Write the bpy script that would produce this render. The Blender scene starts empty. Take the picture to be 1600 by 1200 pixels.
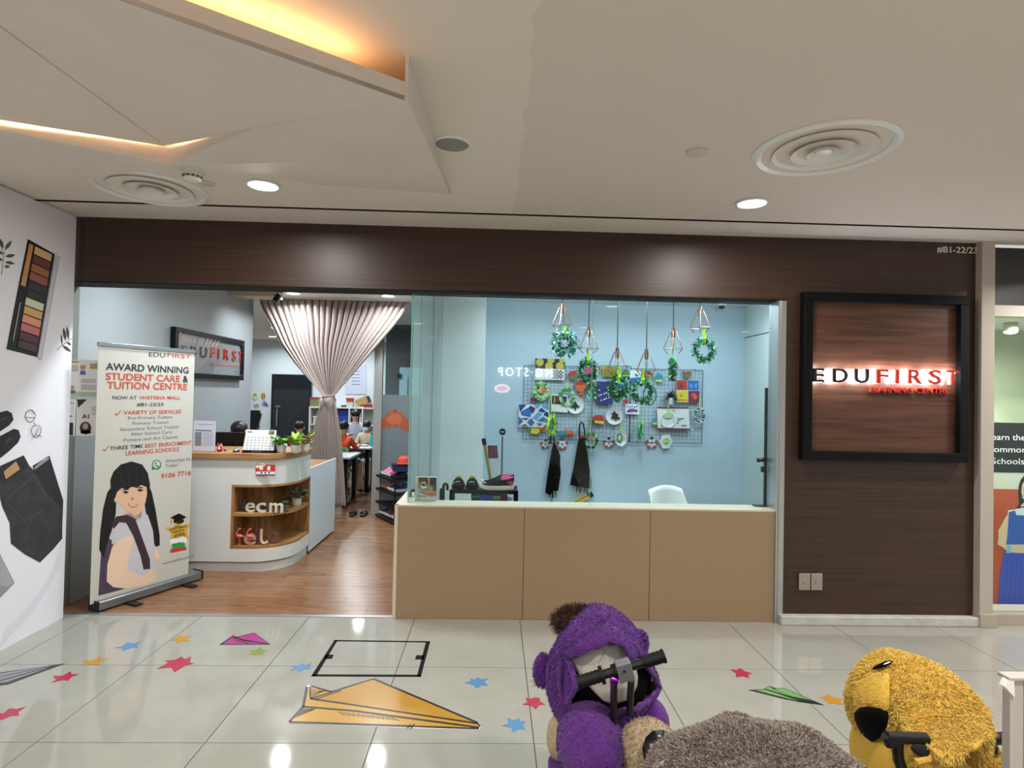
import bpy, bmesh, math, random
from mathutils import Vector, Matrix
random.seed(7)
SC = bpy.context.scene
COL = SC.collection
pi = math.pi

# ------------------------------------------------------------------ camera
F = 914.0                                   # focal length in pixels of the 1600 px wide frame
CAMLOC = Vector((0, -4.43, 1.70))
YAW, PITCH, ROLL = math.atan(28/914), math.atan(15.5/914), 0.021
CROT = Matrix.Rotation(-YAW, 3, 'Z') @ Matrix.Rotation(pi/2 + PITCH, 3, 'X') @ Matrix.Rotation(ROLL, 3, 'Z')
cam = bpy.data.cameras.new('camera')
cam.sensor_width = 36.0
cam.lens = F/1600*36.0
cam.clip_start = 0.05
camo = bpy.data.objects.new('camera', cam)
camo.matrix_world = Matrix.Translation(CAMLOC) @ CROT.to_4x4()
COL.objects.link(camo)
SC.camera = camo

# ------------------------------------------------------------------ world, lamps, exposure
w = bpy.data.worlds.new('world'); SC.world = w; w.use_nodes = True
w.node_tree.nodes['Background'].inputs[0].default_value = (1.0, 0.985, 0.97, 1)
w.node_tree.nodes['Background'].inputs[1].default_value = 0.42
SC.view_settings.view_transform = 'Standard'
SC.view_settings.look = 'None'
SC.view_settings.exposure = 0.54
SC.view_settings.gamma = 1.0
SC.view_settings.use_curve_mapping = False
SC.cycles.max_bounces = 10
SC.cycles.transparent_max_bounces = 16
SC.cycles.caustics_reflective = False
SC.cycles.caustics_refractive = False
SC.cycles.sample_clamp_indirect = 6.0

def lamp(name, loc, power, color=(1, 1, 1), size=0.16, spread=160, rot=(0, 0, 0), shape='DISK', size_y=None):
    l = bpy.data.lights.new(name, 'AREA'); l.energy = power; l.color = color; l.shape = shape; l.size = size
    if size_y: l.size_y = size_y
    l.spread = math.radians(spread)
    o = bpy.data.objects.new(name, l); o.location = loc; o.rotation_euler = rot
    COL.objects.link(o); return o

HC = 2.945                                  # corridor ceiling height
WARMW = (1.0, 0.965, 0.92)
COOL = (0.86, 0.95, 1.0)
CORRIDOR_LAMPS = [(-1.433, -0.838), (1.609, -0.791)]
ADDED_LAMPS = [(x, y) for y in (-3.4, -6.0, -8.6) for x in (-1.4, 1.6, 4.6)] + [(4.6, -0.8)]  # unseen downlights added to brighten surfaces facing the camera
for (x, y) in CORRIDOR_LAMPS:
    lamp('downlight_lamp', (x, y, HC-0.03), 17, WARMW, 0.15, 176)
for (x, y) in ADDED_LAMPS:
    lamp('downlight_lamp', (x, y, HC-0.03), 33, WARMW, 0.15, 150)
ENTRY_LAMPS = [(-2.551, 3.0), (-1.365, 3.0), (-2.5, 0.55), (-1.4, 0.55)]  # last pair added unseen behind the fascia to brighten the counter
SHOW_LAMPS = [(0.5, 0.75), (1.6, 0.75), (2.7, 0.75), (0.5, 2.1), (1.6, 2.1), (2.7, 2.1)]
ROOM_LAMPS = [(-2.6, 5.0), (-4.4, 5.0), (-2.6, 7.4), (-4.4, 7.4), (-3.3, 9.4), (-5.2, 9.4)]
for (x, y) in ENTRY_LAMPS: lamp('shop_and_fill_lamp', (x, y, 2.885), 19, COOL, 0.15, 160)
for (x, y) in SHOW_LAMPS:
    l = bpy.data.lights.new('shop_and_fill_lamp', 'POINT'); l.energy = 4.5; l.color = COOL; l.shadow_soft_size = 0.07  # point lamps added below the fittings to brighten the upper wall
    o = bpy.data.objects.new('shop_and_fill_lamp', l); o.location = (x, y, 2.80); COL.objects.link(o)
    lamp('shop_and_fill_lamp', (x, y, 2.875), 8, COOL, 0.15, 165)
for (x, y) in ROOM_LAMPS: lamp('shop_and_fill_lamp', (x, y, 2.885), 21, COOL, 0.15, 165)

# ------------------------------------------------------------------ helpers
def aim(o, d): o.rotation_euler = Vector(d).to_track_quat('-Z', 'Y').to_euler(); return o
def ray(px, py): return CROT @ Vector(((px-800)/F, -(py-600)/F, -1.0))
def at(px, py, X=None, Y=None, Z=None):
    """The point seen at a photo pixel on a plane X, Y or Z = const."""
    d = ray(px, py)
    if X is not None: k = (X-CAMLOC.x)/d.x
    elif Y is not None: k = (Y-CAMLOC.y)/d.y
    else: k = (Z-CAMLOC.z)/d.z
    return CAMLOC + k*d
def zp(ox, oy, s, *pts): return [(ox+x/s, oy+y/s) for x, y in pts]

def lin(h):
    h = h.lstrip('#'); r = []
    for i in (0, 2, 4):
        v = int(h[i:i+2], 16)/255
        r.append(v/12.92 if v <= .04045 else ((v+.055)/1.055)**2.4)
    return (*r, 1)
MATS = {}
def mat(name, col, rough=0.6, metal=0.0, spec=0.5, emit=None, estr=0.0, noise=0.0, nscale=20.0, stretch=(1, 1, 1), bump=0.0, bscale=None, coat=0.0, sheen=0.0, alpha=None):
    """Principled material with an optional procedural tone variation and fine relief."""
    if name in MATS: return MATS[name]
    m = bpy.data.materials.new(name); m.use_nodes = True
    nt = m.node_tree; b = nt.nodes['Principled BSDF']
    c = lin(col) if isinstance(col, str) else (*col[:3], 1)
    b.inputs['Base Color'].default_value = c
    b.inputs['Roughness'].default_value = rough
    b.inputs['Metallic'].default_value = metal
    b.inputs['Specular IOR Level'].default_value = spec
    if coat: b.inputs['Coat Weight'].default_value = coat; b.inputs['Coat Roughness'].default_value = 0.05
    if sheen: b.inputs['Sheen Weight'].default_value = sheen
    if emit is not None:
        b.inputs['Emission Color'].default_value = lin(emit); b.inputs['Emission Strength'].default_value = estr
    if noise or bump:
        tc = nt.nodes.new('ShaderNodeTexCoord'); mp = nt.nodes.new('ShaderNodeMapping')
        mp.inputs['Scale'].default_value = stretch
        nt.links.new(tc.outputs['Object'], mp.inputs['Vector'])
        n = nt.nodes.new('ShaderNodeTexNoise'); n.inputs['Scale'].default_value = nscale; n.inputs['Detail'].default_value = 5
        nt.links.new(mp.outputs[0], n.inputs['Vector'])
        if noise:
            r = nt.nodes.new('ShaderNodeValToRGB')
            r.color_ramp.elements[0].position = 0.3; r.color_ramp.elements[1].position = 0.7
            r.color_ramp.elements[0].color = tuple(v*(1-noise) for v in c[:3]) + (1,)
            r.color_ramp.elements[1].color = tuple(min(1, v*(1+noise)) for v in c[:3]) + (1,)
            nt.links.new(n.outputs[0], r.inputs[0]); nt.links.new(r.outputs[0], b.inputs['Base Color'])
        if bump:
            n2 = n
            if bscale:
                n2 = nt.nodes.new('ShaderNodeTexNoise'); n2.inputs['Scale'].default_value = bscale; n2.inputs['Detail'].default_value = 3
                nt.links.new(mp.outputs[0], n2.inputs['Vector'])
            bp = nt.nodes.new('ShaderNodeBump'); bp.inputs['Strength'].default_value = bump; bp.inputs['Distance'].default_value = 0.01
            nt.links.new(n2.outputs[0], bp.inputs['Height']); nt.links.new(bp.outputs[0], b.inputs['Normal'])
    MATS[name] = m; return m

def wood(name, dark, light, rough=0.45, scale=(1.2, 14, 14), contrast=(0.35, 0.68), rnd=0.0):
    """Streaky grain running along X (or as the scale vector says)."""
    if name in MATS: return MATS[name]
    m = bpy.data.materials.new(name); m.use_nodes = True
    nt = m.node_tree; b = nt.nodes['Principled BSDF']; b.inputs['Roughness'].default_value = rough
    tc = nt.nodes.new('ShaderNodeTexCoord'); mp = nt.nodes.new('ShaderNodeMapping'); mp.inputs['Scale'].default_value = scale
    nt.links.new(tc.outputs['Object'], mp.inputs['Vector'])
    src = mp.outputs[0]
    if rnd:
        oi = nt.nodes.new('ShaderNodeObjectInfo'); vm = nt.nodes.new('ShaderNodeVectorMath'); vm.operation = 'SCALE'
        ad = nt.nodes.new('ShaderNodeVectorMath'); ad.operation = 'ADD'
        cx = nt.nodes.new('ShaderNodeCombineXYZ'); nt.links.new(oi.outputs['Random'], cx.inputs[0]); nt.links.new(oi.outputs['Random'], cx.inputs[1])
        vm.inputs['Scale'].default_value = 37.0; nt.links.new(cx.outputs[0], vm.inputs[0])
        nt.links.new(mp.outputs[0], ad.inputs[0]); nt.links.new(vm.outputs[0], ad.inputs[1]); src = ad.outputs[0]
    n = nt.nodes.new('ShaderNodeTexNoise'); n.inputs['Scale'].default_value = 3; n.inputs['Detail'].default_value = 8; n.inputs['Distortion'].default_value = 0.6
    nt.links.new(src, n.inputs['Vector'])
    r = nt.nodes.new('ShaderNodeValToRGB'); r.color_ramp.elements[0].position, r.color_ramp.elements[1].position = contrast
    r.color_ramp.elements[0].color = lin(dark); r.color_ramp.elements[1].color = lin(light)
    nt.links.new(n.outputs[0], r.inputs[0]); out = r.outputs[0]
    if rnd:
        hs = nt.nodes.new('ShaderNodeHueSaturation'); mr = nt.nodes.new('ShaderNodeMapRange')
        mr.inputs[3].default_value = 1-rnd; mr.inputs[4].default_value = 1+rnd
        nt.links.new(oi.outputs['Random'], mr.inputs[0]); nt.links.new(mr.outputs[0], hs.inputs['Value']); nt.links.new(out, hs.inputs['Color']); out = hs.outputs[0]
    nt.links.new(out, b.inputs['Base Color'])
    bp = nt.nodes.new('ShaderNodeBump'); bp.inputs['Strength'].default_value = 0.12; bp.inputs['Distance'].default_value = 0.004
    nt.links.new(n.outputs[0], bp.inputs['Height']); nt.links.new(bp.outputs[0], b.inputs['Normal'])
    MATS[name] = m; return m

def glass(name, tint=(0.9, 0.97, 0.97), rough=0.0, ior=1.45, milk=0.0, milkcol=(0.6, 0.65, 0.68)):
    """Thin pane: tinted see-through with Fresnel reflection; milk adds a frosted film."""
    if name in MATS: return MATS[name]
    m = bpy.data.materials.new(name); m.use_nodes = True; nt = m.node_tree
    for n in list(nt.nodes): nt.nodes.remove(n)
    out = nt.nodes.new('ShaderNodeOutputMaterial'); tr = nt.nodes.new('ShaderNodeBsdfTransparent'); tr.inputs[0].default_value = (*tint, 1)
    gl = nt.nodes.new('ShaderNodeBsdfGlossy'); gl.inputs['Roughness'].default_value = rough; gl.inputs['Color'].default_value = (1, 1, 1, 1)
    fr = nt.nodes.new('ShaderNodeFresnel'); ge = nt.nodes.new('ShaderNodeNewGeometry'); mr = nt.nodes.new('ShaderNodeMapRange')
    mr.inputs[3].default_value = ior; mr.inputs[4].default_value = 1/ior
    nt.links.new(ge.outputs['Backfacing'], mr.inputs[0]); nt.links.new(mr.outputs[0], fr.inputs[0])
    mx = nt.nodes.new('ShaderNodeMixShader'); nt.links.new(fr.outputs[0], mx.inputs[0])
    base = tr.outputs[0]
    if milk:
        d = nt.nodes.new('ShaderNodeBsdfDiffuse'); d.inputs[0].default_value = (*milkcol, 1)
        t2 = nt.nodes.new('ShaderNodeBsdfTranslucent'); t2.inputs[0].default_value = (*milkcol, 1)
        m1 = nt.nodes.new('ShaderNodeMixShader'); m1.inputs[0].default_value = 0.5
        nt.links.new(d.outputs[0], m1.inputs[1]); nt.links.new(t2.outputs[0], m1.inputs[2])
        m2 = nt.nodes.new('ShaderNodeMixShader'); m2.inputs[0].default_value = milk
        nt.links.new(tr.outputs[0], m2.inputs[1]); nt.links.new(m1.outputs[0], m2.inputs[2]); base = m2.outputs[0]
    nt.links.new(base, mx.inputs[1]); nt.links.new(gl.outputs[0], mx.inputs[2]); nt.links.new(mx.outputs[0], out.inputs[0])
    MATS[name] = m; return m

class MB:
    """Collects shapes, then links them as one mesh object."""
    def __init__(s): s.v = []; s.f = []; s.mi = []
    def add(s, vs, fs, m=0):
        b = len(s.v); s.v += [tuple(v) for v in vs]; s.f += [tuple(i+b for i in f) for f in fs]; s.mi += [m]*len(fs); return s
    def box(s, x0, x1, y0, y1, z0, z1, m=0):
        return s.add([(x0,y0,z0),(x1,y0,z0),(x1,y1,z0),(x0,y1,z0),(x0,y0,z1),(x1,y0,z1),(x1,y1,z1),(x0,y1,z1)],
                     [(0,3,2,1),(4,5,6,7),(0,1,5,4),(1,2,6,5),(2,3,7,6),(3,0,4,7)], m)
    def obox(s, c, size, rot, m=0):
        a = MB().box(-size[0]/2, size[0]/2, -size[1]/2, size[1]/2, -size[2]/2, size[2]/2)
        return s.add([Vector(c) + rot @ Vector(v) for v in a.v], a.f, m)
    def ring(s, c, ax, r, n, up=None):
        ax = Vector(ax).normalized(); u = Vector(up) if up else (Vector((0,0,1)) if abs(ax.z) < .9 else Vector((1,0,0)))
        a = ax.cross(u).normalized(); b = ax.cross(a)
        return [Vector(c) + r*(math.cos(2*pi*i/n)*a + math.sin(2*pi*i/n)*b) for i in range(n)]
    def loft(s, rings, m=0, cap=True, closed=True):
        n = len(rings[0]); vs = [v for r in rings for v in r]; fs = []
        for k in range(len(rings)-1):
            for i in range(n if closed else n-1):
                j = (i+1) % n; fs.append((k*n+i, k*n+j, (k+1)*n+j, (k+1)*n+i))
        if cap: fs.append(tuple(range(n-1, -1, -1))); fs.append(tuple((len(rings)-1)*n+i for i in range(n)))
        return s.add(vs, fs, m)
    def cyl(s, p0, p1, r0, r1=None, n=12, m=0):
        p0, p1 = Vector(p0), Vector(p1); r1 = r0 if r1 is None else r1
        return s.loft([s.ring(p0, p1-p0, r0, n), s.ring(p1, p1-p0, r1, n)], m)
    def tube(s, pts, r, n=8, m=0, closed=False):
        pts = [Vector(p) for p in pts]; k = len(pts); rings = []; up = None
        for i in range(k):
            if closed: t = pts[(i+1) % k]-pts[i-1]
            else: t = pts[min(i+1, k-1)]-pts[max(i-1, 0)]
            t.normalize()
            if up is None: up = Vector((0,0,1)) if abs(t.z) < .9 else Vector((1,0,0))
            a = t.cross(up); a.normalize(); up = a.cross(t)
            rr = r[i] if isinstance(r, (list, tuple)) else r
            rings.append([pts[i] + rr*(math.cos(2*pi*j/n)*a + math.sin(2*pi*j/n)*up) for j in range(n)])
        if closed: rings.append(rings[0])
        return s.loft(rings, m, cap=not closed)
    def lathe(s, prof, c=(0,0,0), n=20, m=0, cap=True):
        return s.loft([[Vector(c)+Vector((r*math.cos(2*pi*i/n), r*math.sin(2*pi*i/n), z)) for i in range(n)] for r, z in prof], m, cap)
    def ell(s, c, r, nu=20, nv=12, m=0, rot=None):
        rings = []
        for k in range(nv+1):
            a = -pi/2 + pi*max(.02, min(nv-.02, k))/nv
            rings.append([Vector((r[0]*math.cos(a)*math.cos(2*pi*i/nu), r[1]*math.cos(a)*math.sin(2*pi*i/nu), r[2]*math.sin(a))) for i in range(nu)])
        if rot: rings = [[rot @ v for v in q] for q in rings]
        return s.loft([[Vector(c)+v for v in q] for q in rings], m)
    def prism(s, p, y0, y1, m=0, mside=None):
        """Outline in XZ seen from -Y: front at y0, back at y1."""
        n = len(p); ar = sum(p[i][0]*p[(i+1)%n][1]-p[(i+1)%n][0]*p[i][1] for i in range(n))
        if ar < 0: p = p[::-1]
        s.add([(x,y0,z) for x,z in p]+[(x,y1,z) for x,z in p], [tuple(range(n)), tuple(range(2*n-1, n-1, -1))], m)
        return s.add([(x,y0,z) for x,z in p]+[(x,y1,z) for x,z in p], [(i, i+n, (i+1)%n+n, (i+1)%n) for i in range(n)], m if mside is None else mside)
    def slab(s, p, z0, z1, m=0):
        """Outline in XY, extruded upward."""
        n = len(p); ar = sum(p[i][0]*p[(i+1)%n][1]-p[(i+1)%n][0]*p[i][1] for i in range(n))
        if ar < 0: p = p[::-1]
        return s.add([(x,y,z0) for x,y in p]+[(x,y,z1) for x,y in p],
                     [tuple(range(n-1,-1,-1)), tuple(range(n, 2*n))]+[(i,(i+1)%n,(i+1)%n+n,i+n) for i in range(n)], m)
    def flat(s, p, y, m=0):
        n = len(p); ar = sum(p[i][0]*p[(i+1)%n][1]-p[(i+1)%n][0]*p[i][1] for i in range(n))
        if ar < 0: p = p[::-1]
        return s.add([(x,y,z) for x,z in p], [tuple(range(n))], m)
    def mesh(s, name, mats, smooth=True, ang=0.6):
        me = bpy.data.meshes.new(name); me.from_pydata(s.v, [], s.f)
        for m in (mats if isinstance(mats, (list, tuple)) else [mats]): me.materials.append(m)
        me.polygons.foreach_set('material_index', s.mi)
        if smooth:
            me.polygons.foreach_set('use_smooth', [True]*len(me.polygons)); me.set_sharp_from_angle(angle=ang)
        me.update(); return me
    def build(s, name, mats, parent=None, loc=(0,0,0), rot=(0,0,0), smooth=True, kind=None, label=None, bevel=0, ang=0.6):
        o = bpy.data.objects.new(name, s.mesh(name, mats, smooth, ang)); COL.objects.link(o)
        o.parent = parent; o.location = loc; o.rotation_euler = rot
        if kind: o['kind'] = kind
        if label: o['label'] = label
        if bevel:
            b = o.modifiers.new('bevel', 'BEVEL'); b.width = bevel; b.segments = 2; b.limit_method = 'ANGLE'
        return o

def tag(o, label, cat, group=None):
    o['label'] = label; o['category'] = cat
    if group: o['group'] = group
    return o
def thing(name, label, cat, loc=(0,0,0), rotz=0, group=None):
    o = bpy.data.objects.new(name, None); COL.objects.link(o); o.location = loc; o.rotation_euler = (0,0,rotz)
    o.empty_display_size = 0.05
    return tag(o, label, cat, group)
def struct(name, mb, mats, loc=(0,0,0), rot=(0,0,0), **k): return mb.build(name, mats, None, loc, rot, kind='structure', **k)
def sgroup(name, loc=(0,0,0), rotz=0):
    o = bpy.data.objects.new(name, None); COL.objects.link(o); o.location = loc; o.rotation_euler = (0,0,rotz); o['kind'] = 'structure'; return o
def dup(src, loc, rotz=None, label=None, group=None):
    r = src.copy(); COL.objects.link(r); r.location = loc
    if rotz is not None: r.rotation_euler = (0,0,rotz)
    if label: r['label'] = label
    if group: r['group'] = group
    for ch in list(src.children):
        c = ch.copy(); COL.objects.link(c); c.parent = r
        for g in ch.children:
            d = g.copy(); COL.objects.link(d); d.parent = c
    return r
def link(name, me, parent, loc=(0,0,0), rot=(0,0,0), scale=(1,1,1)):
    o = bpy.data.objects.new(name, me); COL.objects.link(o); o.parent = parent; o.location = loc; o.rotation_euler = rot; o.scale = scale; return o

_tc = {}
def text_geo(s, bold=0.0, spacing=1.0):
    """Lettering as flat geometry in XZ (x right, z up, facing -Y); cap height about 1 after scaling by the caller."""
    key = (s, bold, spacing)
    if key in _tc: return _tc[key]
    cu = bpy.data.curves.new('t', 'FONT'); cu.body = s; cu.size = 1; cu.offset = bold; cu.space_character = spacing; cu.resolution_u = 3
    o = bpy.data.objects.new('t', cu)
    me = bpy.data.meshes.new_from_object(o)
    v = [(p.co.x, p.co.y) for p in me.vertices]; f = [tuple(p.vertices) for p in me.polygons]
    bpy.data.objects.remove(o); bpy.data.meshes.remove(me); bpy.data.curves.remove(cu)
    _tc[key] = (v, f); return v, f
CAP = None
def textfit(mb, s, x0, x1, z0, h, y, m=0, bold=0.0, spacing=1.0, th=0.0):
    """Put lettering into mb so that it spans x0..x1, with baseline z0 and capital height h."""
    global CAP
    if CAP is None:
        hv, _ = text_geo('H'); CAP = max(p[1] for p in hv)
    v, f = text_geo(s, bold, spacing)
    if not v: return mb
    a, b = min(p[0] for p in v), max(p[0] for p in v)
    k = (x1-x0)/max(1e-6, b-a)
    P = [(x0+(p[0]-a)*k, z0+p[1]*h/CAP) for p in v]
    if th <= 0:
        return mb.add([(x, y, z) for x, z in P], f, m)
    n = len(P); fs = list(f) + [tuple(i+n for i in q[::-1]) for q in f]
    ed = {}
    for q in f:
        for i in range(len(q)):
            e = (q[i], q[(i+1) % len(q)]); ed[e] = 1
    for (i, j) in ed:
        if (j, i) not in ed: fs.append((j, i, i+n, j+n))
    return mb.add([(x, y, z) for x, z in P]+[(x, y+th, z) for x, z in P], fs, m)

class Plane:
    """A vertical plane in the place; local x runs right and z up as one faces it, -Y local is its front."""
    def __init__(s, o, ang=0.0):
        s.o = Vector(o); s.a = ang; s.ux = Vector((math.cos(ang), math.sin(ang), 0)); s.n = Vector((math.sin(ang), -math.cos(ang), 0))
    def uv(s, px, py):
        d = ray(px, py); k = (s.o-CAMLOC).dot(s.n)/d.dot(s.n); p = CAMLOC+k*d-s.o
        return (p.dot(s.ux), p.z)
    def poly(s, pts): return [s.uv(x, y) for x, y in pts]
    def line(s, mb, t, x0, y0, x1, y1, cap, y, m=0, bold=0.0, spacing=1.0, th=0.0):
        """Lettering whose baseline runs from photo point (x0,y0) to (x1,y1), cap pixels tall in its middle."""
        a, b = s.uv(x0, y0), s.uv(x1, y1); xm, ym = (x0+x1)/2, (y0+y1)/2
        h = s.uv(xm, ym-cap)[1]-s.uv(xm, ym)[1]
        return textfit(mb, t, a[0], b[0], (a[1]+b[1])/2, h, y, m, bold, spacing, th)
def circ(cx, cy, rx, ry=None, n=20, a0=0.0): 
    ry = rx if ry is None else ry
    return [(cx+rx*math.cos(a0+2*pi*i/n), cy+ry*math.sin(a0+2*pi*i/n)) for i in range(n)]
def rect(x0, y0, x1, y1): return [(x0,y0),(x1,y0),(x1,y1),(x0,y1)]
def starp(cx, cy, r, r2=None, n=5, a0=pi/2):
    r2 = r*0.42 if r2 is None else r2
    return [(cx+(r if i%2==0 else r2)*math.cos(a0+pi*i/n), cy+(r if i%2==0 else r2)*math.sin(a0+pi*i/n)) for i in range(2*n)]
def strip(a, b, wd):
    """A thin bar between two 2-D points."""
    dx, dy = b[0]-a[0], b[1]-a[1]; L = math.hypot(dx, dy) or 1; nx, ny = -dy/L*wd/2, dx/L*wd/2
    return [(a[0]+nx,a[1]+ny),(b[0]+nx,b[1]+ny),(b[0]-nx,b[1]-ny),(a[0]-nx,a[1]-ny)]
# ------------------------------------------------------------------ materials
WHITE = mat('white_paint', '#dcdcd8', 0.6); WHITEP = mat('white_plastic', '#e2e3e1', 0.35); BLACK = mat('black_plastic', '#060607', 0.4, spec=.35)
BLACKM = mat('black_metal', '#101013', 0.35, 0.0, 0.6); STEEL = mat('brushed_steel', '#b8babb', 0.3, 1.0); SILVER = mat('silver_aluminium', '#c8cacb', 0.35, 0.9)
PAPER = mat('paper', '#eceae6', 0.7); RED = mat('red', '#c8322b', 0.5); DARKINK = mat('dark_ink', '#23252b', 0.6); GREYINK = mat('grey_ink', '#5f6168', 0.6)
REDINK = mat('red_ink', '#c2492c', 0.6); GREEN = mat('green', '#2f8f45', 0.55); LIME = mat('lime_ribbon', '#b9ee38', 0.45); TEAL = mat('teal', '#35b7ad', 0.5)
YEL = mat('yellow', '#e0c23a', 0.5); ORANGE = mat('orange', '#e2592a', 0.55); BLUE = mat('blue', '#2364b8', 0.5); NAVY = mat('navy', '#242a66', 0.5); PURPLE = mat('purple_ink', '#6b4a9c', 0.5)
PINK = mat('pink', '#e06a9a', 0.5); BROWN = mat('brown', '#5b3621', 0.6); CREAM = mat('cream', '#d8cba8', 0.6); GREY = mat('grey', '#8a8c8f', 0.6); LGREY = mat('light_grey', '#c2c4c6', 0.6)
SKIN = mat('skin', '#c99a80', 0.55); HAIR = mat('black_hair', '#100d0e', 0.45); MAROON = mat('maroon', '#6e1f34', 0.55); LBLUE = mat('light_blue', '#5d9fd8', 0.5)
OAK = wood('oak_veneer', '#8f6238', '#b98a55', 0.45, (1.0, 1.0, 10)); OAKV = wood('oak_veneer_upright', '#7f532c', '#ad7c47', 0.5, (9, 9, 0.8))
LAMIN = wood('dark_wood_laminate', '#291912', '#432d1f', 0.44, (0.35, 6, 24), (0.25, 0.75))
SIGNW = wood('walnut_panel', '#372016', '#68402a', 0.4, (0.5, 4, 9), (0.3, 0.72))
PLANK = wood('parquet', '#6f482d', '#93694a', 0.25, (1.5, 14, 14), (0.3, 0.7), rnd=0.12)
CLEAR = glass('window_glass', (0.90, 0.97, 0.975), ior=1.33); SIDEG = glass('side_glass', (0.82, 0.93, 0.925), ior=1.6); EDGE = mat('glass_edge', '#7fb5ab', 0.2); 
FROST = glass('frosted_film', (0.5, 0.54, 0.56), 0.25, 1.45, 0.72, (0.36, 0.42, 0.44))
LEDM = mat('led_diffuser', '#ffffff', 0.5, emit='#fff8ee', estr=9.0); LEDC = mat('led_diffuser_cool', '#ffffff', 0.5, emit='#f0f8ff', estr=8.0)
GAP = mat('dark_gap', '#08080a', 0.9); JOINT = mat('tile_joint', '#48433a', 0.8)
TILE = mat('cream_porcelain_tile', '#99978e', 0.06, noise=0.05, nscale=5.0)
BEIGE = mat('beige_wall_tile', '#937c60', 0.5, noise=0.05, nscale=90, bump=0.03)
CEILW = mat('ceiling_paint', '#d8d0c7', 0.75, noise=0.03, nscale=3)

def ceiling_paint():
    m = bpy.data.materials.new('corridor_ceiling_paint'); m.use_nodes = True; nt = m.node_tree; b = nt.nodes['Principled BSDF']; b.inputs['Roughness'].default_value = 0.75
    g = nt.nodes.new('ShaderNodeNewGeometry'); sx = nt.nodes.new('ShaderNodeSeparateXYZ'); nt.links.new(g.outputs['Position'], sx.inputs[0])
    n = nt.nodes.new('ShaderNodeTexNoise'); n.inputs['Scale'].default_value = 9; nt.links.new(g.outputs['Position'], n.inputs['Vector'])
    ma = nt.nodes.new('ShaderNodeMath'); ma.operation = 'MULTIPLY_ADD'; ma.inputs[1].default_value = 0.08; nt.links.new(n.outputs[0], ma.inputs[0]); nt.links.new(sx.outputs[0], ma.inputs[2])
    gt = nt.nodes.new('ShaderNodeMath'); gt.operation = 'GREATER_THAN'; gt.inputs[1].default_value = 0.15; nt.links.new(ma.outputs[0], gt.inputs[0])
    mx = nt.nodes.new('ShaderNodeMix'); mx.data_type = 'RGBA'; mx.inputs['A'].default_value = lin('#ddd6cb'); mx.inputs['B'].default_value = lin('#d6ccc2')
    nt.links.new(gt.outputs[0], mx.inputs['Factor']); nt.links.new(mx.outputs['Result'], b.inputs['Base Color']); return m
CEILC = ceiling_paint()

LAMIN.node_tree.nodes['Principled BSDF'].inputs['Specular IOR Level'].default_value = 0.5

# ------------------------------------------------------------------ corridor floor: tiles one by one
fl = struct('floor', MB().box(-3.4, 8, -10.2, 0.03, -0.06, -0.004), JOINT)
TP = 0.789
tm = MB().box(-TP/2+.0024, TP/2-.0024, -TP/2+.0024, TP/2-.0024, -0.012, 0.0).mesh('tile', TILE, smooth=False)
for r in range(7):
    for c in range(-5, 6):
        x = 0.232+TP*(c+.5); y = 0.02-TP*(r+.5)
        if x < -3.5: continue
        link('tile', tm, fl, (x, y, random.uniform(-.0004, 0)))
big = MB()
for r in range(7, 13):
    for c in range(-4, 10):
        x = 0.232+TP*(c+.5); y = 0.02-TP*(r+.5); big.box(x-TP/2+.0015, x+TP/2-.0015, y-TP/2+.0015, y+TP/2-.0015, -.012, 0)
for r in range(0, 7):
    for c in range(6, 10):
        x = 0.232+TP*(c+.5); y = 0.02-TP*(r+.5); big.box(x-TP/2+.0015, x+TP/2-.0015, y-TP/2+.0015, y+TP/2-.0015, -.012, 0)
big.build('tile_field', TILE, fl, smooth=False, kind='stuff')

# wood floor inside: planks one by one near the door, a laid field beyond
wf = struct('floor_wood', MB().box(-7.4, 3.7, 0.045, 10.6, -0.06, -0.004), mat('plank_joint', '#5a3c26', 0.8))
PW, PL = 0.095, 0.86
pm = MB().box(-PL/2+.001, PL/2-.001, -PW/2+.001, PW/2-.001, -.012, 0).mesh('plank', PLANK, smooth=False)
for r in range(48):
    y = 0.05+PW*(r+.5); off = (r*0.37) % 1.0*PL
    for c in range(-1, 6):
        x = -3.42+off+PL*(c+.5)-PL*.5
        if x-PL/2 > -0.66 or x-PL/2 < -4.2: continue
        link('plank', pm, wf, (x, y, 0))
wb = MB(); 
for r in range(62):
    y = 0.05+PW*(48+r+.5); off = (r*0.37) % 1.0*PL
    for c in range(-1, 9):
        x = -7.4+off+PL*(c+.5); wb.box(x-PL/2+.001, x+PL/2-.001, y-PW/2+.001, y+PW/2-.001, -.012, 0)
wb.build('plank_field', PLANK, wf, smooth=False, kind='stuff')
struct('trim_threshold', MB().box(-3.45, -0.72, 0.012, 0.052, -0.02, 0.006), SILVER)

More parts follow.
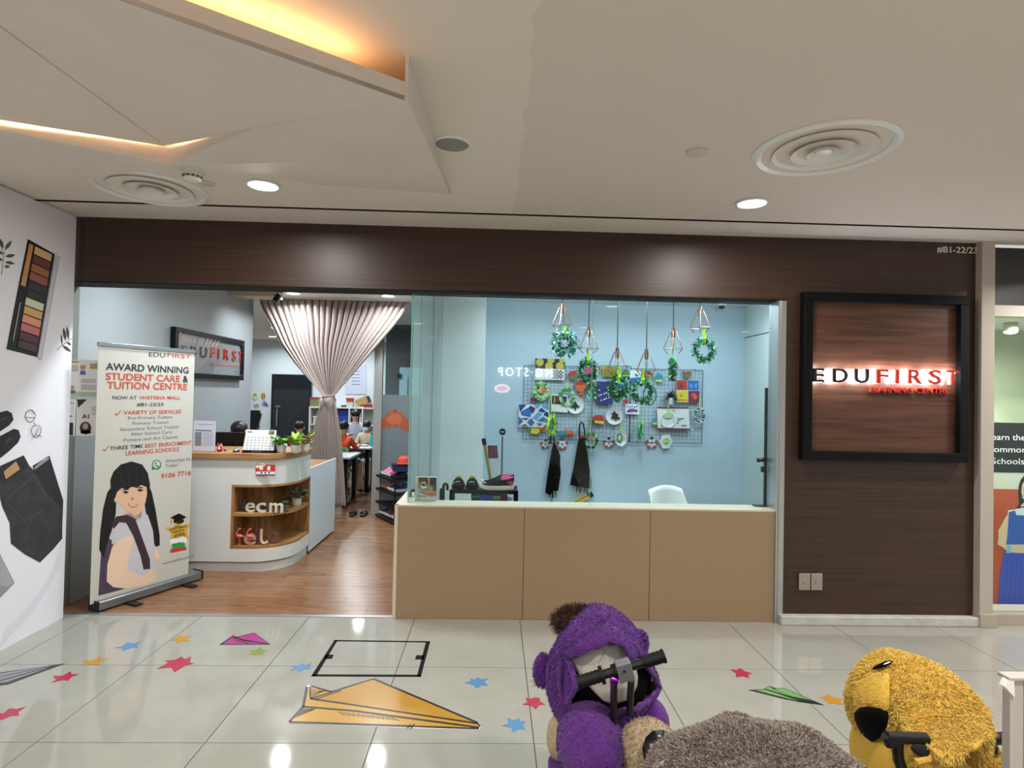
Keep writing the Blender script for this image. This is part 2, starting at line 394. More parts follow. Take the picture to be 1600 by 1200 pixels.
# ------------------------------------------------------------------ corridor ceiling with its folded panels
ceil = struct('ceiling', MB().box(-3.35, 8, -10.2, -0.405, HC, HC+.1), CEILC)
MB().box(-3.35, 8, -0.365, 0.02, HC+.006, HC+.1).build('border_strip', CEILW, ceil)
MB().box(-3.35, 8, -0.40, -0.36, HC+.06, HC+.1).box(-3.35, 8, -0.372, -0.3655, HC+.0005, HC+.06).box(-3.35, 8, -0.4045, -0.398, HC+.002, HC+.06).build('shadow_gap', GAP, ceil)  # faces inside the gap coloured black to paint its shade
def fold(name, pts, up=0.018):
    """A folded panel: bottom outline from pixels at their heights, thickened upward."""
    P = [p if isinstance(p, Vector) else at(p[0], p[1], Z=p[2]) for p in pts]
    n = len(P); vs = P+[p+Vector((0,0,up)) for p in P]
    c = sum(P, Vector())/n; 
    fs = []
    vs += [c, c+Vector((0,0,up))]
    nz = sum((P[i]-c).cross(P[(i+1)%n]-c).z for i in range(n))
    for i in range(n):
        j = (i+1) % n
        if nz > 0: fs += [(2*n, j, i), (2*n+1, n+i, n+j), (i, j, n+j, n+i)]
        else: fs += [(2*n, i, j), (2*n+1, n+j, n+i), (j, i, n+i, n+j)]
    return MB().add(vs, fs).build(name, CEILW, ceil, smooth=False)
a0 = at(632, 157, Z=2.775); a1 = at(184, 0, Z=2.775); a2 = a1+(a1-a0)*1.6
Q = at(415, 197, Z=2.815); V = at(258, 228, Z=2.893); V2 = at(258, 253, Z=2.81)
L0 = at(-70, 176, Z=2.865); JT = V+(at(0, 40, Z=2.84)-V)*1.9
SB = Vector((0, .045, 0))                                   # the lower panels stand back behind a lit slot
V2 = V+SB; V2.z = 2.812; L1 = L0+SB; L1.z = 2.836; Q2 = Vector(Q)
P2 = at(700, 303, Z=2.935)
fold('folded_panel', [a0, Q, V, JT, a2, a1])
fold('folded_panel', [V+Vector((-.004, .004, 0)), L0, L0+Vector((-.2, -1.2, 0)), JT+Vector((-.006, 0, 0))])
fold('folded_panel', [V2, L1, Vector((-3.08, L1.y+.3, 2.88)), at(48, 302, Z=2.93), at(140, 279, Z=2.90)])
fold('folded_panel', [V2, Q2-Vector((0, 0, .004)), a0, P2, at(500, 289, Z=2.935), at(300, 258, Z=2.885)])
def wallface(name, p, q, zp_, zq_, th=.012):
    a, b = Vector(p), Vector(q); c, e = Vector((b.x, b.y, zq_)), Vector((a.x, a.y, zp_)); n = (b-a).cross(Vector((0,0,1))).normalized()*th
    MB().add([a, b, c, e]+[v+n for v in (a, b, c, e)], [(0,1,2,3),(7,6,5,4),(0,4,5,1),(1,5,6,2),(2,6,7,3),(3,7,4,0)]).build(name, CEILW, ceil, smooth=False)
wallface('slot_face', L1, V2, HC, HC); wallface('slot_face', V2, Q2, HC, HC); wallface('panel_side', a0, P2, HC, HC)
d = (a1-a0).normalized(); nrm = Vector((-d.y, d.x, 0)); nrm = nrm if nrm.y > 0 else -nrm
wallface('panel_upstand', a0, a2, 2.845, 2.845+(a2.z-a0.z))
mid = (a0+a2)/2+nrm*0.10; ln = (a2-a0).length
ORG = (1.0, 0.53, 0.24)
cl = tag(MB().box(-ln*.44, ln*.44, -.010, .010, -.006, .006).build('cove_light', mat('amber_led', '#ffb060', 0.5, emit='#ff9a3c', estr=3.0), None, (mid.x, mid.y, 2.825), (0, 0, math.atan2(d.y, d.x))), 'amber strip light hidden in the slot of the folded ceiling panel', 'light')
lamp('cove_lamp', (mid.x, mid.y, 2.836), 2.8, ORG, ln*.86, 170, (pi, 0, math.atan2(d.y, d.x)), 'RECTANGLE', 0.03)
for (p, qv, pw) in ((V, L0, 1.3), (V, Q, 0.8)):
    e = Vector(qv)-Vector(p); n = Vector((-e.y, e.x, 0)).normalized(); n = n if n.y > 0 else -n
    c = Vector(p)+e*.45-n*.03; c.z = 2.925
    o = lamp('cove_lamp', c, pw, (1.0, .62, .32), e.length*.8, 150, (0, 0, 0), 'RECTANGLE', 0.012)
    zz = -(n*1.0+Vector((0,0,-.35))).normalized(); xx = Vector((e.x, e.y, 0)).normalized(); yy = zz.cross(xx).normalized(); xx = yy.cross(zz)
    o.rotation_euler = Matrix((xx, yy, zz)).transposed().to_euler()

# ------------------------------------------------------------------ shopfront shell
struct('trim_fascia', MB().box(-3.5, 2.232, 0, 0.22, 2.472, 2.954), LAMIN)
struct('trim_fascia_edge', MB().box(-3.5, 2.232, 0.004, 0.224, 2.464, 2.474), GAP)
struct('wall_right', MB().box(2.2325, 3.73, 0.0, 0.2, 0.0, 2.954), LAMIN)
struct('baseboard_right', MB().box(2.20, 3.732, -0.062, 0.0, 0.0, 0.068), mat('painted_kerb', '#b9b7b3', 0.6, noise=0.12, nscale=14), bevel=0.006)
struct('trim_window_post', MB().box(2.172, 2.234, -0.012, 0.14, 0.0, 2.46).box(2.190, 2.196, -0.02, -0.012, 0.0, 2.46), SILVER)
kw = sgroup('wall_front')
for (x0, x1) in ((-0.700, 0.249), (0.2525, 1.2085), (1.212, 2.172)):
    MB().box(x0, x1, 0.0, 0.03, 0.0, 0.838).build('panel', BEIGE, kw, bevel=0.002)
MB().box(-0.705, 2.17, 0.006, 0.20, 0.0, 0.83).build('core', mat('panel_joint', '#4c4235', 0.8), kw)
MB().box(-0.725, 2.172, 0.0, 0.22, 0.838, 0.850).box(-0.725, -0.56, 0.22, 0.62, 0.838, 0.850).build('coping', mat('pale_coping', '#c4b8a2', 0.5), kw)
MB().box(-0.722, -0.56, 0.2, 0.62, 0.0, 0.838).build('return', mat('return_wall', '#a9b7b6', 0.6), kw)
MB().box(-0.725, -0.700, -0.003, 0.03, 0.0, 0.85).build('corner_trim', mat('corner_trim', '#c9bda4', 0.45), kw)
g1 = sgroup('window_1')
MB().box(-0.635, 0.756, 0.085, 0.095, 0.85, 2.455).build('glass_pane', CLEAR, g1, smooth=False)
MB().box(0.760, 2.172, 0.085, 0.095, 0.85, 2.455).build('glass_pane', CLEAR, g1, smooth=False)
MB().box(-0.640, -0.632, 0.097, 0.60, 0.85, 2.455).box(-0.640, -0.632, 0.62, 1.60, 0.02, 2.9).build('glass_pane', SIDEG, g1, smooth=False)
MB().box(-0.640, -0.632, 1.604, 2.6, 0.02, 2.9).build('glass_pane', SIDEG, g1, smooth=False)
MB().box(-0.645, -0.635, 0.083, 0.097, 0.85, 2.455).box(0.7565, 0.7595, 0.084, 0.096, 0.85, 2.455).build('glass_edge', EDGE, g1)
MB().box(-0.641, -0.631, 1.596, 1.608, 0.02, 2.9).build('glass_joint', mat('dark_seal', '#22282b', 0.5), g1)
# pillar and the neighbouring shop
struct('trim_pillar', MB().box(3.732, 3.835, -0.06, 0.25, 0.10, 2.954), mat('pillar_paint', '#aea69c', 0.6))
struct('trim_pillar_foot', MB().box(3.728, 3.86, -0.075, 0.25, 0.0, 0.10), mat('pillar_foot', '#a89e90', 0.6), bevel=0.003)
struct('trim_corridor_ledge', MB().box(3.835, 5.6, -0.03, 0.2, 0.0, 0.085), mat('pillar_foot', '#a89e90', 0.6))

# ------------------------------------------------------------------ interior shell
DISP = mat('pale_blue_wall', '#b9cddb', 0.55); SHOPW = mat('shop_white_wall', '#d4dfe2', 0.6); GREYW = mat('grey_feature_wall', '#979c9e', 0.5, noise=0.03, nscale=2)
GREYF = mat('grey_return_wall', '#6d706c', 0.55)
struct('wall_entrance', MB().box(-3.40, -3.255, 0.24, 3.52, 0, 2.96), GREYW)
struct('wall_return', MB().box(-3.50, -3.2555, 0.17, 0.24, 0, 2.96), GREYF)
struct('wall_display', MB().box(-0.12, 3.45, 3.2, 3.3, 0, 2.96), DISP)
struct('trim_column', MB().box(-0.66, -0.12, 2.6, 3.3, 0, 2.96), mat('column_white', '#e0e8e8', 0.55))
dw = sgroup('wall_side')
MB().box(3.29, 3.40, 0.2, 3.2, 0, 2.498).build('panel', mat('side_panel', '#c6d2d2', 0.5), dw)
MB().box(3.29, 3.40, 0.2, 3.2, 2.510, 2.96).build('panel', mat('side_panel', '#c6d2d2', 0.5), dw)
MB().box(3.305, 3.40, 0.2, 3.2, 2.49, 2.52).build('seam', GAP, dw)
struct('ceiling_display', MB().box(-0.7, 3.5, 0.15, 3.3, 2.905, 2.96), mat('display_ceiling', '#d8dee0', 0.7))
struct('ceiling_entrance', MB().box(-3.5, -0.62, 0.15, 3.55, 2.915, 2.96), mat('shop_ceiling', '#dddcd8', 0.7))
struct('ceiling_room', MB().box(-7.4, 0.1, 3.55, 10.6, 2.93, 2.98), mat('shop_ceiling', '#dddcd8', 0.7))
struct('wall_back', MB().box(-7.4, 0.1, 10.4, 10.5, 0, 2.96), SHOPW)
struct('wall_room_left', MB().box(-7.4, -7.3, 3.4, 10.5, 0, 2.96), SHOPW)
struct('wall_room_front', MB().box(-7.4, -3.40, 3.42, 3.52, 0, 2.96), SHOPW)
struct('wall_room_right', MB().box(-2.0, 0.1, 6.4, 6.5, 0, 2.96).box(-2.0, -1.9, 6.5, 10.4, 0, 2.96), mat('dark_grey_wall', '#55585a', 0.6))
struct('wall_room_end', MB().box(-0.02, 0.1, 3.3, 6.4, 0, 2.96), SHOPW)
struct('trim_soffit', MB().box(-3.255, -2.717, 2.8, 3.1, 2.834, 2.915), mat('soffit_beige', '#b5aa94', 0.6))
struct('wall_shop_right', MB().box(3.40, 3.73, 0.2, 3.3, 0, 2.96), SHOPW)
# left hoarding and the far side of the corridor
LILAC = mat('hoarding_print', '#e4e1e7', 0.45)
struct('wall_left', MB().box(-3.15, -3.10, -9.0, -0.045, 0, 2.93), LILAC)
struct('wall_opposite', MB().box(-3.4, 8, -10.2, -10.0, 0, 3.0), mat('opposite_wall', '#8f8a84', 0.6))
# ------------------------------------------------------------------ ceiling fittings
def downlight(name, x, y, z, m, label, r=0.085):
    t = thing(name, label, 'light', (x, y, z))
    MB().lathe([(r, 0), (r*1.18, -.002), (r*1.2, -.008), (r*1.02, -.012), (r*.98, -.004)], n=28, cap=False).build('trim_ring', WHITEP, t)
    MB().lathe([(r*.98, -.006), (r*.9, -.009), (.001, -.010)], n=28).build('diffuser', m, t)
    return t
downlight('downlight', *CORRIDOR_LAMPS[0], HC, LEDM, 'lit round downlight beside the smoke detector in the corridor ceiling')
downlight('downlight', *CORRIDOR_LAMPS[1], HC, LEDM, 'lit round downlight below the big air diffuser near the signboard')
for i, (x, y) in enumerate(ADDED_LAMPS):
    downlight('downlight', x, y, HC, LEDM, 'unseen corridor downlight added for its light', r=0.085)['group'] = 'unseen downlights added to light the corridor'
downlight('shop_downlight', *ENTRY_LAMPS[0], 2.915, LEDC, 'bright shop ceiling light above the left end of the curtain', 0.08)
downlight('shop_downlight', *ENTRY_LAMPS[1], 2.915, LEDC, 'bright shop ceiling light above the right end of the curtain', 0.08)
for (x, y) in ENTRY_LAMPS[2:]: downlight('shop_downlight', x, y, 2.915, LEDC, 'unseen shop ceiling light added behind the wood fascia for the counter', 0.08)['group'] = 'unseen lights added behind the fascia'
for (x, y) in SHOW_LAMPS: downlight('shop_downlight', x, y, 2.905, LEDC, 'round ceiling light inside the window display room', 0.08)['group'] = 'display room ceiling lights'
for (x, y) in ROOM_LAMPS: downlight('shop_downlight', x, y, 2.93, LEDC, 'round ceiling light in the back classroom', 0.08)['group'] = 'classroom ceiling lights'

def diffuser(x, y, label):
    t = thing('air_diffuser', label, 'vent', (x, y, HC))
    R = 0.335
    MB().lathe([(R, 0), (R, -.006), (R*.93, -.016), (R*.86, -.006), (R*.852, .004)], n=40, cap=False).build('outer_ring', WHITEP, t)
    MB().lathe([(R*.852, .004), (R*.84, .055)], n=40, cap=False).build('throat', mat('vent_throat_shade', '#4a4640', .7), t)  # inner wall coloured dark grey, painting the shade of the recess
    MB().lathe([(R*.85, .055), (.01, .056)], n=32, cap=False).build('duct', GAP, t)
    for (r0, r1, z) in ((.70, .50, -.004), (.44, .27, -.012), (.22, .10, -.018)):
        MB().lathe([(R*r0, z), (R*(r0+.012), z-.007), (R*r1, z+.035), (R*(r1-.02), z+.042), (R*(r0-.04), z+.006)], n=36, cap=False).build('cone_ring', WHITEP, t)
    MB().lathe([(.03, .02), (.035, -.014), (.001, -.018)], n=16).build('hub', WHITEP, t)
    MB().box(-R*.84, R*.84, -.01, .01, .02, .035).box(-.01, .01, -R*.84, R*.84, .02, .035).build('cross_bar', GAP, t)
diffuser(1.614, -1.59, 'large round white air diffuser above the right downlight')
diffuser(-2.185, -0.70, 'round white air diffuser partly behind the folded ceiling panel')
t = thing('ceiling_speaker', 'round grey speaker grille in the corridor ceiling', 'speaker', (-0.237, -1.516, HC))
MB().lathe([(.098, 0), (.098, -.006), (.086, -.010), (.084, -.004)], n=32, cap=False).build('rim', WHITEP, t)
MB().lathe([(.085, -.005), (.001, -.008)], n=32).build('grille', mat('speaker_grille', '#8d8c86', 0.8, bump=0.3, nscale=600), t)
tag(MB().lathe([(.052, 0), (.052, -.008), (.046, -.012), (.001, -.013)], n=28).build('sprinkler_cover', mat('ceiling_disc', '#cbbfb3', 0.6), None, (1.002, -1.524, HC)), 'small flat round cover plate left of the big diffuser', 'cover plate')
tag(MB().lathe([(.05, 0), (.05, -.006), (.044, -.010), (.001, -.010)], n=28).build('sprinkler_cover', mat('ceiling_disc', '#cbbfb3', 0.6), None, (-1.778, -0.834, HC)), 'small flat round cover plate next to the smoke detector', 'cover plate')
t = thing('smoke_detector', 'white smoke detector on the ceiling at the folded panel tip', 'detector', (-1.765, -1.02, HC))
MB().lathe([(.058, 0), (.058, -.014), (.052, -.018)], n=28).build('base', WHITEP, t)
MB().lathe([(.046, -.018), (.05, -.024), (.05, -.045), (.036, -.056), (.001, -.058)], n=28).build('head', WHITEP, t)
b = MB()
for i in range(12):
    a = 2*pi*i/12; b.obox((.0502*math.cos(a), .0502*math.sin(a), -.035), (.004, .016, .008), Matrix.Rotation(a, 3, 'Z'))
b.build('slot', GAP, t)

# ------------------------------------------------------------------ wall number, sockets, signboard
wp = Plane((0, -.004, 0))
b = MB(); wp.line(b, '#B1-22/23', 1464, 394, 1527, 396, 9, -.006, 0, .006, th=.004)
tag(b.build('unit_number', mat('white_vinyl', '#e8e6e2', 0.5), None, smooth=False), 'white unit number lettering at the top corner of the dark wood wall', 'lettering')
a_, b_ = at(1253, 457, Y=-.05), at(1508, 722, Y=-.05)
x0, x1, z0, z1 = 2.342, 3.626, 1.248, 2.524
sg = thing('shop_sign', 'square walnut signboard with black frame and backlit lettering', 'sign', (0, 0, 0))
FW = .07
MB().box(x0, x1, -.075, -.004, z1-FW, z1).box(x0, x1, -.075, -.004, z0, z0+FW).box(x0, x0+FW, -.075, -.004, z0+FW, z1-FW).box(x1-FW, x1, -.075, -.004, z0+FW, z1-FW).build('frame', mat('sign_frame_black', '#040405', .6, spec=.2), sg, bevel=.004)
MB().box(x0+FW, x1-FW, -.028, -.004, z0+FW, z1-FW).build('wood_panel', SIGNW, sg)
sp = Plane((0, -.105, 0))
LB = mat('letter_black', '#15151a', 0.3); LR = mat('letter_red', '#c5301c', 0.35, emit='#d03018', estr=0.06); GLOW = mat('letter_backlight', '#ffffff', 0.5, emit='#eaf1ff', estr=55)
spans = [('E', 1271, 1288), ('D', 1302, 1325), ('U', 1336, 1358), ('F', 1370, 1388), ('I', 1400, 1405), ('R', 1420, 1441), ('S', 1452, 1471), ('T', 1480, 1498)]
for ch, p0, p1 in spans:
    yb = 596.5+(p0-1271)*.016; bm_ = MB(); sp.line(bm_, ch, p0, yb, p1, yb, 20.5, -.105, 0, .016, th=.018)
    lo = bm_.build('letter', LB if ch in 'EDU' else LR, sg, smooth=False)
    g = MB(); sp.line(g, ch, p0, yb, p1, yb, 20.5, -.070, 0, .014, th=.010); g.build('light_backing', GLOW, lo, smooth=False)
b = MB(); sp.line(b, 'LEARNING CENTRE', 1367, 613, 1492, 615, 8.2, -.05, 0, .004, th=.02); b.build('lettering', mat('letter_small_red', '#9c2a18', 0.5), sg, smooth=False)
for k, px in enumerate((1248, 1267)):
    p0, p1 = at(px, 896, Y=-.012), at(px+18, 922, Y=-.012)
    t = thing('socket_plate', 'steel floor-box socket plate low on the wood wall, the %s of two' % ('left one' if k == 0 else 'right one'), 'socket', ((p0.x+p1.x)/2, -.004, (p0.z+p1.z)/2))
    hw, hh = (p1.x-p0.x)/2-.002, (p0.z-p1.z)/2
    MB().box(-hw, hw, -.012, 0, -hh, hh).build('plate', mat('socket_steel', '#b0a89c', 0.35, 0.7), t, bevel=.002)
    MB().lathe([(.014, 0), (.012, .006), (.001, .007)], n=16).build('knob', STEEL, t, (0, -.011, 0), (pi/2, 0, 0))
    for sx in (-1, 1):
        for sz in (-1, 1): MB().cyl((sx*hw*.75, -.012, sz*hh*.8), (sx*hw*.75, -.014, sz*hh*.8), .004, n=8).build('screw', STEEL, t)

# ------------------------------------------------------------------ neighbour shop window
n1 = sgroup('window_2')
MB().box(3.835, 5.6, .03, .06, 2.47, 2.93).build('dark_panel', mat('neighbour_header', '#24221f', 0.4), n1)
MB().box(3.835, 5.6, -.01, .06, 2.385, 2.47).build('white_rail', mat('rail_white', '#c9c2b6', 0.5), n1)
MB().box(3.835, 5.6, .04, .05, .085, 2.385).build('glass_pane', CLEAR, n1, smooth=False)
struct('wall_neighbour', MB().box(3.835, 5.6, .95, 1.0, 0, 2.95), mat('pale_green_wall', '#b9c0a0', 0.6))
struct('ceiling_neighbour', MB().box(3.835, 5.6, .06, 1.0, 2.40, 2.45), WHITE)
struct('wall_neighbour_side', MB().box(3.735, 3.84, .26, 1.0, 0, 2.95), mat('pale_green_wall', '#b9c0a0', 0.6))
t = thing('track_spotlight', 'white cylinder track spotlight in the neighbouring shop window', 'light', at(1578, 500, Y=.45))
MB().box(-.16, .30, -.02, .02, .10, .125).build('track', WHITEP, t)
MB().cyl((.02, 0, .10), (.01, 0, .03), .012).build('stem', WHITEP, t)
MB().cyl((.006, 0, .05), (-.012, -.02, -.105), .048, .052, 20).build('head', mat('spot_beige', '#c8bfae', 0.4), t)
MB().cyl((-.0125, -.021, -.106), (-.013, -.0215, -.109), .044, .044, 20).build('lens', LEDM, t)
lamp('spot_lamp', at(1580, 532, Y=.20), 9, (1, .93, .72), 0.08, 90, (.35, 0, 0))
lamp('shop_and_fill_lamp', (4.4, .17, 2.38), 14, WARMW, .3, 160)  # added fill lamp without a fitting, brightens the poster front
np_ = Plane((0, .30, 0))
t = thing('window_poster', 'shop window poster with black text band and schoolgirl in blue pinafore', 'poster', (0, .30, 0))
o = at(1540, 660, Y=.30); top = at(1560, 660, Y=.30).z; bt = at(1560, 969, Y=.30).z
MB().box(3.86, 5.4, 0, .01, bt, top).build('board', mat('poster_cream', '#c9c6b2', 0.5), t)
mid_ = at(1560, 738, Y=.30).z; orz = at(1560, 764, Y=.30).z
pr_ = MB(); L_ = []
def PP(pts, y, m): pr_.flat(np_.poly(pts), -y, m)
pr_.flat([(3.86, mid_), (5.4, mid_), (5.4, top), (3.86, top)], -.001, 0)
pr_.flat([(3.86, bt), (5.4, bt), (5.4, orz), (3.86, orz)], -.001, 1)
Zq = lambda *p: zp(1540, 680, 3.75, *p)
PP(Zq((225,235),(205,260),(192,300),(190,350),(195,400),(172,440),(165,452),(195,440),(205,420),(235,400),(300,430),(330,300),(300,240)), .002, 2)          # hair
PP(Zq((228,262),(212,290),(207,330),(215,370),(240,385),(270,370),(290,330),(280,270)), .003, 3)                                                     # face
PP(Zq((200,415),(240,378),(262,420)), .003, 3)
PP(Zq((130,440),(165,435),(215,425),(270,432),(330,450),(350,600),(215,620),(120,590)), .0025, 4)                                                     # blouse
PP(Zq((140,445),(115,480),(72,560),(75,640),(120,645),(132,560)), .003, 5)                                                                             # sleeve
PP(Zq((135,450),(170,440),(178,468),(260,470),(300,440),(340,450),(345,700),(110,700),(125,590)), .0035, 6)                                            # pinafore
PP(Zq((72,560),(70,610),(110,640),(235,640),(300,650),(300,690),(210,690),(130,685),(95,655),(68,640)), .0045, 5)                                     # arms
PP(Zq((105,690),(330,695),(380,1060),(215,1070),(178,1082),(165,1050),(110,1040),(68,1015),(80,830)), .004, 7)                                         # skirt
for i in range(7): PP(strip(Zq((130+26*i, 710))[0], Zq((105+30*i, 1035))[0], 1.0), .0045, 8)
PP(Zq((120,645),(147,645),(142,690),(118,690)), .005, 9)
PP(Zq((216,318),(222,314),(226,318),(222,321)), .005, 2); PP(Zq((213,352),(226,360),(235,356),(224,354)), .005, 10)
pr_.build('print', [mat('poster_black', '#191817', 0.4), mat('poster_orange', '#b5481d', 0.5), HAIR, mat('poster_skin', '#d8b894', 0.5), mat('poster_blouse', '#d5d8d2', 0.5), mat('poster_skin', '#d8b894', 0.5),
                    mat('poster_blue', '#2c56a4', 0.5), mat('poster_skirt', '#2a48b2', 0.5), mat('poster_blue_dark', '#20398c', 0.5), mat('poster_watch', '#6fb4cf', 0.5), MAROON], t, smooth=False)
b = MB()
np_.line(b, 'Learn the', 1543, 687, 1601, 688, 9, -.004, 0, .0); np_.line(b, 'Common', 1541, 706, 1603, 707, 9, -.004); np_.line(b, 'Schools and', 1549, 724.5, 1628, 726, 9, -.004)
b.build('lettering', mat('white_vinyl', '#e8e6e2', 0.5), t, smooth=False)

# ------------------------------------------------------------------ prints on the left hoarding
hp = Plane((-3.10, 0, 0), pi/2)
hl = bpy.data.objects['wall_left']
def HP(name, layers, mats):
    """Flat print on the hoarding: layers of (pixel outline, material index)."""
    b = MB()
    for k, (p, m) in enumerate(layers): b.flat(hp.poly(p), -.0012-.0003*k, m)
    return b.build(name, mats, hl, (-3.10, 0, 0), (0, 0, pi/2), smooth=False)
Z1 = lambda *p: zp(0, 350, 5.217, *p)
sw = ['#d6ad7c','#6b4032','#9a6446','#93564a','#392b36','#2c2b2f','#cfcfae','#d0a268','#d4946c','#bf6b68','#572b36','#4a3338']
LAY = [(Z1((225,122),(445,245),(300,1085),(50,1020),(120,650),(155,470)), 0), (Z1((238,158),(272,175),(205,512),(168,495)), 1)]
A, B_, C_, D_ = (282,180),(425,250),(290,1060),(132,1010)
for i in range(12):
    def q(t, u):
        l = (A[0]+(D_[0]-A[0])*t, A[1]+(D_[1]-A[1])*t); r = (B_[0]+(C_[0]-B_[0])*t, B_[1]+(C_[1]-B_[1])*t)
        return (l[0]+(r[0]-l[0])*u, l[1]+(r[1]-l[1])*u)
    LAY.append((Z1(q(i/12,.02), q(i/12,.98), q((i+.86)/12,.98), q((i+.86)/12,.02)), 3+i))
LAY += [(strip(Z1((480,262))[0], Z1((330,1105))[0], .5), 0), (strip(Z1((462,235))[0], Z1((440,420))[0], .5), 2), (Z1((445,260),(478,262),(325,1110),(300,1085)), 2), (strip(Z1((158,640))[0], Z1((100,950))[0], 1.0), 2)]
HP('printed_palette', LAY, [mat('print_black', '#171518', 0.5), mat('print_tan', '#c08a58', 0.5), mat('print_lid', '#c5c0cc', 0.5)]+[mat('print_swatch_%d' % i, c, 0.5) for i, c in enumerate(sw)])
LG = mat('print_leaf', '#4c5a35', 0.6); DK = mat('print_dark_leaf', '#3c413d', 0.6)
def leaf(c, a, L, W): 
    return [(c[0]+math.cos(a)*L*t-math.sin(a)*W*math.sin(pi*t)*s, c[1]+math.sin(a)*L*t+math.cos(a)*W*math.sin(pi*t)*s) for s, ts in ((1,[0,.15,.35,.6,.85,1]),(-1,[.85,.6,.35,.15])) for t in ts]
HP('printed_sprig', [(strip(Z1((0,150))[0], Z1((30,250))[0], .8), 0), (strip(Z1((32,230))[0], Z1((10,415))[0], .8), 0), (leaf(Z1((38,212))[0], -.95, 18, 3), 0), (leaf(Z1((40,265))[0], -.15, 16, 3), 0),
    (leaf(Z1((38,308))[0], .2, 16, 2.6), 0), (leaf(Z1((32,345))[0], .1, 9, 2.5), 0), (leaf(Z1((22,200))[0], -1.9, 17, 3), 0), (leaf(Z1((20,250))[0], -2.4, 9, 2), 0), (leaf(Z1((18,300))[0], -2.6, 8, 2), 0)], [LG])
HP('printed_sprig', [(strip(Z1((460,1025))[0], Z1((585,930))[0], .9), 0), (leaf(Z1((505,985))[0], -1.65, 17, 1.3), 0), (leaf(Z1((535,955))[0], -1.75, 22, 2.4), 0), (leaf(Z1((558,945))[0], -1.7, 22, 2), 0), (leaf(Z1((510,990))[0], .65, 16, 2.4), 0), (leaf(Z1((545,962))[0], .7, 8, 1.6), 0)], [DK])
Z2 = lambda *p: zp(0, 600, 2.857, *p)
HP('printed_jeans', [(Z2((220,320),(282,520),(275,690),(200,560),(145,365)), 1), (Z2((105,318),(130,365),(150,385),(210,490),(278,560),(277,690),(235,740),(178,797),(110,760),(48,712),(42,620),(8,545),(-15,440),(0,365)), 0),
    (Z2((105,318),(130,368),(20,440),(-15,420),(0,372)), 1), (Z2((70,345),(88,380),(25,425),(15,392)), 2), (Z2((150,372),(212,320),(218,335),(155,382)), 3),
    (strip(Z2((20,522))[0], Z2((150,408))[0], .6), 4), (strip(Z2((20,522))[0], Z2((108,612))[0], .6), 4), (strip(Z2((108,612))[0], Z2((185,565))[0], .6), 4), (strip(Z2((150,408))[0], Z2((210,520))[0], .6), 4), (strip(Z2((48,712))[0], Z2((178,770))[0], .5), 4)],
    [mat('print_denim', '#2c2c30', 0.7, noise=.35, nscale=9), mat('print_denim_dark', '#1b1b1e', 0.7), mat('print_patch', '#b08a5c', 0.6), mat('print_cuff', '#8b8a8d', 0.6), mat('print_stitch', '#57575c', 0.6)])
ringpts = lambda c, rx, ry, w_: None
GL = []
for c in ((133,143),(156,210)):
    cc = Z2(c)[0]
    for i in range(18):
        a, b2 = 2*pi*i/18, 2*pi*(i+1)/18
        GL.append((strip((cc[0]+7.5*math.cos(a), cc[1]+9.5*math.sin(a)), (cc[0]+7.5*math.cos(b2), cc[1]+9.5*math.sin(b2)), .9), 0))
GL += [(strip(Z2((142,168))[0], Z2((150,185))[0], 1), 0), (strip(Z2((105,148))[0], Z2((150,152))[0], .9), 0), (strip(Z2((143,240))[0], Z2((165,195))[0], .9), 0), (strip(Z2((130,115))[0], Z2((145,135))[0], .9), 0), (strip(Z2((150,225))[0], Z2((178,236))[0], .9), 0)]
HP('printed_glasses', GL, [mat('print_black', '#171518', 0.5)])
HP('printed_shoe', [(Z2((-40,150),(0,126),(30,118),(52,130),(60,160),(40,185),(0,212),(-40,235)), 0), (leaf(Z2((0,165))[0], -.55, 14, 2), 1)], [mat('print_black', '#171518', 0.5), mat('print_shine', '#3a383c', 0.5)])
HP('printed_shoe', [(Z2((-40,250),(0,232),(60,200),(82,205),(92,235),(80,262),(40,300),(5,328),(-40,345)), 0), (leaf(Z2((20,265))[0], -.7, 16, 2.4), 1)], [mat('print_black', '#171518', 0.5), mat('print_shine', '#3a383c', 0.5)])
HP('printed_bag', [(Z2((-30,730),(0,760),(65,888),(0,955),(-30,985)), 0), (Z2((0,765),(60,888),(30,905),(0,900)), 1)], [mat('print_grey', '#8d8b90', 0.5), mat('print_grey_light', '#a3a1a6', 0.5)])
arc = []
HP('printed_curve', [([(0,1008),(0,1013)]+[(93*t, 1003-48*t-70*t*t) for t in (.2,.4,.6,.8,1)]+[(95, 850)]+[(95-95*t, 850+140*t**.6) for t in (.15,.3,.5,.7,.9)], 0)], [mat('print_lilac', '#dad6de', 0.45)])
# ------------------------------------------------------------------ roll-up banner
bl, br = at(150, 941, Z=.07), at(309, 893, Z=.07)
bl.z = br.z = 0
ang = math.atan2(br.y-bl.y, br.x-bl.x)
bp_ = Plane(bl, ang); BW = (br-bl).length
BAN = thing('roll_up_banner', 'tall roll-up banner with smiling schoolgirl standing beside the reception counter', 'banner', bl, ang)
TL, TR = bp_.uv(153, 532), bp_.uv(305, 550); BL2, BR2 = bp_.uv(156, 936), bp_.uv(308, 890)
ux0, ux1 = TL[0], TR[0]; zt = (TL[1]+TR[1])/2; zb = .085
bm_ = MB().box(-.01, BW+.005, -.05, .06, .012, .078)
bm_.build('base_housing', mat('banner_aluminium', '#8d8f92', 0.35, .8), BAN, bevel=.008)
MB().box(-.016, -.009, -.056, .066, .008, .084).box(BW+.004, BW+.011, -.056, .066, .008, .084).build('end_cap', BLACK, BAN)
for fx in (.22, .70): MB().box(fx-.03, fx+.03, -.17, .12, 0, .014).build('foot', BLACK, BAN, bevel=.004)
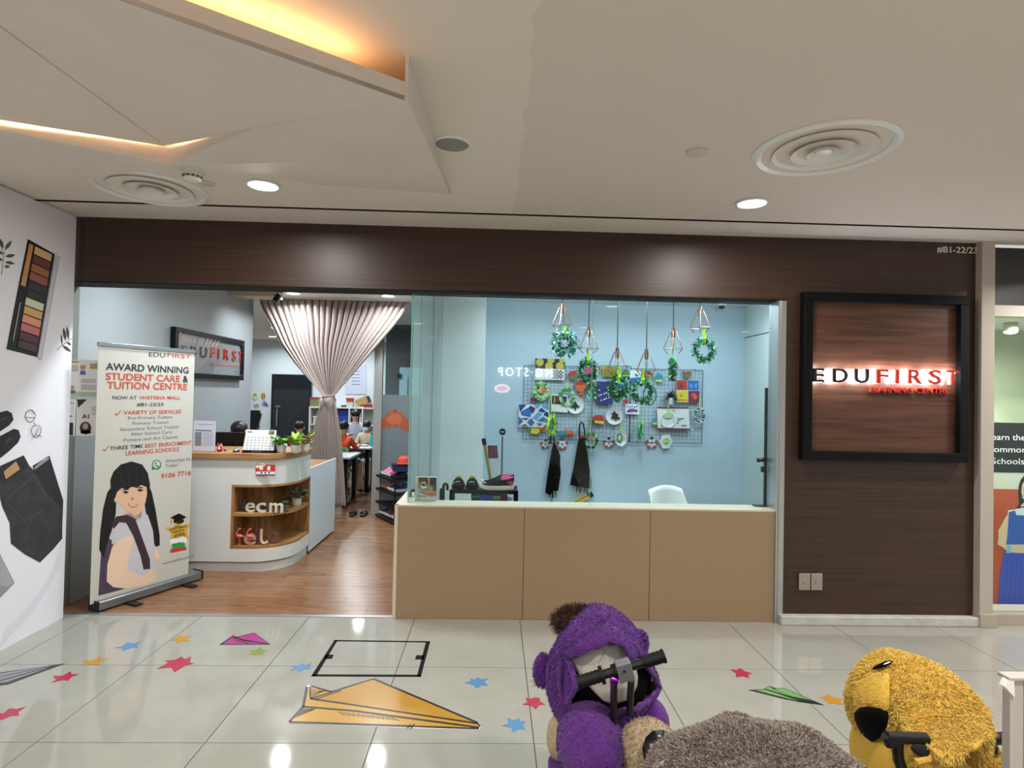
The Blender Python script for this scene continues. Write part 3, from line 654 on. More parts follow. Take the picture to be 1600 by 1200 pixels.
MB().cyl((BW/2, .03, .07), (BW/2, .03, zt), .008).build('support_pole', STEEL, BAN)
MB().box(ux0, ux1, -.008, .012, zt-.028, zt+.004).build('top_rail', mat('banner_aluminium', '#8d8f92', 0.35, .8), BAN, bevel=.003)
MB().box(ux0+.004, ux1-.004, -.001, .001, zb-.02, zt-.02).build('printed_sheet', mat('banner_vinyl', '#c8c3ba', 0.45), BAN)
Zb = lambda *p: zp(130, 510, 2.665, *p)
def BT(mats_lines, name, m):
    b = MB()
    for (s, x0, y0, x1, y1, c, bold) in mats_lines:
        (p0, p1) = Zb((x0, y0), (x1, y1)); bp_.line(b, s, p0[0], p0[1], p1[0], p1[1], c/2.665, -.0025, 0, bold)
    return b.build(name, m, BAN, smooth=False)
BT([('EDU', 273, 125, 340, 129, 18, 0), ('AWARD WINNING', 93, 183, 438, 194, 27, .02), ('&', 414, 231, 436, 232, 25, .03), ('NOW AT', 121, 304, 222, 304, 14, .01), ('#B1-22/23', 222, 332, 333, 331, 13, .015),
    ('THREE TIME', 110, 516, 247, 505, 15, .012)], 'lettering', DARKINK)
BT([('FIRST', 350, 129, 448, 134, 18, 0), ('STUDENT CARE', 93, 222, 402, 231, 27, .02), ('TUITION CENTRE', 98, 261, 432, 263, 27, .02), ('WISTERIA MALL', 232, 304, 404, 304, 14, .015),
    ('VARIETY OF SERVICES', 167, 367, 407, 362, 15, .015), ('BEST ENRICHMENT', 257, 505, 451, 491, 15, .015), ('LEARNING SCHOOLS', 176, 537, 398, 518, 16, .015), ('9106 7716', 323, 631, 447, 621, 19, .02)], 'lettering', REDINK)
BT([('Pre-Primary Tuition', 186, 386, 371, 384, 12, 0), ('Primary Tuition', 205, 409, 354, 405, 12, 0), ('Secondary School Tuition', 152, 434, 397, 424, 12, 0), ('After School Care', 197, 453, 368, 446, 12, 0),
    ('Pottery and Art Classes', 167, 479, 393, 466, 12, 0), ('WhatsApp Us', 341, 568, 446, 557, 13, 0), ('Today!', 341, 587, 394, 583, 13, 0), ('www.edufirst.com.sg', 330, 993, 457, 960, 12, 0)], 'lettering', GREYINK)
b = MB()
def BP(pts, lay, m, mb=None): (mb or b).flat(bp_.poly(Zb(*pts)), -.0014-.0003*lay, m)
G = [HAIR, mat('banner_skin', '#e0b493', 0.5), mat('banner_shirt', '#c9c3cb', 0.5), mat('banner_strap', '#3a2730', 0.5), mat('banner_bag', '#4a3a52', 0.5), mat('banner_lip', '#b5604f', 0.5), mat('banner_skin_light', '#ebc9ae', 0.5), WHITE, mat('banner_hair_shine', '#3a2a2e', 0.4)]
BP([(62,1122),(75,930),(105,880),(130,900),(120,1000),(130,1085),(200,1085)], 0, 4)
BP([(118,668),(100,690),(82,760),(70,860),(66,930),(85,965),(95,920),(118,850),(135,780),(138,720)], 1, 0)
BP([(262,640),(285,690),(300,760),(318,870),(318,912),(302,918),(285,890),(270,830),(258,760),(250,690)], 1, 0)
BP([(170,770),(175,800),(205,815),(240,800),(245,765)], 2, 1)
BP([(118,905),(125,830),(150,790),(195,775),(215,790),(245,772),(268,785),(290,850),(302,980),(295,1020),(255,1045),(175,1035),(165,960),(190,890),(205,895),(150,925)], 2, 2)
BP([(118,690),(125,640),(150,600),(200,580),(245,600),(262,640),(265,700),(258,735),(240,762),(215,776),(190,770),(160,748),(140,720)], 3, 1)
BP([(115,690),(112,640),(125,605),(155,575),(200,562),(245,575),(268,610),(278,660),(272,690),(262,668),(240,660),(225,672),(200,668),(180,682),(160,672),(140,690),(130,720),(122,715)], 5, 0)
for s in ((150,600,170,668),(185,580,190,670),(225,582,222,668),(250,600,248,655)): b.flat(strip(*bp_.poly(Zb(s[:2], s[2:])), .004), -.0032, 8)
BP([(162,690),(175,684),(190,690),(178,697)], 6, 0); BP([(222,682),(235,676),(250,682),(238,688)], 6, 0)
BP([(158,682),(178,674),(192,680)], 6, 0); BP([(220,674),(238,667),(252,673)], 6, 0)
BP([(203,712),(212,716),(205,722),(197,718)], 6, 5); BP([(185,735),(205,745),(228,738),(222,750),(205,755),(192,748)], 6, 5); BP([(190,739),(206,746),(224,741),(218,747),(206,750),(196,746)], 7, 7)
BP([(128,700),(138,695),(142,720),(134,735),(127,722)], 4, 1)
BP([(120,918),(150,888),(195,868),(210,885),(190,950),(182,1018),(250,1040),(285,1012),(308,1025),(305,1052),(270,1075),(180,1092),(125,1086),(97,1062),(100,990)], 4, 6)
BP([(135,792),(180,784),(215,800),(245,880),(277,970),(278,1010),(250,1012),(238,955),(208,872),(178,818),(150,815),(128,842),(114,832)], 5, 3)
BP([(296,915),(312,930),(318,960),(304,975),(296,960)], 4, 6)
for y in (1022, 1034, 1046): b.flat(strip(*bp_.poly(Zb((282,y),(304,y+4))), .0015), -.0034, 5)
b.build('printed_girl', G, BAN, smooth=False)
b = MB()
BP(circ(305, 576, 20, 21, 22), 0, 0, b); BP(circ(305, 575, 15.5, 16, 22), 1, 1, b); BP([(287,584),(284,599),(299,594)], 0, 0, b)
BP([(297,566),(302,565),(304,571),(301,574),(308,582),(311,579),(317,582),(315,587),(308,587),(299,578)], 2, 0, b)
b.build('phone_icon', [mat('icon_green', '#2f7d4f', 0.5), mat('banner_vinyl', '#c8c3ba', 0.45)], BAN, smooth=False)
b = MB()
for o_ in ((130, 352), (80, 500)):
    BP([(o_[0],o_[1]+12),(o_[0]+5,o_[1]+9),(o_[0]+9,o_[1]+15),(o_[0]+26,o_[1]-4),(o_[0]+28,o_[1]-2),(o_[0]+9,o_[1]+22)], 0, 0, b)
BP([(100,275),(437,276),(437,277),(100,276)], 0, 1, b)
b.build('tick_mark', [REDINK, LGREY], BAN, smooth=False)
b = MB()
BP([(395,900),(430,888),(432,903),(398,912)], 0, 3, b); BP([(368,905),(420,898),(425,918),(370,927)], 1, 4, b); BP([(362,928),(428,918),(430,930),(362,944)], 1, 5, b)
BP([(360,888),(375,878),(395,885),(415,872),(432,880),(430,905),(398,898),(362,912)], 1, 6, b)
BP([(338,838),(374,836),(390,806),(412,828),(448,820),(430,852),(440,886),(402,868),(362,888),(370,858)], 2, 0, b)
BP([(362,796),(398,778),(430,794),(396,812)], 3, 1, b); BP([(376,803),(396,812),(418,802),(418,816),(396,824),(376,816)], 2, 1, b); BP([(364,797),(368,797),(369,822),(364,822)], 3, 2, b)
b.build('badge', [mat('badge_gold', '#d8a52c', 0.45), BLACK, mat('badge_tassel', '#c28a2a', 0.5), BLUE, GREEN, RED, PAPER], BAN, smooth=False)
BT([('BEST', 382, 838, 404, 835, 7, .02), ('ENRICHMENT', 358, 848, 432, 838, 7, .03), ('LEARNING', 366, 860, 420, 852, 7, .03), ('SCHOOLS', 380, 868, 418, 862, 6, .02), ('2019/20', 374, 880, 424, 872, 10, .03)], 'lettering', DARKINK)

# ------------------------------------------------------------------ notices on the grey return wall
rp = Plane((0, .168, 0)); WPL = Plane((-3.255, 0, 0), pi/2)
def notice(label, pts, extra, mats, pl=rp, Y=.168, cat='notice'):
    c0 = pl.poly(pts); cx = sum(p[0] for p in c0)/4; cz = sum(p[1] for p in c0)/4
    base = Vector((cx, pl.o.y, cz)) if pl.a == 0 else Vector((pl.o.x, cx, cz))
    t = thing('notice', label, cat, base, pl.a)
    sh = lambda q: [(u-cx, v-cz) for u, v in q]
    MB().prism(sh(c0), -.004, 0).build('sheet', PAPER, t, smooth=False)
    b = MB()
    for p, m in extra: b.flat(sh(pl.poly(p)), -.005-.0002*m, m)
    b.build('print', mats, t, smooth=False); return t, sh
Zn = lambda *p: zp(80, 540, 2.857, *p)
NM = [mat('notice_green', '#b9c3a6', 0.6), DARKINK, GREYINK, mat('notice_blue', '#4a6fa8', 0.6), SKIN, mat('notice_tan', '#b5a070', 0.6)]
ex = [(Zn((72,205),(212,208),(212,230),(72,228)), 0), (Zn((84,66),(125,68),(125,78),(84,76)), 5)]
for yy in (88, 94, 100, 106, 112, 150, 156, 162, 176, 182, 188, 194): ex.append((Zn((135 if yy > 140 else 88, yy), (205 if yy > 140 else 122, yy+1), (205 if yy > 140 else 122, yy+2.5), (135 if yy > 140 else 88, yy+2)), 2))
ex += [(circ(*Zn((143,98))[0], 4.2, 4, 12), 4), (circ(*Zn((143,93))[0], 4.4, 2.2, 12), 1), (Zn((132,112),(154,112),(156,130),(130,130)), 3), (circ(*Zn((93,190))[0], 4, 3.5, 12), 4), (circ(*Zn((93,185))[0], 4.2, 2, 12), 1), (Zn((80,200),(108,200),(110,214),(78,214)), 3), (Zn((175,80),(208,80),(208,104),(175,104)), 5)]
notice('wide pale green notice sheet with cartoon children above the A1 sheet', Zn((70,62),(222,66),(222,236),(68,232)), ex, NM)
ex = [(Zn((118,240),(162,240),(122,278)), 1), (Zn((196,402),(212,385),(212,404)), 1), (circ(*Zn((155,368))[0], 9, 10, 16), 1), (circ(*Zn((155,360))[0], 4.4, 5, 14), 4), (Zn((132,392),(180,392),(176,378),(136,378)), 1)]
for yy in (272, 278, 284, 290, 300, 306): ex.append((Zn((182,yy),(208,yy),(208,yy+1.5),(182,yy+1.5)), 2))
t, sh = notice('white A1 notice sheet with a woman in dark headscarf on the grey wall', Zn((117,238),(222,240),(222,404),(113,402)), ex, NM)
b = MB(); q = rp.uv(*Zn((140,325))[0]); q2 = rp.uv(*Zn((170,325))[0]); o_ = t.location
textfit(b, 'A1', q[0]-o_.x, q2[0]-o_.x, q[1]-o_.z, .032, -.0062, 0, .02); b.build('lettering', DARKINK, t, smooth=False)
notice('half-hidden white notice sheet at the edge of the lilac hoarding', Zn((40,236),(110,238),(104,403),(40,402)), [(Zn((70,342),(100,344),(99,400),(70,400)), 1), (Zn((84,312),(94,313),(94,318),(84,317)), 1), (Zn((84,255),(104,256),(104,259),(84,258)), 2)], NM)

# ------------------------------------------------------------------ framed sign on the grey side wall
FP = Plane((-3.225, 0, 0), pi/2)
fy0, fy1 = at(271, 511, X=-3.225).y, at(379, 533, X=-3.225).y; fz0, fz1 = 1.80, 2.305
fs = thing('framed_sign', 'black framed sign with red and black lettering on the grey side wall', 'sign', (-3.225, 0, 0), pi/2)
fw_ = .055
MB().box(fy0, fy1, -.03, .03, fz1-fw_, fz1).box(fy0, fy1, -.03, .03, fz0, fz0+fw_).box(fy0, fy0+fw_, -.03, .03, fz0+fw_, fz1-fw_).box(fy1-fw_, fy1, -.03, .03, fz0+fw_, fz1-fw_).build('frame', BLACK, fs, bevel=.004)
MB().box(fy0+fw_, fy1-fw_, .0, .028, fz0+fw_, fz1-fw_).build('backing', mat('sign_grey', '#8f9294', 0.5), fs)
MB().box(fy0+fw_*.6, fy1-fw_*.6, -.026, -.022, fz0+fw_*.6, fz1-fw_*.6).build('glass', glass('sign_glass', (.97,.97,.97)), fs, smooth=False)
for yy in (fy0+.07, fy1-.07):
    for zz in (fz0+.06, fz1-.06): MB().cyl((yy, -.036, zz), (yy, -.03, zz), .012, n=10).build('stud', STEEL, fs)
Zs = lambda *p: zp(260, 430, 8, *p)
fr_ = Plane((-3.245, 0, 0), pi/2)
for ch, xa, xb, yb in (('E', 155, 215, 1006), ('D', 268, 342, 1016), ('U', 388, 474, 1026), ('F', 522, 576, 1030), ('I', 616, 632, 1042), ('R', 690, 750, 1052), ('S', 795, 840, 1066), ('T', 872, 914, 1082)):
    p, q = Zs((xa, yb), (xb, yb)); b = MB(); fr_.line(b, ch, p[0], p[1], q[0], q[1], 15.6, -.012, 0, .008, th=.010)
    b.build('letter', LB if ch in 'EDU' else mat('sign_red', '#d8402e', 0.4), fs, smooth=False)
b = MB(); p, q = Zs((530, 1130), (893, 1160)); fr_.line(b, 'LEARNING CENTRE', p[0], p[1], q[0], q[1], 5, -.01, 0, 0); b.build('lettering', mat('sign_red', '#d8402e', 0.4), fs, smooth=False)

# ------------------------------------------------------------------ reception counter
RC = thing('reception_counter', 'white reception counter with oak top and rounded oak display niche', 'counter', (0, 0, 0))
def outline(x0, y0, xr, r, yb, n=8, inset=0.0, close=None):
    """Front edge from x0, rounded corner into the right face at xr, back to yb."""
    p = [(x0, y0+inset)]
    cx, cy, rr = xr-r, y0+r, r-inset
    for i in range(n+1):
        a = -pi/2+(pi/2)*i/n; p.append((cx+rr*math.cos(a), cy+rr*math.sin(a)))
    p.append((xr-inset, yb)); return p
CX0, CXR, CY0, CR, CYB = -3.25, -1.885, 1.075, .36, 1.72
NX0 = -2.405                                     # left side of the niche
CW = mat('counter_white', '#d9d9d6', 0.4)
full = lambda ins: outline(CX0, CY0, CXR, CR, CYB, 8, ins)+[(CX0, CYB)]
MB().slab(full(0), .805, 1.045).build('upper_body', CW, RC)
MB().slab(full(0), .095, .215).build('lower_body', CW, RC)
MB().slab(full(.02), .0, .09).build('plinth', mat('plinth_white', '#cfcfcc', 0.5), RC)
MB().slab(full(.012), .085, .098).build('plinth_gap', GAP, RC)
MB().box(CX0, NX0, CY0, CYB, .215, .805).build('side_body', CW, RC)
MB().slab(outline(CX0, CY0-.025, CXR+.02, CR, CYB, 8)+[(CX0, CYB)], 1.045, 1.098).build('countertop', OAK, RC, bevel=.004)
inner = outline(NX0, CY0, CXR, CR, CYB, 8, .27)
outer = outline(NX0, CY0, CXR, CR, CYB, 8, 0)
b = MB()
bk = inner+[(inner[-1][0]-.02, CYB), (NX0, CYB)]
b.slab(bk, .215, .805); b.box(inner[-1][0]-.01, CXR, CYB-.02, CYB, .215, .805); b.build('niche_back', OAKV, RC)
MB().box(NX0, NX0+.022, CY0-.001, inner[0][1], .215, .805).build('niche_side', OAKV, RC)
band = outer+inner[::-1]
for nm, za, zb2 in (('niche_floor', .215, .238), ('shelf', .515, .542), ('niche_top', .785, .806)):
    b = MB(); n = len(outer)
    for i in range(n-1):
        q = [outer[i], outer[i+1], inner[i+1], inner[i]]
        b.slab(q, za, zb2)
    b.build(nm, OAK, RC)
rd = MB().box(-1.905, -1.885, 1.74, 2.70, .02, .885)
rd.build('return_panel', mat('return_white', '#d3d8de', 0.35), RC, bevel=.003)
MB().box(-2.46, -1.905, 1.74, 2.70, .835, .862).build('return_desktop', OAK, RC)
MB().box(-2.46, -2.44, 1.74, 2.70, 0, .835).box(-2.44, -1.9, 2.68, 2.70, 0, .835).build('return_leg', CW, RC)
MB().box(CX0, -2.47, 1.72, 2.20, .715, .74).build('work_desk', OAK, RC)
MB().box(-2.49, -2.47, 1.72, 2.20, 0, .715).build('work_desk_leg', CW, RC)

# sticker on the counter
cp = Plane((0, CY0-.001, 0))
Zc = lambda *p: zp(280, 640, 4.21, *p)
st = [cp.uv(*p) for p in Zc((503,363),(632,363),(632,434),(503,434))]
sc_ = Vector(((st[0][0]+st[1][0])/2, CY0-.001, (st[0][1]+st[2][1])/2))
t = thing('price_sticker', 'small red and white sticker on the white counter front', 'sticker', sc_)
S_ = lambda *p: [(u-sc_.x, v-sc_.z) for u, v in cp.poly(Zc(*p))]
MB().prism(S_((503,363),(632,363),(632,434),(503,434)), -.001, .001).build('sheet', RED, t, smooth=False)
b = MB()
b.flat(S_((505,408),(631,408),(631,426),(505,426)), -.0015, 0); b.flat(S_((505,427),(631,427),(631,434),(505,434)), -.0015, 1); b.flat(S_((528,376),(552,376),(552,396),(528,396)), -.0015, 0); b.flat(S_((580,372),(600,372),(600,400),(580,400)), -.0015, 0)
for x in (542, 566, 592): b.flat([(u, v) for u, v in S_(*circ(x, 416, 6, 6, 10))], -.002, 2)
b.flat(S_((503,348),(560,352),(568,366),(540,382),(505,385)), -.0018, 0); b.build('print', [PAPER, NAVY, BLACK], t, smooth=False)
b = MB(); qa, qb = cp.uv(*Zc((508, 366))[0]), cp.uv(*Zc((562, 364))[0]); textfit(b, 'Now', qa[0]-sc_.x, qb[0]-sc_.x, qa[1]-sc_.z, .02, -.0022, 0, .02); b.build('lettering', RED, t, smooth=False)

# letters on the counter shelves
DG = mat('letter_dark_grey', '#4a4b50', 0.5); CRM = mat('letter_cream', '#d8d0bf', 0.5); MVE = mat('letter_mauve', '#7a4846', 0.5); PNK = mat('letter_pink', '#d9b3a4', 0.5)
Zw = lambda *p: zp(350, 750, 10, *p)
def letter(ch, xa, xb, zb_, cap, y, m, label, group):
    p0, p1 = at(*Zw((xa, 500))[0], Y=y), at(*Zw((xb, 500))[0], Y=y)
    W = p1.x-p0.x; b = MB(); textfit(b, ch, -W/2, W/2, 0, cap, 0, 0, .012, th=.022)
    zmin = min(v[2] for v in b.v); b.v = [(x, yy, z-zmin) for x, yy, z in b.v]
    o = b.build('shelf_letter', m, None, ((p0.x+p1.x)/2, y, zb_), smooth=False)
    return tag(o, label, 'letter', group)
U_, Lw = .542, .238
for ch, xa, xb, lb in (('W', 190, 330, 'dark grey letter W at the left end of the upper niche shelf'), ('L', 440, 500, 'dark grey letter L behind the cream e and c'), ('O', 590, 700, 'dark grey letter O between cream c and cream m'), ('E', 905, 1000, 'dark grey letter E at the right end of the upper letters')):
    letter(ch, xa, xb, U_, .098, CY0+.10, DG, lb, 'welcome letters on the upper shelf')
for ch, xa, xb, lb, cp_ in (('e', 328, 478, 'cream letter e in the upper niche row', .125), ('c', 498, 645, 'cream letter c in the upper niche row', .125), ('m', 705, 915, 'cream letter m in the upper niche row', .125)):
    letter(ch, xa, xb, U_, cp_, CY0+.055, CRM, lb, 'welcome letters on the upper shelf')
for ch, xa, xb, lb, cp_ in (('H', 188, 330, 'mauve letter H behind the flamingo figure on the lower shelf', .135), ('l', 500, 540, 'mauve letter l between pink e and pink J-shaped l', .14), ('o', 690, 865, 'mauve letter o at the end of the lower letters', .165)):
    letter(ch, xa, xb, Lw, cp_, CY0+.11, MVE, lb, 'hello letters on the lower shelf')
letter('e', 320, 505, Lw, .145, CY0+.065, PNK, 'pale pink letter e on the lower niche shelf', 'hello letters on the lower shelf')
b = MB(); p0 = at(*Zw((590, 500))[0], Y=CY0+.065); p1 = at(*Zw((690, 500))[0], Y=CY0+.065)
W = p1.x-p0.x
b.tube([(-W/2, 0, .148), (-W/2, 0, .06), (-W*.42, 0, .035), (-W*.2, 0, .018), (W*.1, 0, .014), (W*.5, 0, .03)], .0135, 8)
tag(b.build('shelf_letter', PNK, None, (p0.x+W/2, CY0+.065, Lw)), 'pale pink hooked letter l on the lower niche shelf', 'letter', 'hello letters on the lower shelf')
# flamingos
FLM = mat('flamingo_pink', '#d8685c', 0.45)
def flamingo(px, label, top):
    p = at(*Zw((px, 1020))[0], Y=CY0+.03)
    t = thing('flamingo_figurine', label, 'figurine', (p.x, CY0+.03, Lw))
    MB().lathe([(.022, 0), (.022, .006), (.004, .008)], n=14).build('base', mat('gold', '#c9a24a', .35, .8), t)
    MB().tube([(-.004, 0, .006), (-.003, 0, .04), (-.006, 0, .07)], .003, 6).build('leg', FLM, t); MB().tube([(.005, 0, .006), (.008, 0, .04), (.003, 0, .07)], .003, 6).build('leg', FLM, t)
    MB().ell((.0, 0, .088), (.026, .018, .018), 14, 8).tube([(-.021, 0, .092), (-.029, 0, .108), (-.022, 0, .126), (-.016, 0, top-.015), (-.002, 0, top), (.014, 0, top-.006)], [.010, .008, .007, .007, .009, .008], 8).ell((.024, 0, .086), (.016, .011, .010), 10, 6).build('body', FLM, t)
    MB().cyl((.014, 0, top-.006), (.026, 0, top-.022), .006, .002, 8).build('beak', BLACK, t)
flamingo(240, 'pink flamingo figurine in front of the mauve letter H', .158); flamingo(400, 'pink flamingo figurine in front of the pale pink e', .155)

# ------------------------------------------------------------------ plants
LEAFM = [mat('leaf_green', '#3f9a3f', .5), mat('leaf_lime', '#9cc43c', .5), mat('leaf_dark', '#2c6b33', .5), mat('leaf_pinkish', '#9c7a6c', .55), mat('leaf_olive', '#6a6a45', .55)]
POTW = mat('pot_white', '#d6d3ca', .4)
def leafgeo(b, base, d, L, W, m, bend=.25):
    d = Vector(d).normalized(); s = d.cross(Vector((0,0,1))); s = s.normalized() if s.length > .05 else Vector((1,0,0)); u = s.cross(d).normalized()
    vs = []; 
    for t_, wv in ((0, .12), (.3, .9), (.6, 1), (.85, .55), (1, .04)):
        c = Vector(base)+d*L*t_-u*(bend*L*t_*t_)
        vs += [c-s*W*wv/2+u*W*.12*wv, c-u*W*.05, c+s*W*wv/2+u*W*.12*wv]
    fs = []
    for k in range(4): fs += [(3*k, 3*k+1, 3*k+4, 3*k+3), (3*k+1, 3*k+2, 3*k+5, 3*k+4)]
    b.add(vs, fs, m)
def plant(name, label, loc, pr_, ph, mats, n, L, W, seed, soil=True, spread=1.0):
    rnd = random.Random(seed)
    t = thing(name, label, 'plant', loc)
    MB().lathe([(pr_*.72, 0), (pr_*.9, ph*.25), (pr_, ph*.8), (pr_*1.0, ph), (pr_*.9, ph), (pr_*.88, ph*.85)], n=20).build('pot', POTW, t)
    MB().lathe([(pr_*.89, ph*.86), (.001, ph*.9)], n=16).build('soil', BROWN, t)
    st_ = MB()
    for k in range(n):
        a = rnd.uniform(0, 2*pi); el = rnd.uniform(.15, 1.2); h = rnd.uniform(.1, .55)*L*1.3
        d_ = (math.cos(a)*math.cos(el)*spread, math.sin(a)*math.cos(el)*spread, math.sin(el))
        base = Vector((math.cos(a)*pr_*.4, math.sin(a)*pr_*.4, ph*.9))
        tip = base+Vector((math.cos(a)*pr_*.3*spread, math.sin(a)*pr_*.3*spread, h))
        st_.tube([base, tip], .0018, 5)
        lb = MB(); leafgeo(lb, tip, d_, L*rnd.uniform(.7, 1.15), W*rnd.uniform(.8, 1.1), 0, rnd.uniform(.1, .45)); lb.build('leaf', mats[rnd.randrange(len(mats))], t)
    st_.build('stem', LEAFM[2], t); return t
def onTop(px, py, y): p = at(px, py, Y=y); return Vector((p.x, y, 1.098))
plant('potted_plant', 'small green leafy plant in white pot beside the desk calendar', onTop(439, 709, 1.19), .046, .072, [LEAFM[0], LEAFM[0], LEAFM[2], LEAFM[1]], 26, .075, .045, 3)
plant('potted_plant', 'lime green leafy plant in white pot, middle of the three', onTop(462, 709, 1.19), .046, .075, [LEAFM[1], LEAFM[1], LEAFM[0]], 28, .085, .045, 5)
plant('potted_plant', 'pinkish brown leafy plant in white pot at the counter end', onTop(477, 707, 1.34), .042, .075, [LEAFM[3], LEAFM[4], LEAFM[3], LEAFM[1]], 26, .095, .04, 8)
pp_ = at(468, 795, Y=1.40)
plant('succulent', 'grey-brown succulent in small white pot at the right end of the niche shelf', (-1.945, 1.50, .543), .046, .075, [LEAFM[4], mat('leaf_grey', '#57524b', .6), LEAFM[3]], 30, .085, .06, 11, spread=1.2)

# ------------------------------------------------------------------ things on the counter
t = thing('document_stand', 'white printed price sheet in a clear stand behind the banner', 'document stand', onTop(322, 709, 1.16), -.12)
a_ = at(308, 657, Y=1.16); b_ = at(335.5, 705, Y=1.16); W = b_.x-a_.x; H = a_.z-1.10
MB().box(-W*.75, W/2, -.003, .003, .003, H).build('sheet', mat('price_sheet', '#cfcedb', .6), t)
MB().box(-W*.75, W/2, -.02, .03, 0, .004).build('foot', glass('acrylic', (.95,.97,.98)), t)
b = MB(); 
for k in range(9): b.flat([(-W*.66, H*(.62-.05*k)), (-W*.28, H*(.62-.05*k)), (-W*.28, H*(.59-.05*k)), (-W*.66, H*(.59-.05*k))], -.004, 0)
b.flat([(-W*.66, H*.67), (W*.3, H*.67), (W*.3, H*.70), (-W*.66, H*.70)], -.004, 0); b.flat([(-W*.5, H*.88), (W*.35, H*.88), (W*.35, H*.89), (-W*.5, H*.89)], -.004, 1)
for k in range(9): b.flat([(-W*.22, H*(.615-.05*k)), (W*.4, H*(.615-.05*k)), (W*.4, H*(.608-.05*k)), (-W*.22, H*(.608-.05*k))], -.004, 1)
b.build('print', [mat('slate_ink', '#5a5a70', .6), GREYINK], t, smooth=False)
t = thing('desk_calendar', 'white desk calendar with black base on the counter beside the plants', 'calendar', onTop(407, 709, 1.17))
a_, b_ = at(384, 671, Y=1.17), at(431, 709, Y=1.17); W = (b_.x-a_.x)/2; H = a_.z-1.10
b = MB().add([(-W*1.02,-.05,.02),(W*.98,-.05,.02),(W*1.0,0,H),(-W*.96,0,H),(-W*1.02,.05,.02),(W*.98,.05,.02)], [(0,1,2,3),(5,4,3,2)]); b.build('page', mat('calendar_page', '#dad9d6', .6), t, smooth=False)
MB().box(-W*1.04, W, -.055, .055, 0, .026).build('base', BLACK, t)
b = MB(); 
def cal(u, v): return (-W*.9+u*W*1.8, -.0515+.05*(v)-.0, .02+(H-.02)*v)
for r in range(5):
    for c in range(7):
        u, v = .04+c*.135, .62-.13*r; b.add([cal(u, v), cal(u+.06, v), cal(u+.06, v+.035), cal(u, v+.035)], [(0,1,2,3)], 0)
b.add([cal(.02,.87), cal(.2,.87), cal(.2,.92), cal(.02,.92)], [(0,1,2,3)], 1); b.add([cal(.78,.78), cal(1,.78), cal(1,.98), cal(.80,.98)], [(0,1,2,3)], 2); b.add([cal(.86,.8), cal(.95,.8), cal(.95,.93), cal(.88,.93)], [(0,1,2,3)], 3)
b.build('print', [mat('calendar_ink', '#9a98ad', .6), GREYINK, mat('calendar_olive', '#7d7a3c', .6), YEL], t, smooth=False)
b = MB(); textfit(b, 'CALENDAR', -W*.3, W*.4, .008, .010, -.0555, 0); b.v = [v for v in b.v]; 
b = MB(); b.flat([(-W*.42, .009), (-W*.25, .009), (-W*.25, .018), (-W*.42, .018)], -.0558, 0); b.flat([(-W*.2, .01), (W*.25, .01), (W*.25, .017), (-W*.2, .017)], -.0558, 0); b.build('base_print', GREYINK, t, smooth=False)
t = thing('service_bell', 'chrome service bell on the counter in front of the monitor', 'bell', onTop(369, 709, 1.17))
MB().lathe([(.032, 0), (.032, .008), (.026, .012)], n=20).build('base', BLACK, t); MB().lathe([(.031, .012), (.028, .026), (.018, .036), (.002, .040)], n=20).build('dome', mat('chrome', '#d8dadc', .12, 1), t); MB().cyl((0, 0, .038), (0, 0, .048), .004).build('button', STEEL, t)
t = thing('cat_figurine', 'small red cat figurine on the counter beside the price sheet', 'figurine', onTop(343, 709, 1.17))
MB().ell((0, 0, .022), (.026, .022, .024), 14, 8).build('body', mat('figurine_red', '#a8242c', .4), t); MB().ell((0, -.002, .055), (.024, .02, .020), 14, 8).cyl((-.014, 0, .068), (-.02, 0, .085), .008, .002, 8).cyl((.014, 0, .068), (.02, 0, .085), .008, .002, 8).build('head', mat('figurine_red', '#a8242c', .4), t)
MB().ell((0, -.014, .048), (.014, .01, .010), 10, 6).ell((.022, -.01, .058), (.008, .008, .012), 8, 6).ell((0, -.016, .03), (.013, .008, .012), 10, 6).build('face', mat('figurine_cream', '#e4c8a8', .4), t)
t = thing('small_ornament', 'small dark pink-rimmed ornament between red figurine and bell', 'ornament', onTop(352, 709, 1.165))
MB().ell((0, 0, .017), (.018, .014, .017), 14, 8).build('body', mat('ornament_dark', '#3a1c28', .4), t); MB().tube([(.015*math.cos(a*pi/8), -.012, .018+.014*math.sin(a*pi/8)) for a in range(16)], .004, 6, closed=True).build('rim', mat('ornament_pink', '#d4a4a8', .4), t)
t = thing('paper_cup', 'small white cup at the left edge of the desk calendar', 'cup', onTop(380, 709, 1.18))
MB().lathe([(.010, 0), (.014, .028), (.012, .028), (.009, .004)], n=14).build('cup', PAPER, t); MB().lathe([(.0135, .024), (.015, .026), (.0135, .029)], n=14, cap=False).build('rim', PAPER, t)
t = thing('monitor', 'black computer monitor behind the reception counter', 'monitor', at(360, 690, Y=1.86))
z_ = at(360, 675.5, Y=1.86).z-t.location.z; xa = at(334, 690, Y=1.86).x-t.location.x-.05; xb = at(384, 690, Y=1.86).x-t.location.x
MB().box(xa, xb, 0, .03, z_-.34, z_).build('screen_shell', BLACK, t, bevel=.006)
zz = .74-t.location.z
MB().box(xa+.02, xb-.02, .03, .032, z_-.32, z_-.02).build('screen', mat('screen_dark', '#15181c', .2), t)
MB().box(-.02, .02, -.02, -.001, zz+.002, z_-.1).build('neck', BLACK, t); MB().box(-.12, .12, -.09, .07, zz+.001, zz+.015).build('base', BLACK, t, bevel=.004)

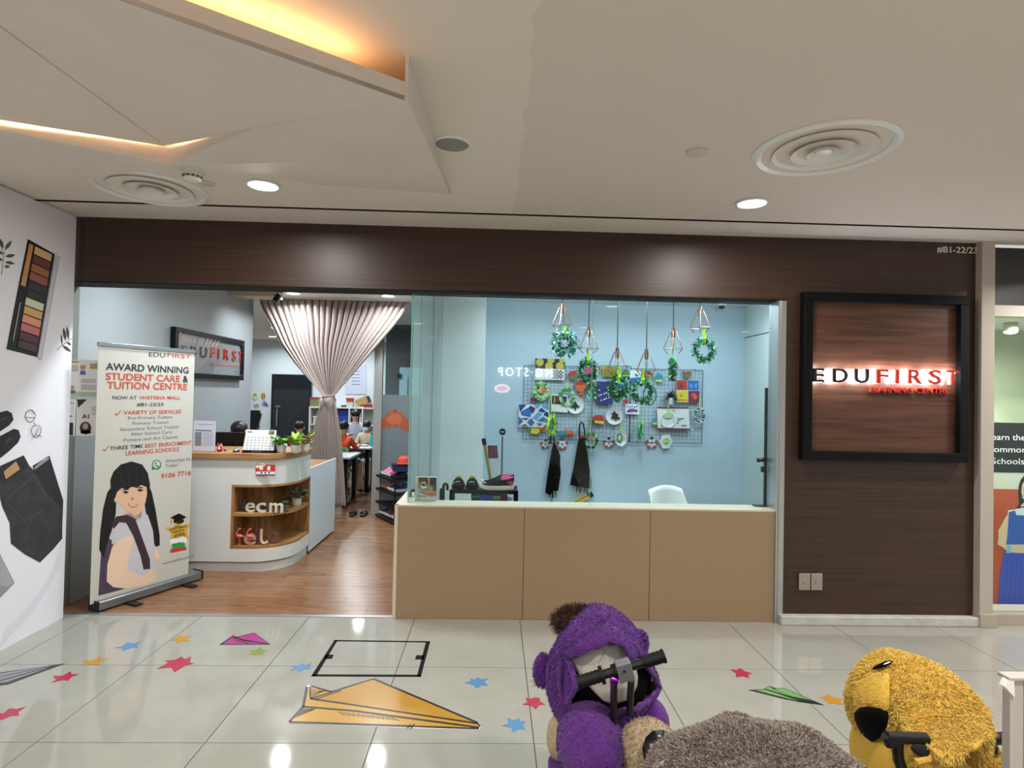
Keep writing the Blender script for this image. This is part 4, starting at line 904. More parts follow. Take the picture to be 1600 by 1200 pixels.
# ------------------------------------------------------------------ curtain
cu_t = thing('tied_curtain', 'beige satin pleated curtain tied in the middle in the shop entrance', 'curtain', (-2.17, 3.38, 0))
b = MB(); NU, NV = 300, 64
zt_, zk, zb_ = 2.895, 1.615, .165
LE = [(2.895, -.975), (2.72, -.90), (2.55, -.80), (2.30, -.665), (2.05, -.475), (1.85, -.30), (1.72, -.17), (1.615, -.085), (1.55, -.10), (1.4, -.155), (1.1, -.215), (.7, -.27), (.165, -.315)]
RE = [(2.895, 1.03), (2.72, .925), (2.55, .80), (2.30, .60), (2.05, .40), (1.85, .24), (1.72, .13), (1.615, .05), (1.55, .07), (1.4, .105), (1.1, .155), (.7, .20), (.165, .245)]
def interp(T, z):
    for (za, va), (zc, vc) in zip(T, T[1:]):
        if za >= z >= zc: 
            t_ = (za-z)/(za-zc); return va+(vc-va)*t_
    return T[-1][1]
rnd = random.Random(4); NF = 23
ph = [rnd.uniform(-1.0, 1.0) for _ in range(NF+2)]; am = [rnd.uniform(.5, 1.4) for _ in range(NF+2)]
vs = []
for j in range(NV+1):
    v = j/NV
    z = zt_+(zk-zt_)*(v/.5) if v <= .5 else zk+(zb_-zk)*((v-.5)/.5)
    l, r_ = interp(LE, z), interp(RE, z); wd = r_-l
    for i in range(NU+1):
        u = i/NU; uu = u
        f = u*NF; k = int(f); fr = f-k
        a0_ = am[k]*(1-fr)+am[k+1]*fr; p0_ = ph[k]*(1-fr)+ph[k+1]*fr
        amp = .036*a0_ if z < 2.80 else .036*a0_*(.45+.55*max(0, (2.895-z)/.095)) 
        amp *= min(1, .40+wd*.42); 
        if abs(z-zk) < .12: amp *= .5+.5*abs(z-zk)/.12
        s_ = math.sin(2*pi*f+p0_); sh_ = math.copysign(abs(s_)**.7, s_)
        sag = .0
        if 2.76 < z < 2.84: amp *= 1.25
        x = l+wd*uu+ (.3*wd/NF)*math.cos(2*pi*f+p0_)*.5
        dep = sh_*amp + .06*math.sin(pi*u)*(1-min(1, wd/2.0))
        if z < zk and wd < .7: dep += -.05*math.sin(pi*u)
        vs.append((x, dep, z+(.012*math.sin(7*u*pi) if j == NV else 0)))
fs = [(j*(NU+1)+i, j*(NU+1)+i+1, (j+1)*(NU+1)+i+1, (j+1)*(NU+1)+i) for j in range(NV) for i in range(NU)]
SAT = mat('satin_beige', '#9d8b84', .33, 0.0, .7, sheen=.3)
o = b.add(vs, fs).build('curtain_cloth', SAT, cu_t, ang=3.2)
sm = o.modifiers.new('thick', 'SOLIDIFY'); sm.thickness = .003
MB().tube([( -.018+.075*math.cos(2*pi*i/24), .06*math.sin(2*pi*i/24)-.0, 1.615+.012*math.cos(2*pi*i/24)) for i in range(24)], .014, 8, closed=True).tube([(.05, -.02, 1.62), (.075, .01, 1.58), (.07, .02, 1.53), (.05, .0, 1.52)], .009, 6).build('tie_band', mat('tie_beige', '#85736e', .5), cu_t)
MB().box(-1.02, 1.06, -.025, .025, 2.895, 2.914).build('curtain_track', WHITEP, cu_t)
t = thing('ceiling_spot', 'small black adjustable spotlight hanging at the beige soffit end', 'light', at(434, 462, Y=2.85))
MB().tube([(0, 0, .0), (-.005, 0, .06), (.0, 0, .10)], .007, 6).tube([(.0, 0, .04), (.07, 0, .055)], .004, 6).tube([(.0, 0, .055), (.06, 0, .03)], .004, 6).build('bracket', BLACK, t)
zc_ = 2.915-t.location.z
MB().box(-.03, .03, -.03, .03, zc_-.012, zc_).cyl((0, 0, .09), (0, 0, zc_-.01), .008).build('mount_plate', BLACK, t)
MB().cyl((.018, 0, .012), (-.022, -.02, -.075), .036, .040, 16).build('spot_head', BLACK, t)
t = thing('ceiling_vent', 'linear ceiling vent above the curtain in the entrance ceiling', 'vent', (-1.95, 2.35, 2.915))
MB().box(-.42, .42, -.09, .09, -.008, 0).build('frame', WHITEP, t)
for k in range(5): MB().box(-.39, .39, -.07+.03*k, -.056+.03*k, -.014, -.007).build('slat', GREY, t)
# ------------------------------------------------------------------ partition beside the curtain
g3 = sgroup('window_3')
PX0, PX1, PY = at(596, 640, Y=3.6).x, -0.64, 3.6
zf = at(620, 617, Y=PY).z
MB().box(PX0, PX1, PY, PY+.01, zf, 2.92).build('glass_pane', CLEAR, g3, smooth=False)
MB().box(PX0, PX1, PY, PY+.01, .06, zf).build('frosted_pane', FROST, g3, smooth=False)
pxa = at(583.5, 640, Y=3.58).x
MB().box(pxa, PX0+.005, PY-.03, PY+.05, 0, 2.92).build('post', mat('post_silver', '#b9bcbb', .3, .7), g3)
MB().box(PX0, PX1, PY-.01, PY+.03, 0, .06).build('bottom_rail', SILVER, g3)
pp = Plane((0, PY-.002, 0)); Zm = lambda *p: zp(530, 600, 8.575, *p)
b = MB()
def MP(pts, lay, m): b.flat(pp.poly(Zm(*pts)), PY-.002-.0004*lay, m)
MP([(535,455),(560,450),(585,470),(605,450),(670,358),(690,375),(735,340),(765,340),(800,385),(828,365),(885,450),(915,480),(930,470),(930,640),(910,650),(870,600),(835,615),(790,560),(755,600),(705,550),(665,605),(620,570),(570,615),(535,630)], 0, 0)
MP([(630,470),(690,400),(735,340),(765,340),(800,400),(850,470),(800,560),(755,520),(705,550),(660,520)], 1, 1); MP([(735,340),(765,340),(795,400),(755,385),(720,410)], 2, 2)
b.build('mountain_print', [mat('print_rust', '#a4502f', .55), mat('print_rust_light', '#b96443', .55), mat('print_rust_dark', '#93401f', .55)], g3, smooth=False)
# lit pale door seen through the clear part
d2 = sgroup('door_2')
dx0, dx1 = at(624, 600, Y=6.35).x, at(660, 600, Y=6.35).x
MB().box(dx0, dx1, 6.34, 6.40, 0, at(630, 574, Y=6.35).z).build('leaf', mat('door_pale_blue', '#bfe0ea', .4), d2)
MB().box(at(636, 585, Y=6.3).x, at(637, 585, Y=6.3).x, 6.32, 6.34, at(636, 617, Y=6.3).z-.6, at(636, 589, Y=6.3).z).build('door_edge', LGREY, d2)
MB().box(dx0-.03, dx0+.03, 6.30, 6.34, at(626, 591, Y=6.3).z, at(626, 584, Y=6.3).z).build('closer', BLACK, d2)
# ------------------------------------------------------------------ black glass door on the back wall
d1 = sgroup('door_1')
q0, q1, q2 = at(428, 587, Y=10.38), at(485, 587, Y=10.38), at(450, 608, Y=10.38)
DK1 = mat('door_black_glass', '#1d2126', .15); 
MB().box(q0.x, q1.x, 10.36, 10.40, 0, q2.z).build('leaf', mat('door_smoked', '#2a2e33', .25), d1)
MB().box(q0.x, q1.x, 10.36, 10.40, q2.z+.015, q0.z).build('transom', DK1, d1)
MB().box(q0.x-.04, q0.x, 10.35, 10.40, 0, q0.z+.04).box(q1.x, q1.x+.04, 10.35, 10.40, 0, q0.z+.04).box(q0.x, q1.x, 10.35, 10.40, q0.z, q0.z+.04).box(q0.x, q1.x, 10.355, 10.40, q2.z, q2.z+.015).build('frame', BLACKM, d1)
h0, h1 = at(433, 638, Y=10.3), at(432, 666, Y=10.3)
MB().cyl((h0.x, 10.30, h1.z), (h0.x, 10.30, h0.z), .018, n=10).cyl((h0.x, 10.30, h1.z+.05), (h0.x, 10.37, h1.z+.05), .012).cyl((h0.x, 10.30, h0.z-.05), (h0.x, 10.37, h0.z-.05), .012).build('handle', STEEL, d1)
MB().box(h0.x-.06, h0.x+.06, 10.34, 10.36, h0.z+.02, h0.z+.07).build('lock', STEEL, d1)
# ------------------------------------------------------------------ cube shelf
s0, s1 = at(483, 635, Y=10.0), at(588, 634, Y=10.0)
cs = thing('cube_shelf', 'white cube shelf unit against the classroom back wall', 'shelf', (s0.x, 10.0, 0))
W = s1.x-s0.x; H = s0.z; N = 5; tk = .035; cw = (W-tk)/N; chh = (H-tk)/3
b = MB(); b.box(0, W, 0, .38, H-tk, H).build('top', WHITE, cs); MB().box(0, W, 0, .38, 0, tk).build('base', WHITE, cs)
for i in range(N+1): MB().box(i*cw, i*cw+tk, 0, .38, tk, H-tk).build('upright', WHITE, cs)
for k in (1, 2): MB().box(tk, W-tk, .005, .37, k*chh, k*chh+tk*.7).build('shelf', WHITE, cs)
MB().box(0, W, .37, .38, 0, H).build('back_panel', mat('shelf_back', '#c5d3d6', .6), cs)
def bx(name, label, cat, loc, sx, sy, sz, m, lidm=None, rz=0, taper=1.0, rx=0):
    t = thing(name, label, cat, loc, rz)
    MB().add([(-sx/2*taper,-sy/2*taper,0),(sx/2*taper,-sy/2*taper,0),(sx/2*taper,sy/2*taper,0),(-sx/2*taper,sy/2*taper,0),(-sx/2,-sy/2,sz),(sx/2,-sy/2,sz),(sx/2,sy/2,sz),(-sx/2,sy/2,sz)],
        [(0,3,2,1),(4,5,6,7),(0,1,5,4),(1,2,6,5),(2,3,7,6),(3,0,4,7)]).build('body', m, t, bevel=.004, rot=(0, rx, 0))
    if lidm: MB().box(-sx*.53, sx*.53, -sy*.53, sy*.53, sz*.86, sz*1.02).build('lid', lidm, t, rot=(0, rx, 0))
    return t
P_ = lambda px, y: at(px, 634, Y=y).x
t = bx('snack_tub', 'red-lidded snack tub on the left end of the cube shelf', 'tub', (P_(492, 10.15), 10.15, H), .20, .16, .22, mat('tub_olive', '#7d7a55', .5), mat('tub_red', '#a02a2e', .4))
bx('snack_bag', 'small pale green packet beside the red-lidded tub', 'packet', (P_(502, 10.15), 10.15, H), .12, .08, .16, mat('packet_green', '#a9b58a', .5), WHITE)
t = bx('clear_tub', 'clear tub with orange-red lid on the cube shelf', 'tub', (P_(547, 10.15), 10.15, H), .18, .14, .12, mat('tub_clear', '#c3cdd0', .3), None, 0, .8)
bx('food_container', 'orange-red container stacked on the clear tub', 'container', (P_(547, 10.15), 10.15, H+.122), .18, .14, .10, mat('tub_orange', '#d24a30', .4), mat('tub_orange_lid', '#c0442c', .4), 0, .8)
t = thing('cardboard_box', 'tilted open cardboard box on the cube shelf', 'box', (P_(566, 10.2), 10.2, H+.055))
R_ = Matrix.Rotation(-.42, 3, 'Y')
MB().obox((0, 0, .09), (.30, .22, .17), R_).build('body', mat('cardboard', '#b0905c', .7), t); MB().obox((.165, 0, .155), (.02, .20, .15), R_).build('opening', mat('box_inside', '#3c2f22', .8), t); MB().obox((0, -.02, -.045), (.2, .2, .02), Matrix.Rotation(0, 3, 'Y')).build('underlay', CREAM, t)
bx('red_packet', 'crumpled red packet in front of the tilted cardboard box', 'packet', (P_(575, 10.08), 10.08, H), .20, .10, .09, mat('packet_red', '#b6322c', .4), mat('packet_grey', '#b9bcc2', .5), .3)
bx('small_box', 'dark little box on the cube shelf beside the clear tub', 'box', (P_(537, 10.15), 10.15, H), .10, .1, .05, DARKINK, CREAM)
def incube(i, k, name, label, cat, m, sx, sz, m2=None):
    return bx(name, label, cat, (s0.x+tk+cw*(i+.5)-tk/2, 10.17, (k*chh+tk*.7 if k else tk)+.002), sx, .2, sz, m, m2)
incube(2, 2, 'storage_bag', 'bright blue bag inside the top row of the cube shelf', 'bag', mat('bag_blue', '#1d3f9c', .6), cw*.75, chh*.82, mat('bag_blue_dark', '#18337c', .6))
incube(0, 2, 'file_box', 'white file box in the left top cube', 'box', LGREY, cw*.6, chh*.45, WHITE)
incube(3, 2, 'picture_folder', 'white folder box printed with a sketch in the right top cube', 'box', PAPER, cw*.65, chh*.8, DARKINK)
# wall poster and stickers on the back wall
bw = Plane((0, 10.39, 0))
def wallpic(name, label, cat, layers, mats, pl=bw, th=.008):
    base = pl.poly(layers[0][0]); cx = sum(p[0] for p in base)/len(base); cz = sum(p[1] for p in base)/len(base)
    y = pl.o.y; b = MB()
    sh = lambda q: [(u-cx, v-cz) for u, v in pl.poly(q)]
    b.prism(sh(layers[0][0]), -th, 0, layers[0][1])
    for k, (p, m) in enumerate(layers[1:]): b.flat(sh(p), -th-.0012*(k+1), m)
    o = b.build(name, mats, None, (cx, y, cz), smooth=False); return tag(o, label, cat)
Z5 = lambda *p: zp(380, 560, 7.5, *p)
wallpic('wall_poster', 'large pale printed sheet on the classroom wall above the cube shelf', 'poster', [(rect(540, 571, 572, 616), 0)]+[(rect(550, 580+5*k, 563, 580.7+5*k), 1) for k in range(5)], [mat('poster_lilac', '#c3cbdd', .6), GREYINK])
wallpic('wall_sticker', 'yellow striped animal sticker at the upper right of the wall cutouts', 'sticker', [(circ(*Z5((237,440))[0], 3.4, 5.4, 14), 0), (rect(*Z5((212,425))[0], *Z5((262,433))[0]), 1), (rect(*Z5((214,450))[0], *Z5((260,457))[0]), 1)], [mat('stk_yellow', '#c9a43a', .6), mat('stk_olive', '#5b5524', .6)])
wallpic('wall_sticker', 'pale yellow animal sticker nearest the grey wall edge', 'sticker', [(circ(*Z5((140,445))[0], 4, 5.5, 14), 0), (circ(*Z5((140,428))[0], 3, 2, 12), 1)], [mat('stk_cream', '#d8d3ae', .6), mat('stk_ochre', '#a8954c', .6)])
wallpic('wall_sticker', 'purple flower sticker among the wall cutouts', 'sticker', [(circ(*Z5((250,525))[0], 3.6, 4.2, 14), 0), (circ(*Z5((262,535))[0], 2.3, 2.3, 12), 1), (circ(*Z5((285,548))[0], 1.6, 1.6, 10), 1)], [mat('stk_lilac', '#a88cc4', .6), PURPLE])
wallpic('wall_sticker', 'grey and white badge sticker lowest of the wall cutouts', 'sticker', [([Z5(p)[0] for p in ((130,530),(185,530),(188,560),(160,580),(132,562))], 0), (rect(*Z5((138,545))[0], *Z5((182,556))[0]), 1)], [LGREY, mat('stk_grey', '#77756a', .6)])
# room ceiling spot, dark office chair
t = thing('office_chair', 'black high-backed office chair behind the end of the grey wall', 'chair', (-3.73, 4.6, 0))
qz = lambda px, py: at(px, py, Y=4.6)
b = MB(); b.prism([(qz(x, y).x+3.73, qz(x, y).z) for x, y in ((384,641),(405,641),(408,648),(401,676),(384,676))], -.03, .03); b.build('backrest', BLACK, t, bevel=.01)
MB().box(-.30, .12, -.48, -.02, .44, .50).build('seat', BLACK, t, bevel=.02); MB().box(-.12, -.06, -.0, .03, .48, 1.3).build('back_stem', BLACK, t); MB().cyl((-.1, -.24, .08), (-.1, -.24, .45), .025).build('column', BLACKM, t)
for k in range(5):
    a = 2*pi*k/5; MB().tube([(-.1, -.24, .09), (-.1+.27*math.cos(a), -.24+.27*math.sin(a), .06)], .015, 6).cyl((-.1+.27*math.cos(a)-.01, -.24+.27*math.sin(a), .028), (-.1+.27*math.cos(a)+.01, -.24+.27*math.sin(a), .028), .028, n=10).build('leg', BLACKM, t)
# ------------------------------------------------------------------ tables and chairs
def table(x0, x1, y0, y1, z, label):
    t = thing('work_table', label, 'table', ((x0+x1)/2, (y0+y1)/2, 0)); hx, hy = (x1-x0)/2, (y1-y0)/2
    MB().box(-hx, hx, -hy, hy, z-.03, z).build('tabletop', mat('table_white', '#dfe6e8', .35), t, bevel=.006)
    for sx in (-1, 1):
        x = sx*(hx-.08)
        MB().box(x-.03, x+.03, -hy+.03, -hy+.09, 0, z-.03).box(x-.03, x+.03, hy-.09, hy-.03, 0, z-.03).box(x-.03, x+.03, -hy+.03, hy-.03, 0, .05).box(x-.03, x+.03, -hy+.03, hy-.03, z-.08, z-.03).build('leg_frame', BLACK, t)
    MB().box(-hx+.1, hx-.1, -.02, .02, z-.08, z-.03).build('crossbar', BLACK, t); return t
table(-3.3, -2.06, 4.12, 4.80, .735, 'white-topped black-framed table nearest the tied curtain')
table(-3.65, -2.03, 5.45, 6.05, .745, 'white-topped table in front of the masked child')
def stool(x, y, seatm, label, rz=0, zs=.42):
    t = thing('school_chair', label, 'chair', (x, y, 0), rz)
    MB().box(-.19, .19, -.19, .19, zs-.02, zs).build('seat', seatm, t, bevel=.008); MB().box(-.18, .18, .18, .20, zs+.16, zs+.38).build('backrest', seatm, t, bevel=.008)
    for sx in (-1, 1):
        MB().tube([(sx*.18, -.19, 0), (sx*.16, -.17, zs-.02)], .011, 6).build('leg', WHITEP, t); MB().tube([(sx*.18, .21, 0), (sx*.165, .18, zs), (sx*.165, .195, zs+.36)], .011, 6).build('leg', WHITEP, t)
GS = mat('seat_green', '#4f9a4a', .5)
stool(-2.42, 5.06, GS, 'green seated chair under the child in orange', pi*.96); stool(-2.27, 6.50, WHITEP, 'white chair under the masked child'); stool(-2.74, 7.28, GREY, 'grey chair under the person in white', 0, .46)
stool(-3.15, 5.10, LGREY, 'light grey chair under the child in red', pi); stool(-3.9, 5.2, BLUE, 'blue chair under the dark-clothed child', pi)
stool(-2.95, 2.62, BLACK, 'black chair under the receptionist', 0, .46)
# ------------------------------------------------------------------ people
def person(label, loc, rz, s, cols, hairlen=0.0, arms='table', zs=.42, mask=False, glassesm=False, face=True, lean=-.06):
    """A seated figure facing -Y, grown as one surface on a jointed skeleton; cols = shirt, sleeve end, trousers, skin, shoes."""
    t = thing('person', label, 'person', loc, rz)
    hz = zs/s+.148
    J = dict(pel=(0,0,hz), bel=(0,lean*.3,hz+.16), che=(0,lean*.7,hz+.34), nek=(0,lean,hz+.50), hd0=(0,lean-.015,hz+.565), hd1=(0,lean-.02,hz+.64), hd2=(0,lean-.012,hz+.715))
    Rr = dict(pel=.135, bel=.125, che=.135, nek=.052, hd0=.060, hd1=.088, hd2=.070)
    E_ = [('pel','bel'),('bel','che'),('che','nek'),('nek','hd0'),('hd0','hd1'),('hd1','hd2')]; tg = {('pel','bel'):0,('bel','che'):0,('che','nek'):0,('nek','hd0'):2,('hd0','hd1'):2,('hd1','hd2'):2}
    for k, sx in (('l',-1),('r',1)):
        J['sh'+k] = (sx*.165, lean*.8, hz+.43)
        if arms == 'table': J['el'+k] = (sx*.215, lean-.10, hz+.25); J['wr'+k] = (sx*.13, lean-.33, hz+.27); J['ha'+k] = (sx*.10, lean-.41, hz+.30)
        else: J['el'+k] = (sx*.23, lean-.02, hz+.17); J['wr'+k] = (sx*.20, lean-.20, hz+.06); J['ha'+k] = (sx*.17, lean-.28, hz+.05)
        J['hi'+k] = (sx*.09, -.03, hz-.02); J['kn'+k] = (sx*.13, -.42, hz+.0); J['an'+k] = (sx*.13, -.40, .075); J['to'+k] = (sx*.15, -.56, .035)
        Rr.update({'sh'+k:.062,'el'+k:.044,'wr'+k:.028,'ha'+k:.030,'hi'+k:.09,'kn'+k:.058,'an'+k:.038,'to'+k:.032})
        for e, m in ((('che','sh'+k),0),(('sh'+k,'el'+k),0),(('el'+k,'wr'+k),1),(('wr'+k,'ha'+k),2),(('pel','hi'+k),3),(('hi'+k,'kn'+k),3),(('kn'+k,'an'+k),4),(('an'+k,'to'+k),5)):
            E_.append(e); tg[e] = m
        h = Vector(J['ha'+k]); dv = (h-Vector(J['wr'+k])).normalized(); sd = Vector((1,0,0))
        for q in range(4):
            n_ = 'f%d%s' % (q, k); J[n_] = tuple(h+dv*(.062-.006*abs(q-1.4))+sd*(.016*(q-1.5))+Vector((0,0,-.016))); Rr[n_] = .0085; e = ('ha'+k, n_); E_.append(e); tg[e] = 2
        J['th'+k] = tuple(Vector(J['wr'+k])*.45+h*.55-sd*sx*.05+dv*.02); Rr['th'+k] = .010; e = ('ha'+k, 'th'+k); E_.append(e); tg[e] = 2
    names = list(J); me = bpy.data.meshes.new('body')
    me.from_pydata([Vector(J[n])*s for n in names], [(names.index(a), names.index(b)) for a, b in E_], [])
    bm = bmesh.new(); bm.from_mesh(me); sk = bm.verts.layers.skin.verify(); bm.verts.ensure_lookup_table()
    for i, n in enumerate(names): bm.verts[i][sk].radius = (Rr[n]*s, Rr[n]*s); bm.verts[i][sk].use_root = (n == 'pel')
    bm.to_mesh(me); bm.free()
    o = bpy.data.objects.new('body', me); COL.objects.link(o)
    o.modifiers.new('skin', 'SKIN'); sb = o.modifiers.new('sub', 'SUBSURF'); sb.levels = 1; sb.render_levels = 1
    dg = bpy.context.evaluated_depsgraph_get(); nm = bpy.data.meshes.new_from_object(o.evaluated_get(dg)); bpy.data.objects.remove(o)
    nm.materials.clear()
    for c in cols: nm.materials.append(c)
    seg = [(Vector(J[a])*s, Vector(J[b])*s, tg[(a, b)]) for a, b in E_]
    for p in nm.polygons:
        best = 1e9
        for a, b, m in seg:
            ab = b-a; k = max(0, min(1, (p.center-a).dot(ab)/ab.length_squared)); d_ = (p.center-(a+k*ab)).length
            if d_ < best: best, p.material_index = d_, m
        p.use_smooth = True
    link('body', nm, t)
    hx = Vector((0, lean-.018, hz+.655))*s
    b = MB(); b.ell(hx+Vector((0, .016, .030))*s, (.097*s, .106*s, .086*s), 18, 12, rot=Matrix.Rotation(.22, 3, 'X'))
    if hairlen: b.ell(hx+Vector((0, .045, -.06-hairlen*.4))*s, (.088*s, .06*s, (.12+hairlen)*s), 16, 10)
    b.build('hair', HAIR, t)
    for sx in (-1, 1): MB().ell(hx+Vector((sx*.088, .0, -.02))*s, (.012*s, .02*s, .03*s), 8, 6).build('ear', cols[2], t)
    if face:
        for sx in (-1, 1): MB().ell(hx+Vector((sx*.034, -.083, -.022))*s, (.014*s, .008*s, .008*s), 8, 6).build('eye', DARKINK, t)
        MB().ell(hx+Vector((0, -.092, -.045))*s, (.012*s, .014*s, .018*s), 8, 6).build('nose', cols[2], t)
        if mask: MB().ell(hx+Vector((0, -.055, -.068))*s, (.066*s, .052*s, .045*s), 14, 8).build('face_mask', mat('mask_white', '#e4e8ea', .6), t)
        else: MB().ell(hx+Vector((0, -.078, -.075))*s, (.022*s, .008*s, .006*s), 8, 6).build('mouth', RED, t)
        if glassesm:
            g = MB()
            for sx in (-1, 1): g.tube([hx+Vector((sx*.036+.026*math.cos(a*pi/6), -.096, -.020+.020*math.sin(a*pi/6)))*s for a in range(12)], .004*s, 5, closed=True)
            g.tube([hx+Vector((-.012, -.098, -.018))*s, hx+Vector((.012, -.098, -.018))*s], .003*s, 5); g.build('glasses', BLACK, t)
    return t
ORS = mat('shirt_orange', '#e2511c', .65); SHS = mat('shorts_slate', '#4c5666', .7); SHO = mat('shoe_dark', '#2a2a2e', .6); WHS = mat('shirt_white', '#d9e0ee', .65); RDS = mat('shirt_red', '#c23a34', .65); SKL = mat('skin_light', '#d8ab92', .55); YLS = mat('shirt_cream', '#d9d0a8', .65)
person('person in orange shirt and grey shorts seated with back turned at the near table', (-2.42, 5.02, 0), pi*.90, .86, [ORS, SKIN, SKIN, SHS, SKIN, SHO], zs=.42, face=False)
person('person with dark hair, glasses and white mask facing out behind the far table', (at(574, 665, Y=6.45).x, 6.47, 0), -.05, .80, [YLS, SKL, SKL, SHO, SKL, SHO], zs=.42, mask=True, glassesm=True)
person('person in white long-sleeved top leaning beside the masked child', (-2.74, 7.25, 0), .3, .95, [WHS, WHS, SKL, SHO, SHO, SHO], zs=.46, arms='table', lean=-.14, hairlen=.05)
person('person in red shirt with dark hair seated just behind the tied curtain', (-3.13, 5.08, 0), pi, .84, [RDS, SKIN, SKIN, SHS, SKIN, SHO], zs=.42, face=False)
person('person with dark hair and dark clothes seated in front of the black door', (-3.88, 5.18, 0), pi, .80, [SHO, SHO, SKIN, SHO, SHO, SHO], zs=.42, face=False)
person('person with long dark hair seated at the monitor behind the reception counter', (at(377, 668, Y=2.5).x, 2.5, 0), .0, .94, [SHO, SKL, SKL, SHO, SHO, SHO], hairlen=.06, zs=.46, arms='lap')
# things on the far table
t = thing('water_bottle', 'teal water bottle standing on the table in front of the masked child', 'bottle', (at(581, 690, Y=5.75).x, 5.75, .745))
MB().lathe([(.036, 0), (.038, .01), (.038, .17), (.024, .20)], n=16).build('body', TEAL, t); MB().lathe([(.024, .198), (.026, .235), (.02, .24)], n=14).build('cap', mat('teal_dark', '#1f7f80', .5), t)
t = thing('exercise_book', 'dark-edged open exercise book on the far classroom table', 'book', (-2.32, 5.8, .745), .1)
MB().box(-.16, .16, -.1, .1, 0, .012).build('cover', NAVY, t); MB().box(-.155, -.003, -.095, .095, .012, .018).build('page', PAPER, t); MB().box(.003, .155, -.095, .095, .012, .018).build('page', PAPER, t)

# ------------------------------------------------------------------ shoes
def shoe_parts(L, W, sole, upper, accent, lining, lace):
    out = []
    def st(f):
        return [f(k/10) for k in range(11)]
    wprof = lambda t_: W/2*(.62+.55*math.sin(pi*min(1, t_*1.02))**.8*(.55+.45*t_)) if 0 < t_ < 1 else W*.22
    b = MB(); rings = []
    for k in range(13):
        t_ = k/12; x = -L/2+L*t_; hw = wprof(t_)*(.55 if k in (0, 12) else .85 if k in (1, 11) else 1)
        up = .018*max(0, (t_-.75)/.25)**2
        rings.append([(x,-hw,up),(x,-hw*1.05,.018+up),(x,-hw,.034+up),(x,hw,.034+up),(x,hw*1.05,.018+up),(x,hw,up)])
    b.loft(rings); out.append(('sole', b.mesh('sole', sole)))
    b = MB(); rings = []
    for k in range(13):
        t_ = k/12; x = -L/2+L*(.02+.96*t_); hw = wprof(t_)*(.5 if k in (0, 12) else .85 if k in (1, 11) else .97)
        h = .105 if t_ < .12 else .085 if t_ < .36 else .085+.012-(.07)*((t_-.36)/.64)
        if 0 < t_ < .1: h = .105
        up = .018*max(0, (t_-.75)/.25)**2
        rings.append([(x, hw*math.cos(pi*j/8), .030+up+(h-.030)*math.sin(pi*j/8)**.8) for j in range(9)])
    b.loft(rings, closed=True); out.append(('upper', b.mesh('upper', upper)))
    b = MB(); b.ell((-L*.27, 0, .086), (L*.18, W*.30, .020), 16, 6); out.append(('opening', b.mesh('opening', lining)))
    b = MB(); b.tube([(-L*.27+L*.19*math.cos(2*pi*i/20), W*.33*math.sin(2*pi*i/20), .088+.012*(-math.cos(2*pi*i/20))) for i in range(20)], .006, 6, closed=True); out.append(('collar', b.mesh('collar', accent)))
    b = MB()
    for i in range(5): x = -L*.05+L*.055*i; zt = .094-.016*i*.75; b.tube([(x, -W*.2, zt-.012), (x, 0, zt+.003), (x, W*.2, zt-.012)], .0035, 5)
    out.append(('laces', b.mesh('laces', lace)))
    b = MB(); b.box(-L*.47, -L*.30, -W*.36, -W*.345, .04, .07); b.box(-L*.47, -L*.30, W*.345, W*.36, .04, .07); out.append(('heel_panel', b.mesh('heel_panel', accent)))
    return out
def shoe(kind, label, loc, rz, group=None, rx=0):
    t = thing('shoe', label, 'shoe', loc, rz, group)
    for n, me in kind: link(n, me, t)
    return t
K = {}
K['blackpink'] = shoe_parts(.25, .095, mat('sole_cream', '#d9cfc0', .6), mat('knit_black', '#050506', .85, spec=.1, bump=.2, nscale=300), mat('hot_pink', '#d53f86', .5), mat('lining_pink', '#a03a63', .7), BLACK)
K['pink'] = shoe_parts(.20, .08, WHITE, mat('shoe_pink', '#d9759c', .6), mat('shoe_rose', '#b13b66', .6), PINK, WHITE)
K['black'] = shoe_parts(.24, .09, mat('sole_dark', '#1c1c1e', .6), mat('shoe_black', '#141416', .55), GREY, BLACK, WHITE)
K['navy'] = shoe_parts(.22, .085, WHITE, mat('shoe_navy', '#242c4f', .6), BLUE, NAVY, LGREY)
K['brown'] = shoe_parts(.22, .085, mat('sole_tan', '#8a6242', .6), mat('shoe_brown', '#6b3b2c', .6), MAROON, BROWN, BROWN)
K['red'] = shoe_parts(.20, .08, WHITE, mat('shoe_maroon', '#86273f', .6), PINK, MAROON, WHITE)
def slide_parts(L, W, solem, strapm, emb=None):
    b = MB(); pts = []
    for k in range(28):
        a = 2*pi*k/28; x = L/2*math.cos(a); y = W/2*math.sin(a)*(1+.12*math.cos(a))*(1-.18*math.exp(-((x+L*.08)/(L*.15))**2)); pts.append((x, y))
    b.slab(pts, 0, .024); o = [('sole', b.mesh('sole', solem))]
    b = MB(); rings = []
    for k in range(9):
        a = pi*k/8; rings.append([(xx, -W*.53*math.cos(a), .012+.058*math.sin(a)*(1-.25*abs(xx-L*.12)/(L*.2))) for xx in (-L*.02, L*.1, L*.2, L*.30)])
    vs = [v for r in rings for v in r]; fs = [(k*4+i, k*4+i+1, (k+1)*4+i+1, (k+1)*4+i) for k in range(8) for i in range(3)]
    b.add(vs, fs); b.add([(x, y*.93, z-.006) for x, y, z in vs], [f[::-1] for f in fs]); o.append(('strap', b.mesh('strap', strapm, ang=1.2)))
    if emb:
        b = MB(); 
        b.ell((L*.05, 0, .066), (.006, .030, .018), 14, 8); o.append(('badge', b.mesh('badge', emb)))
    return o
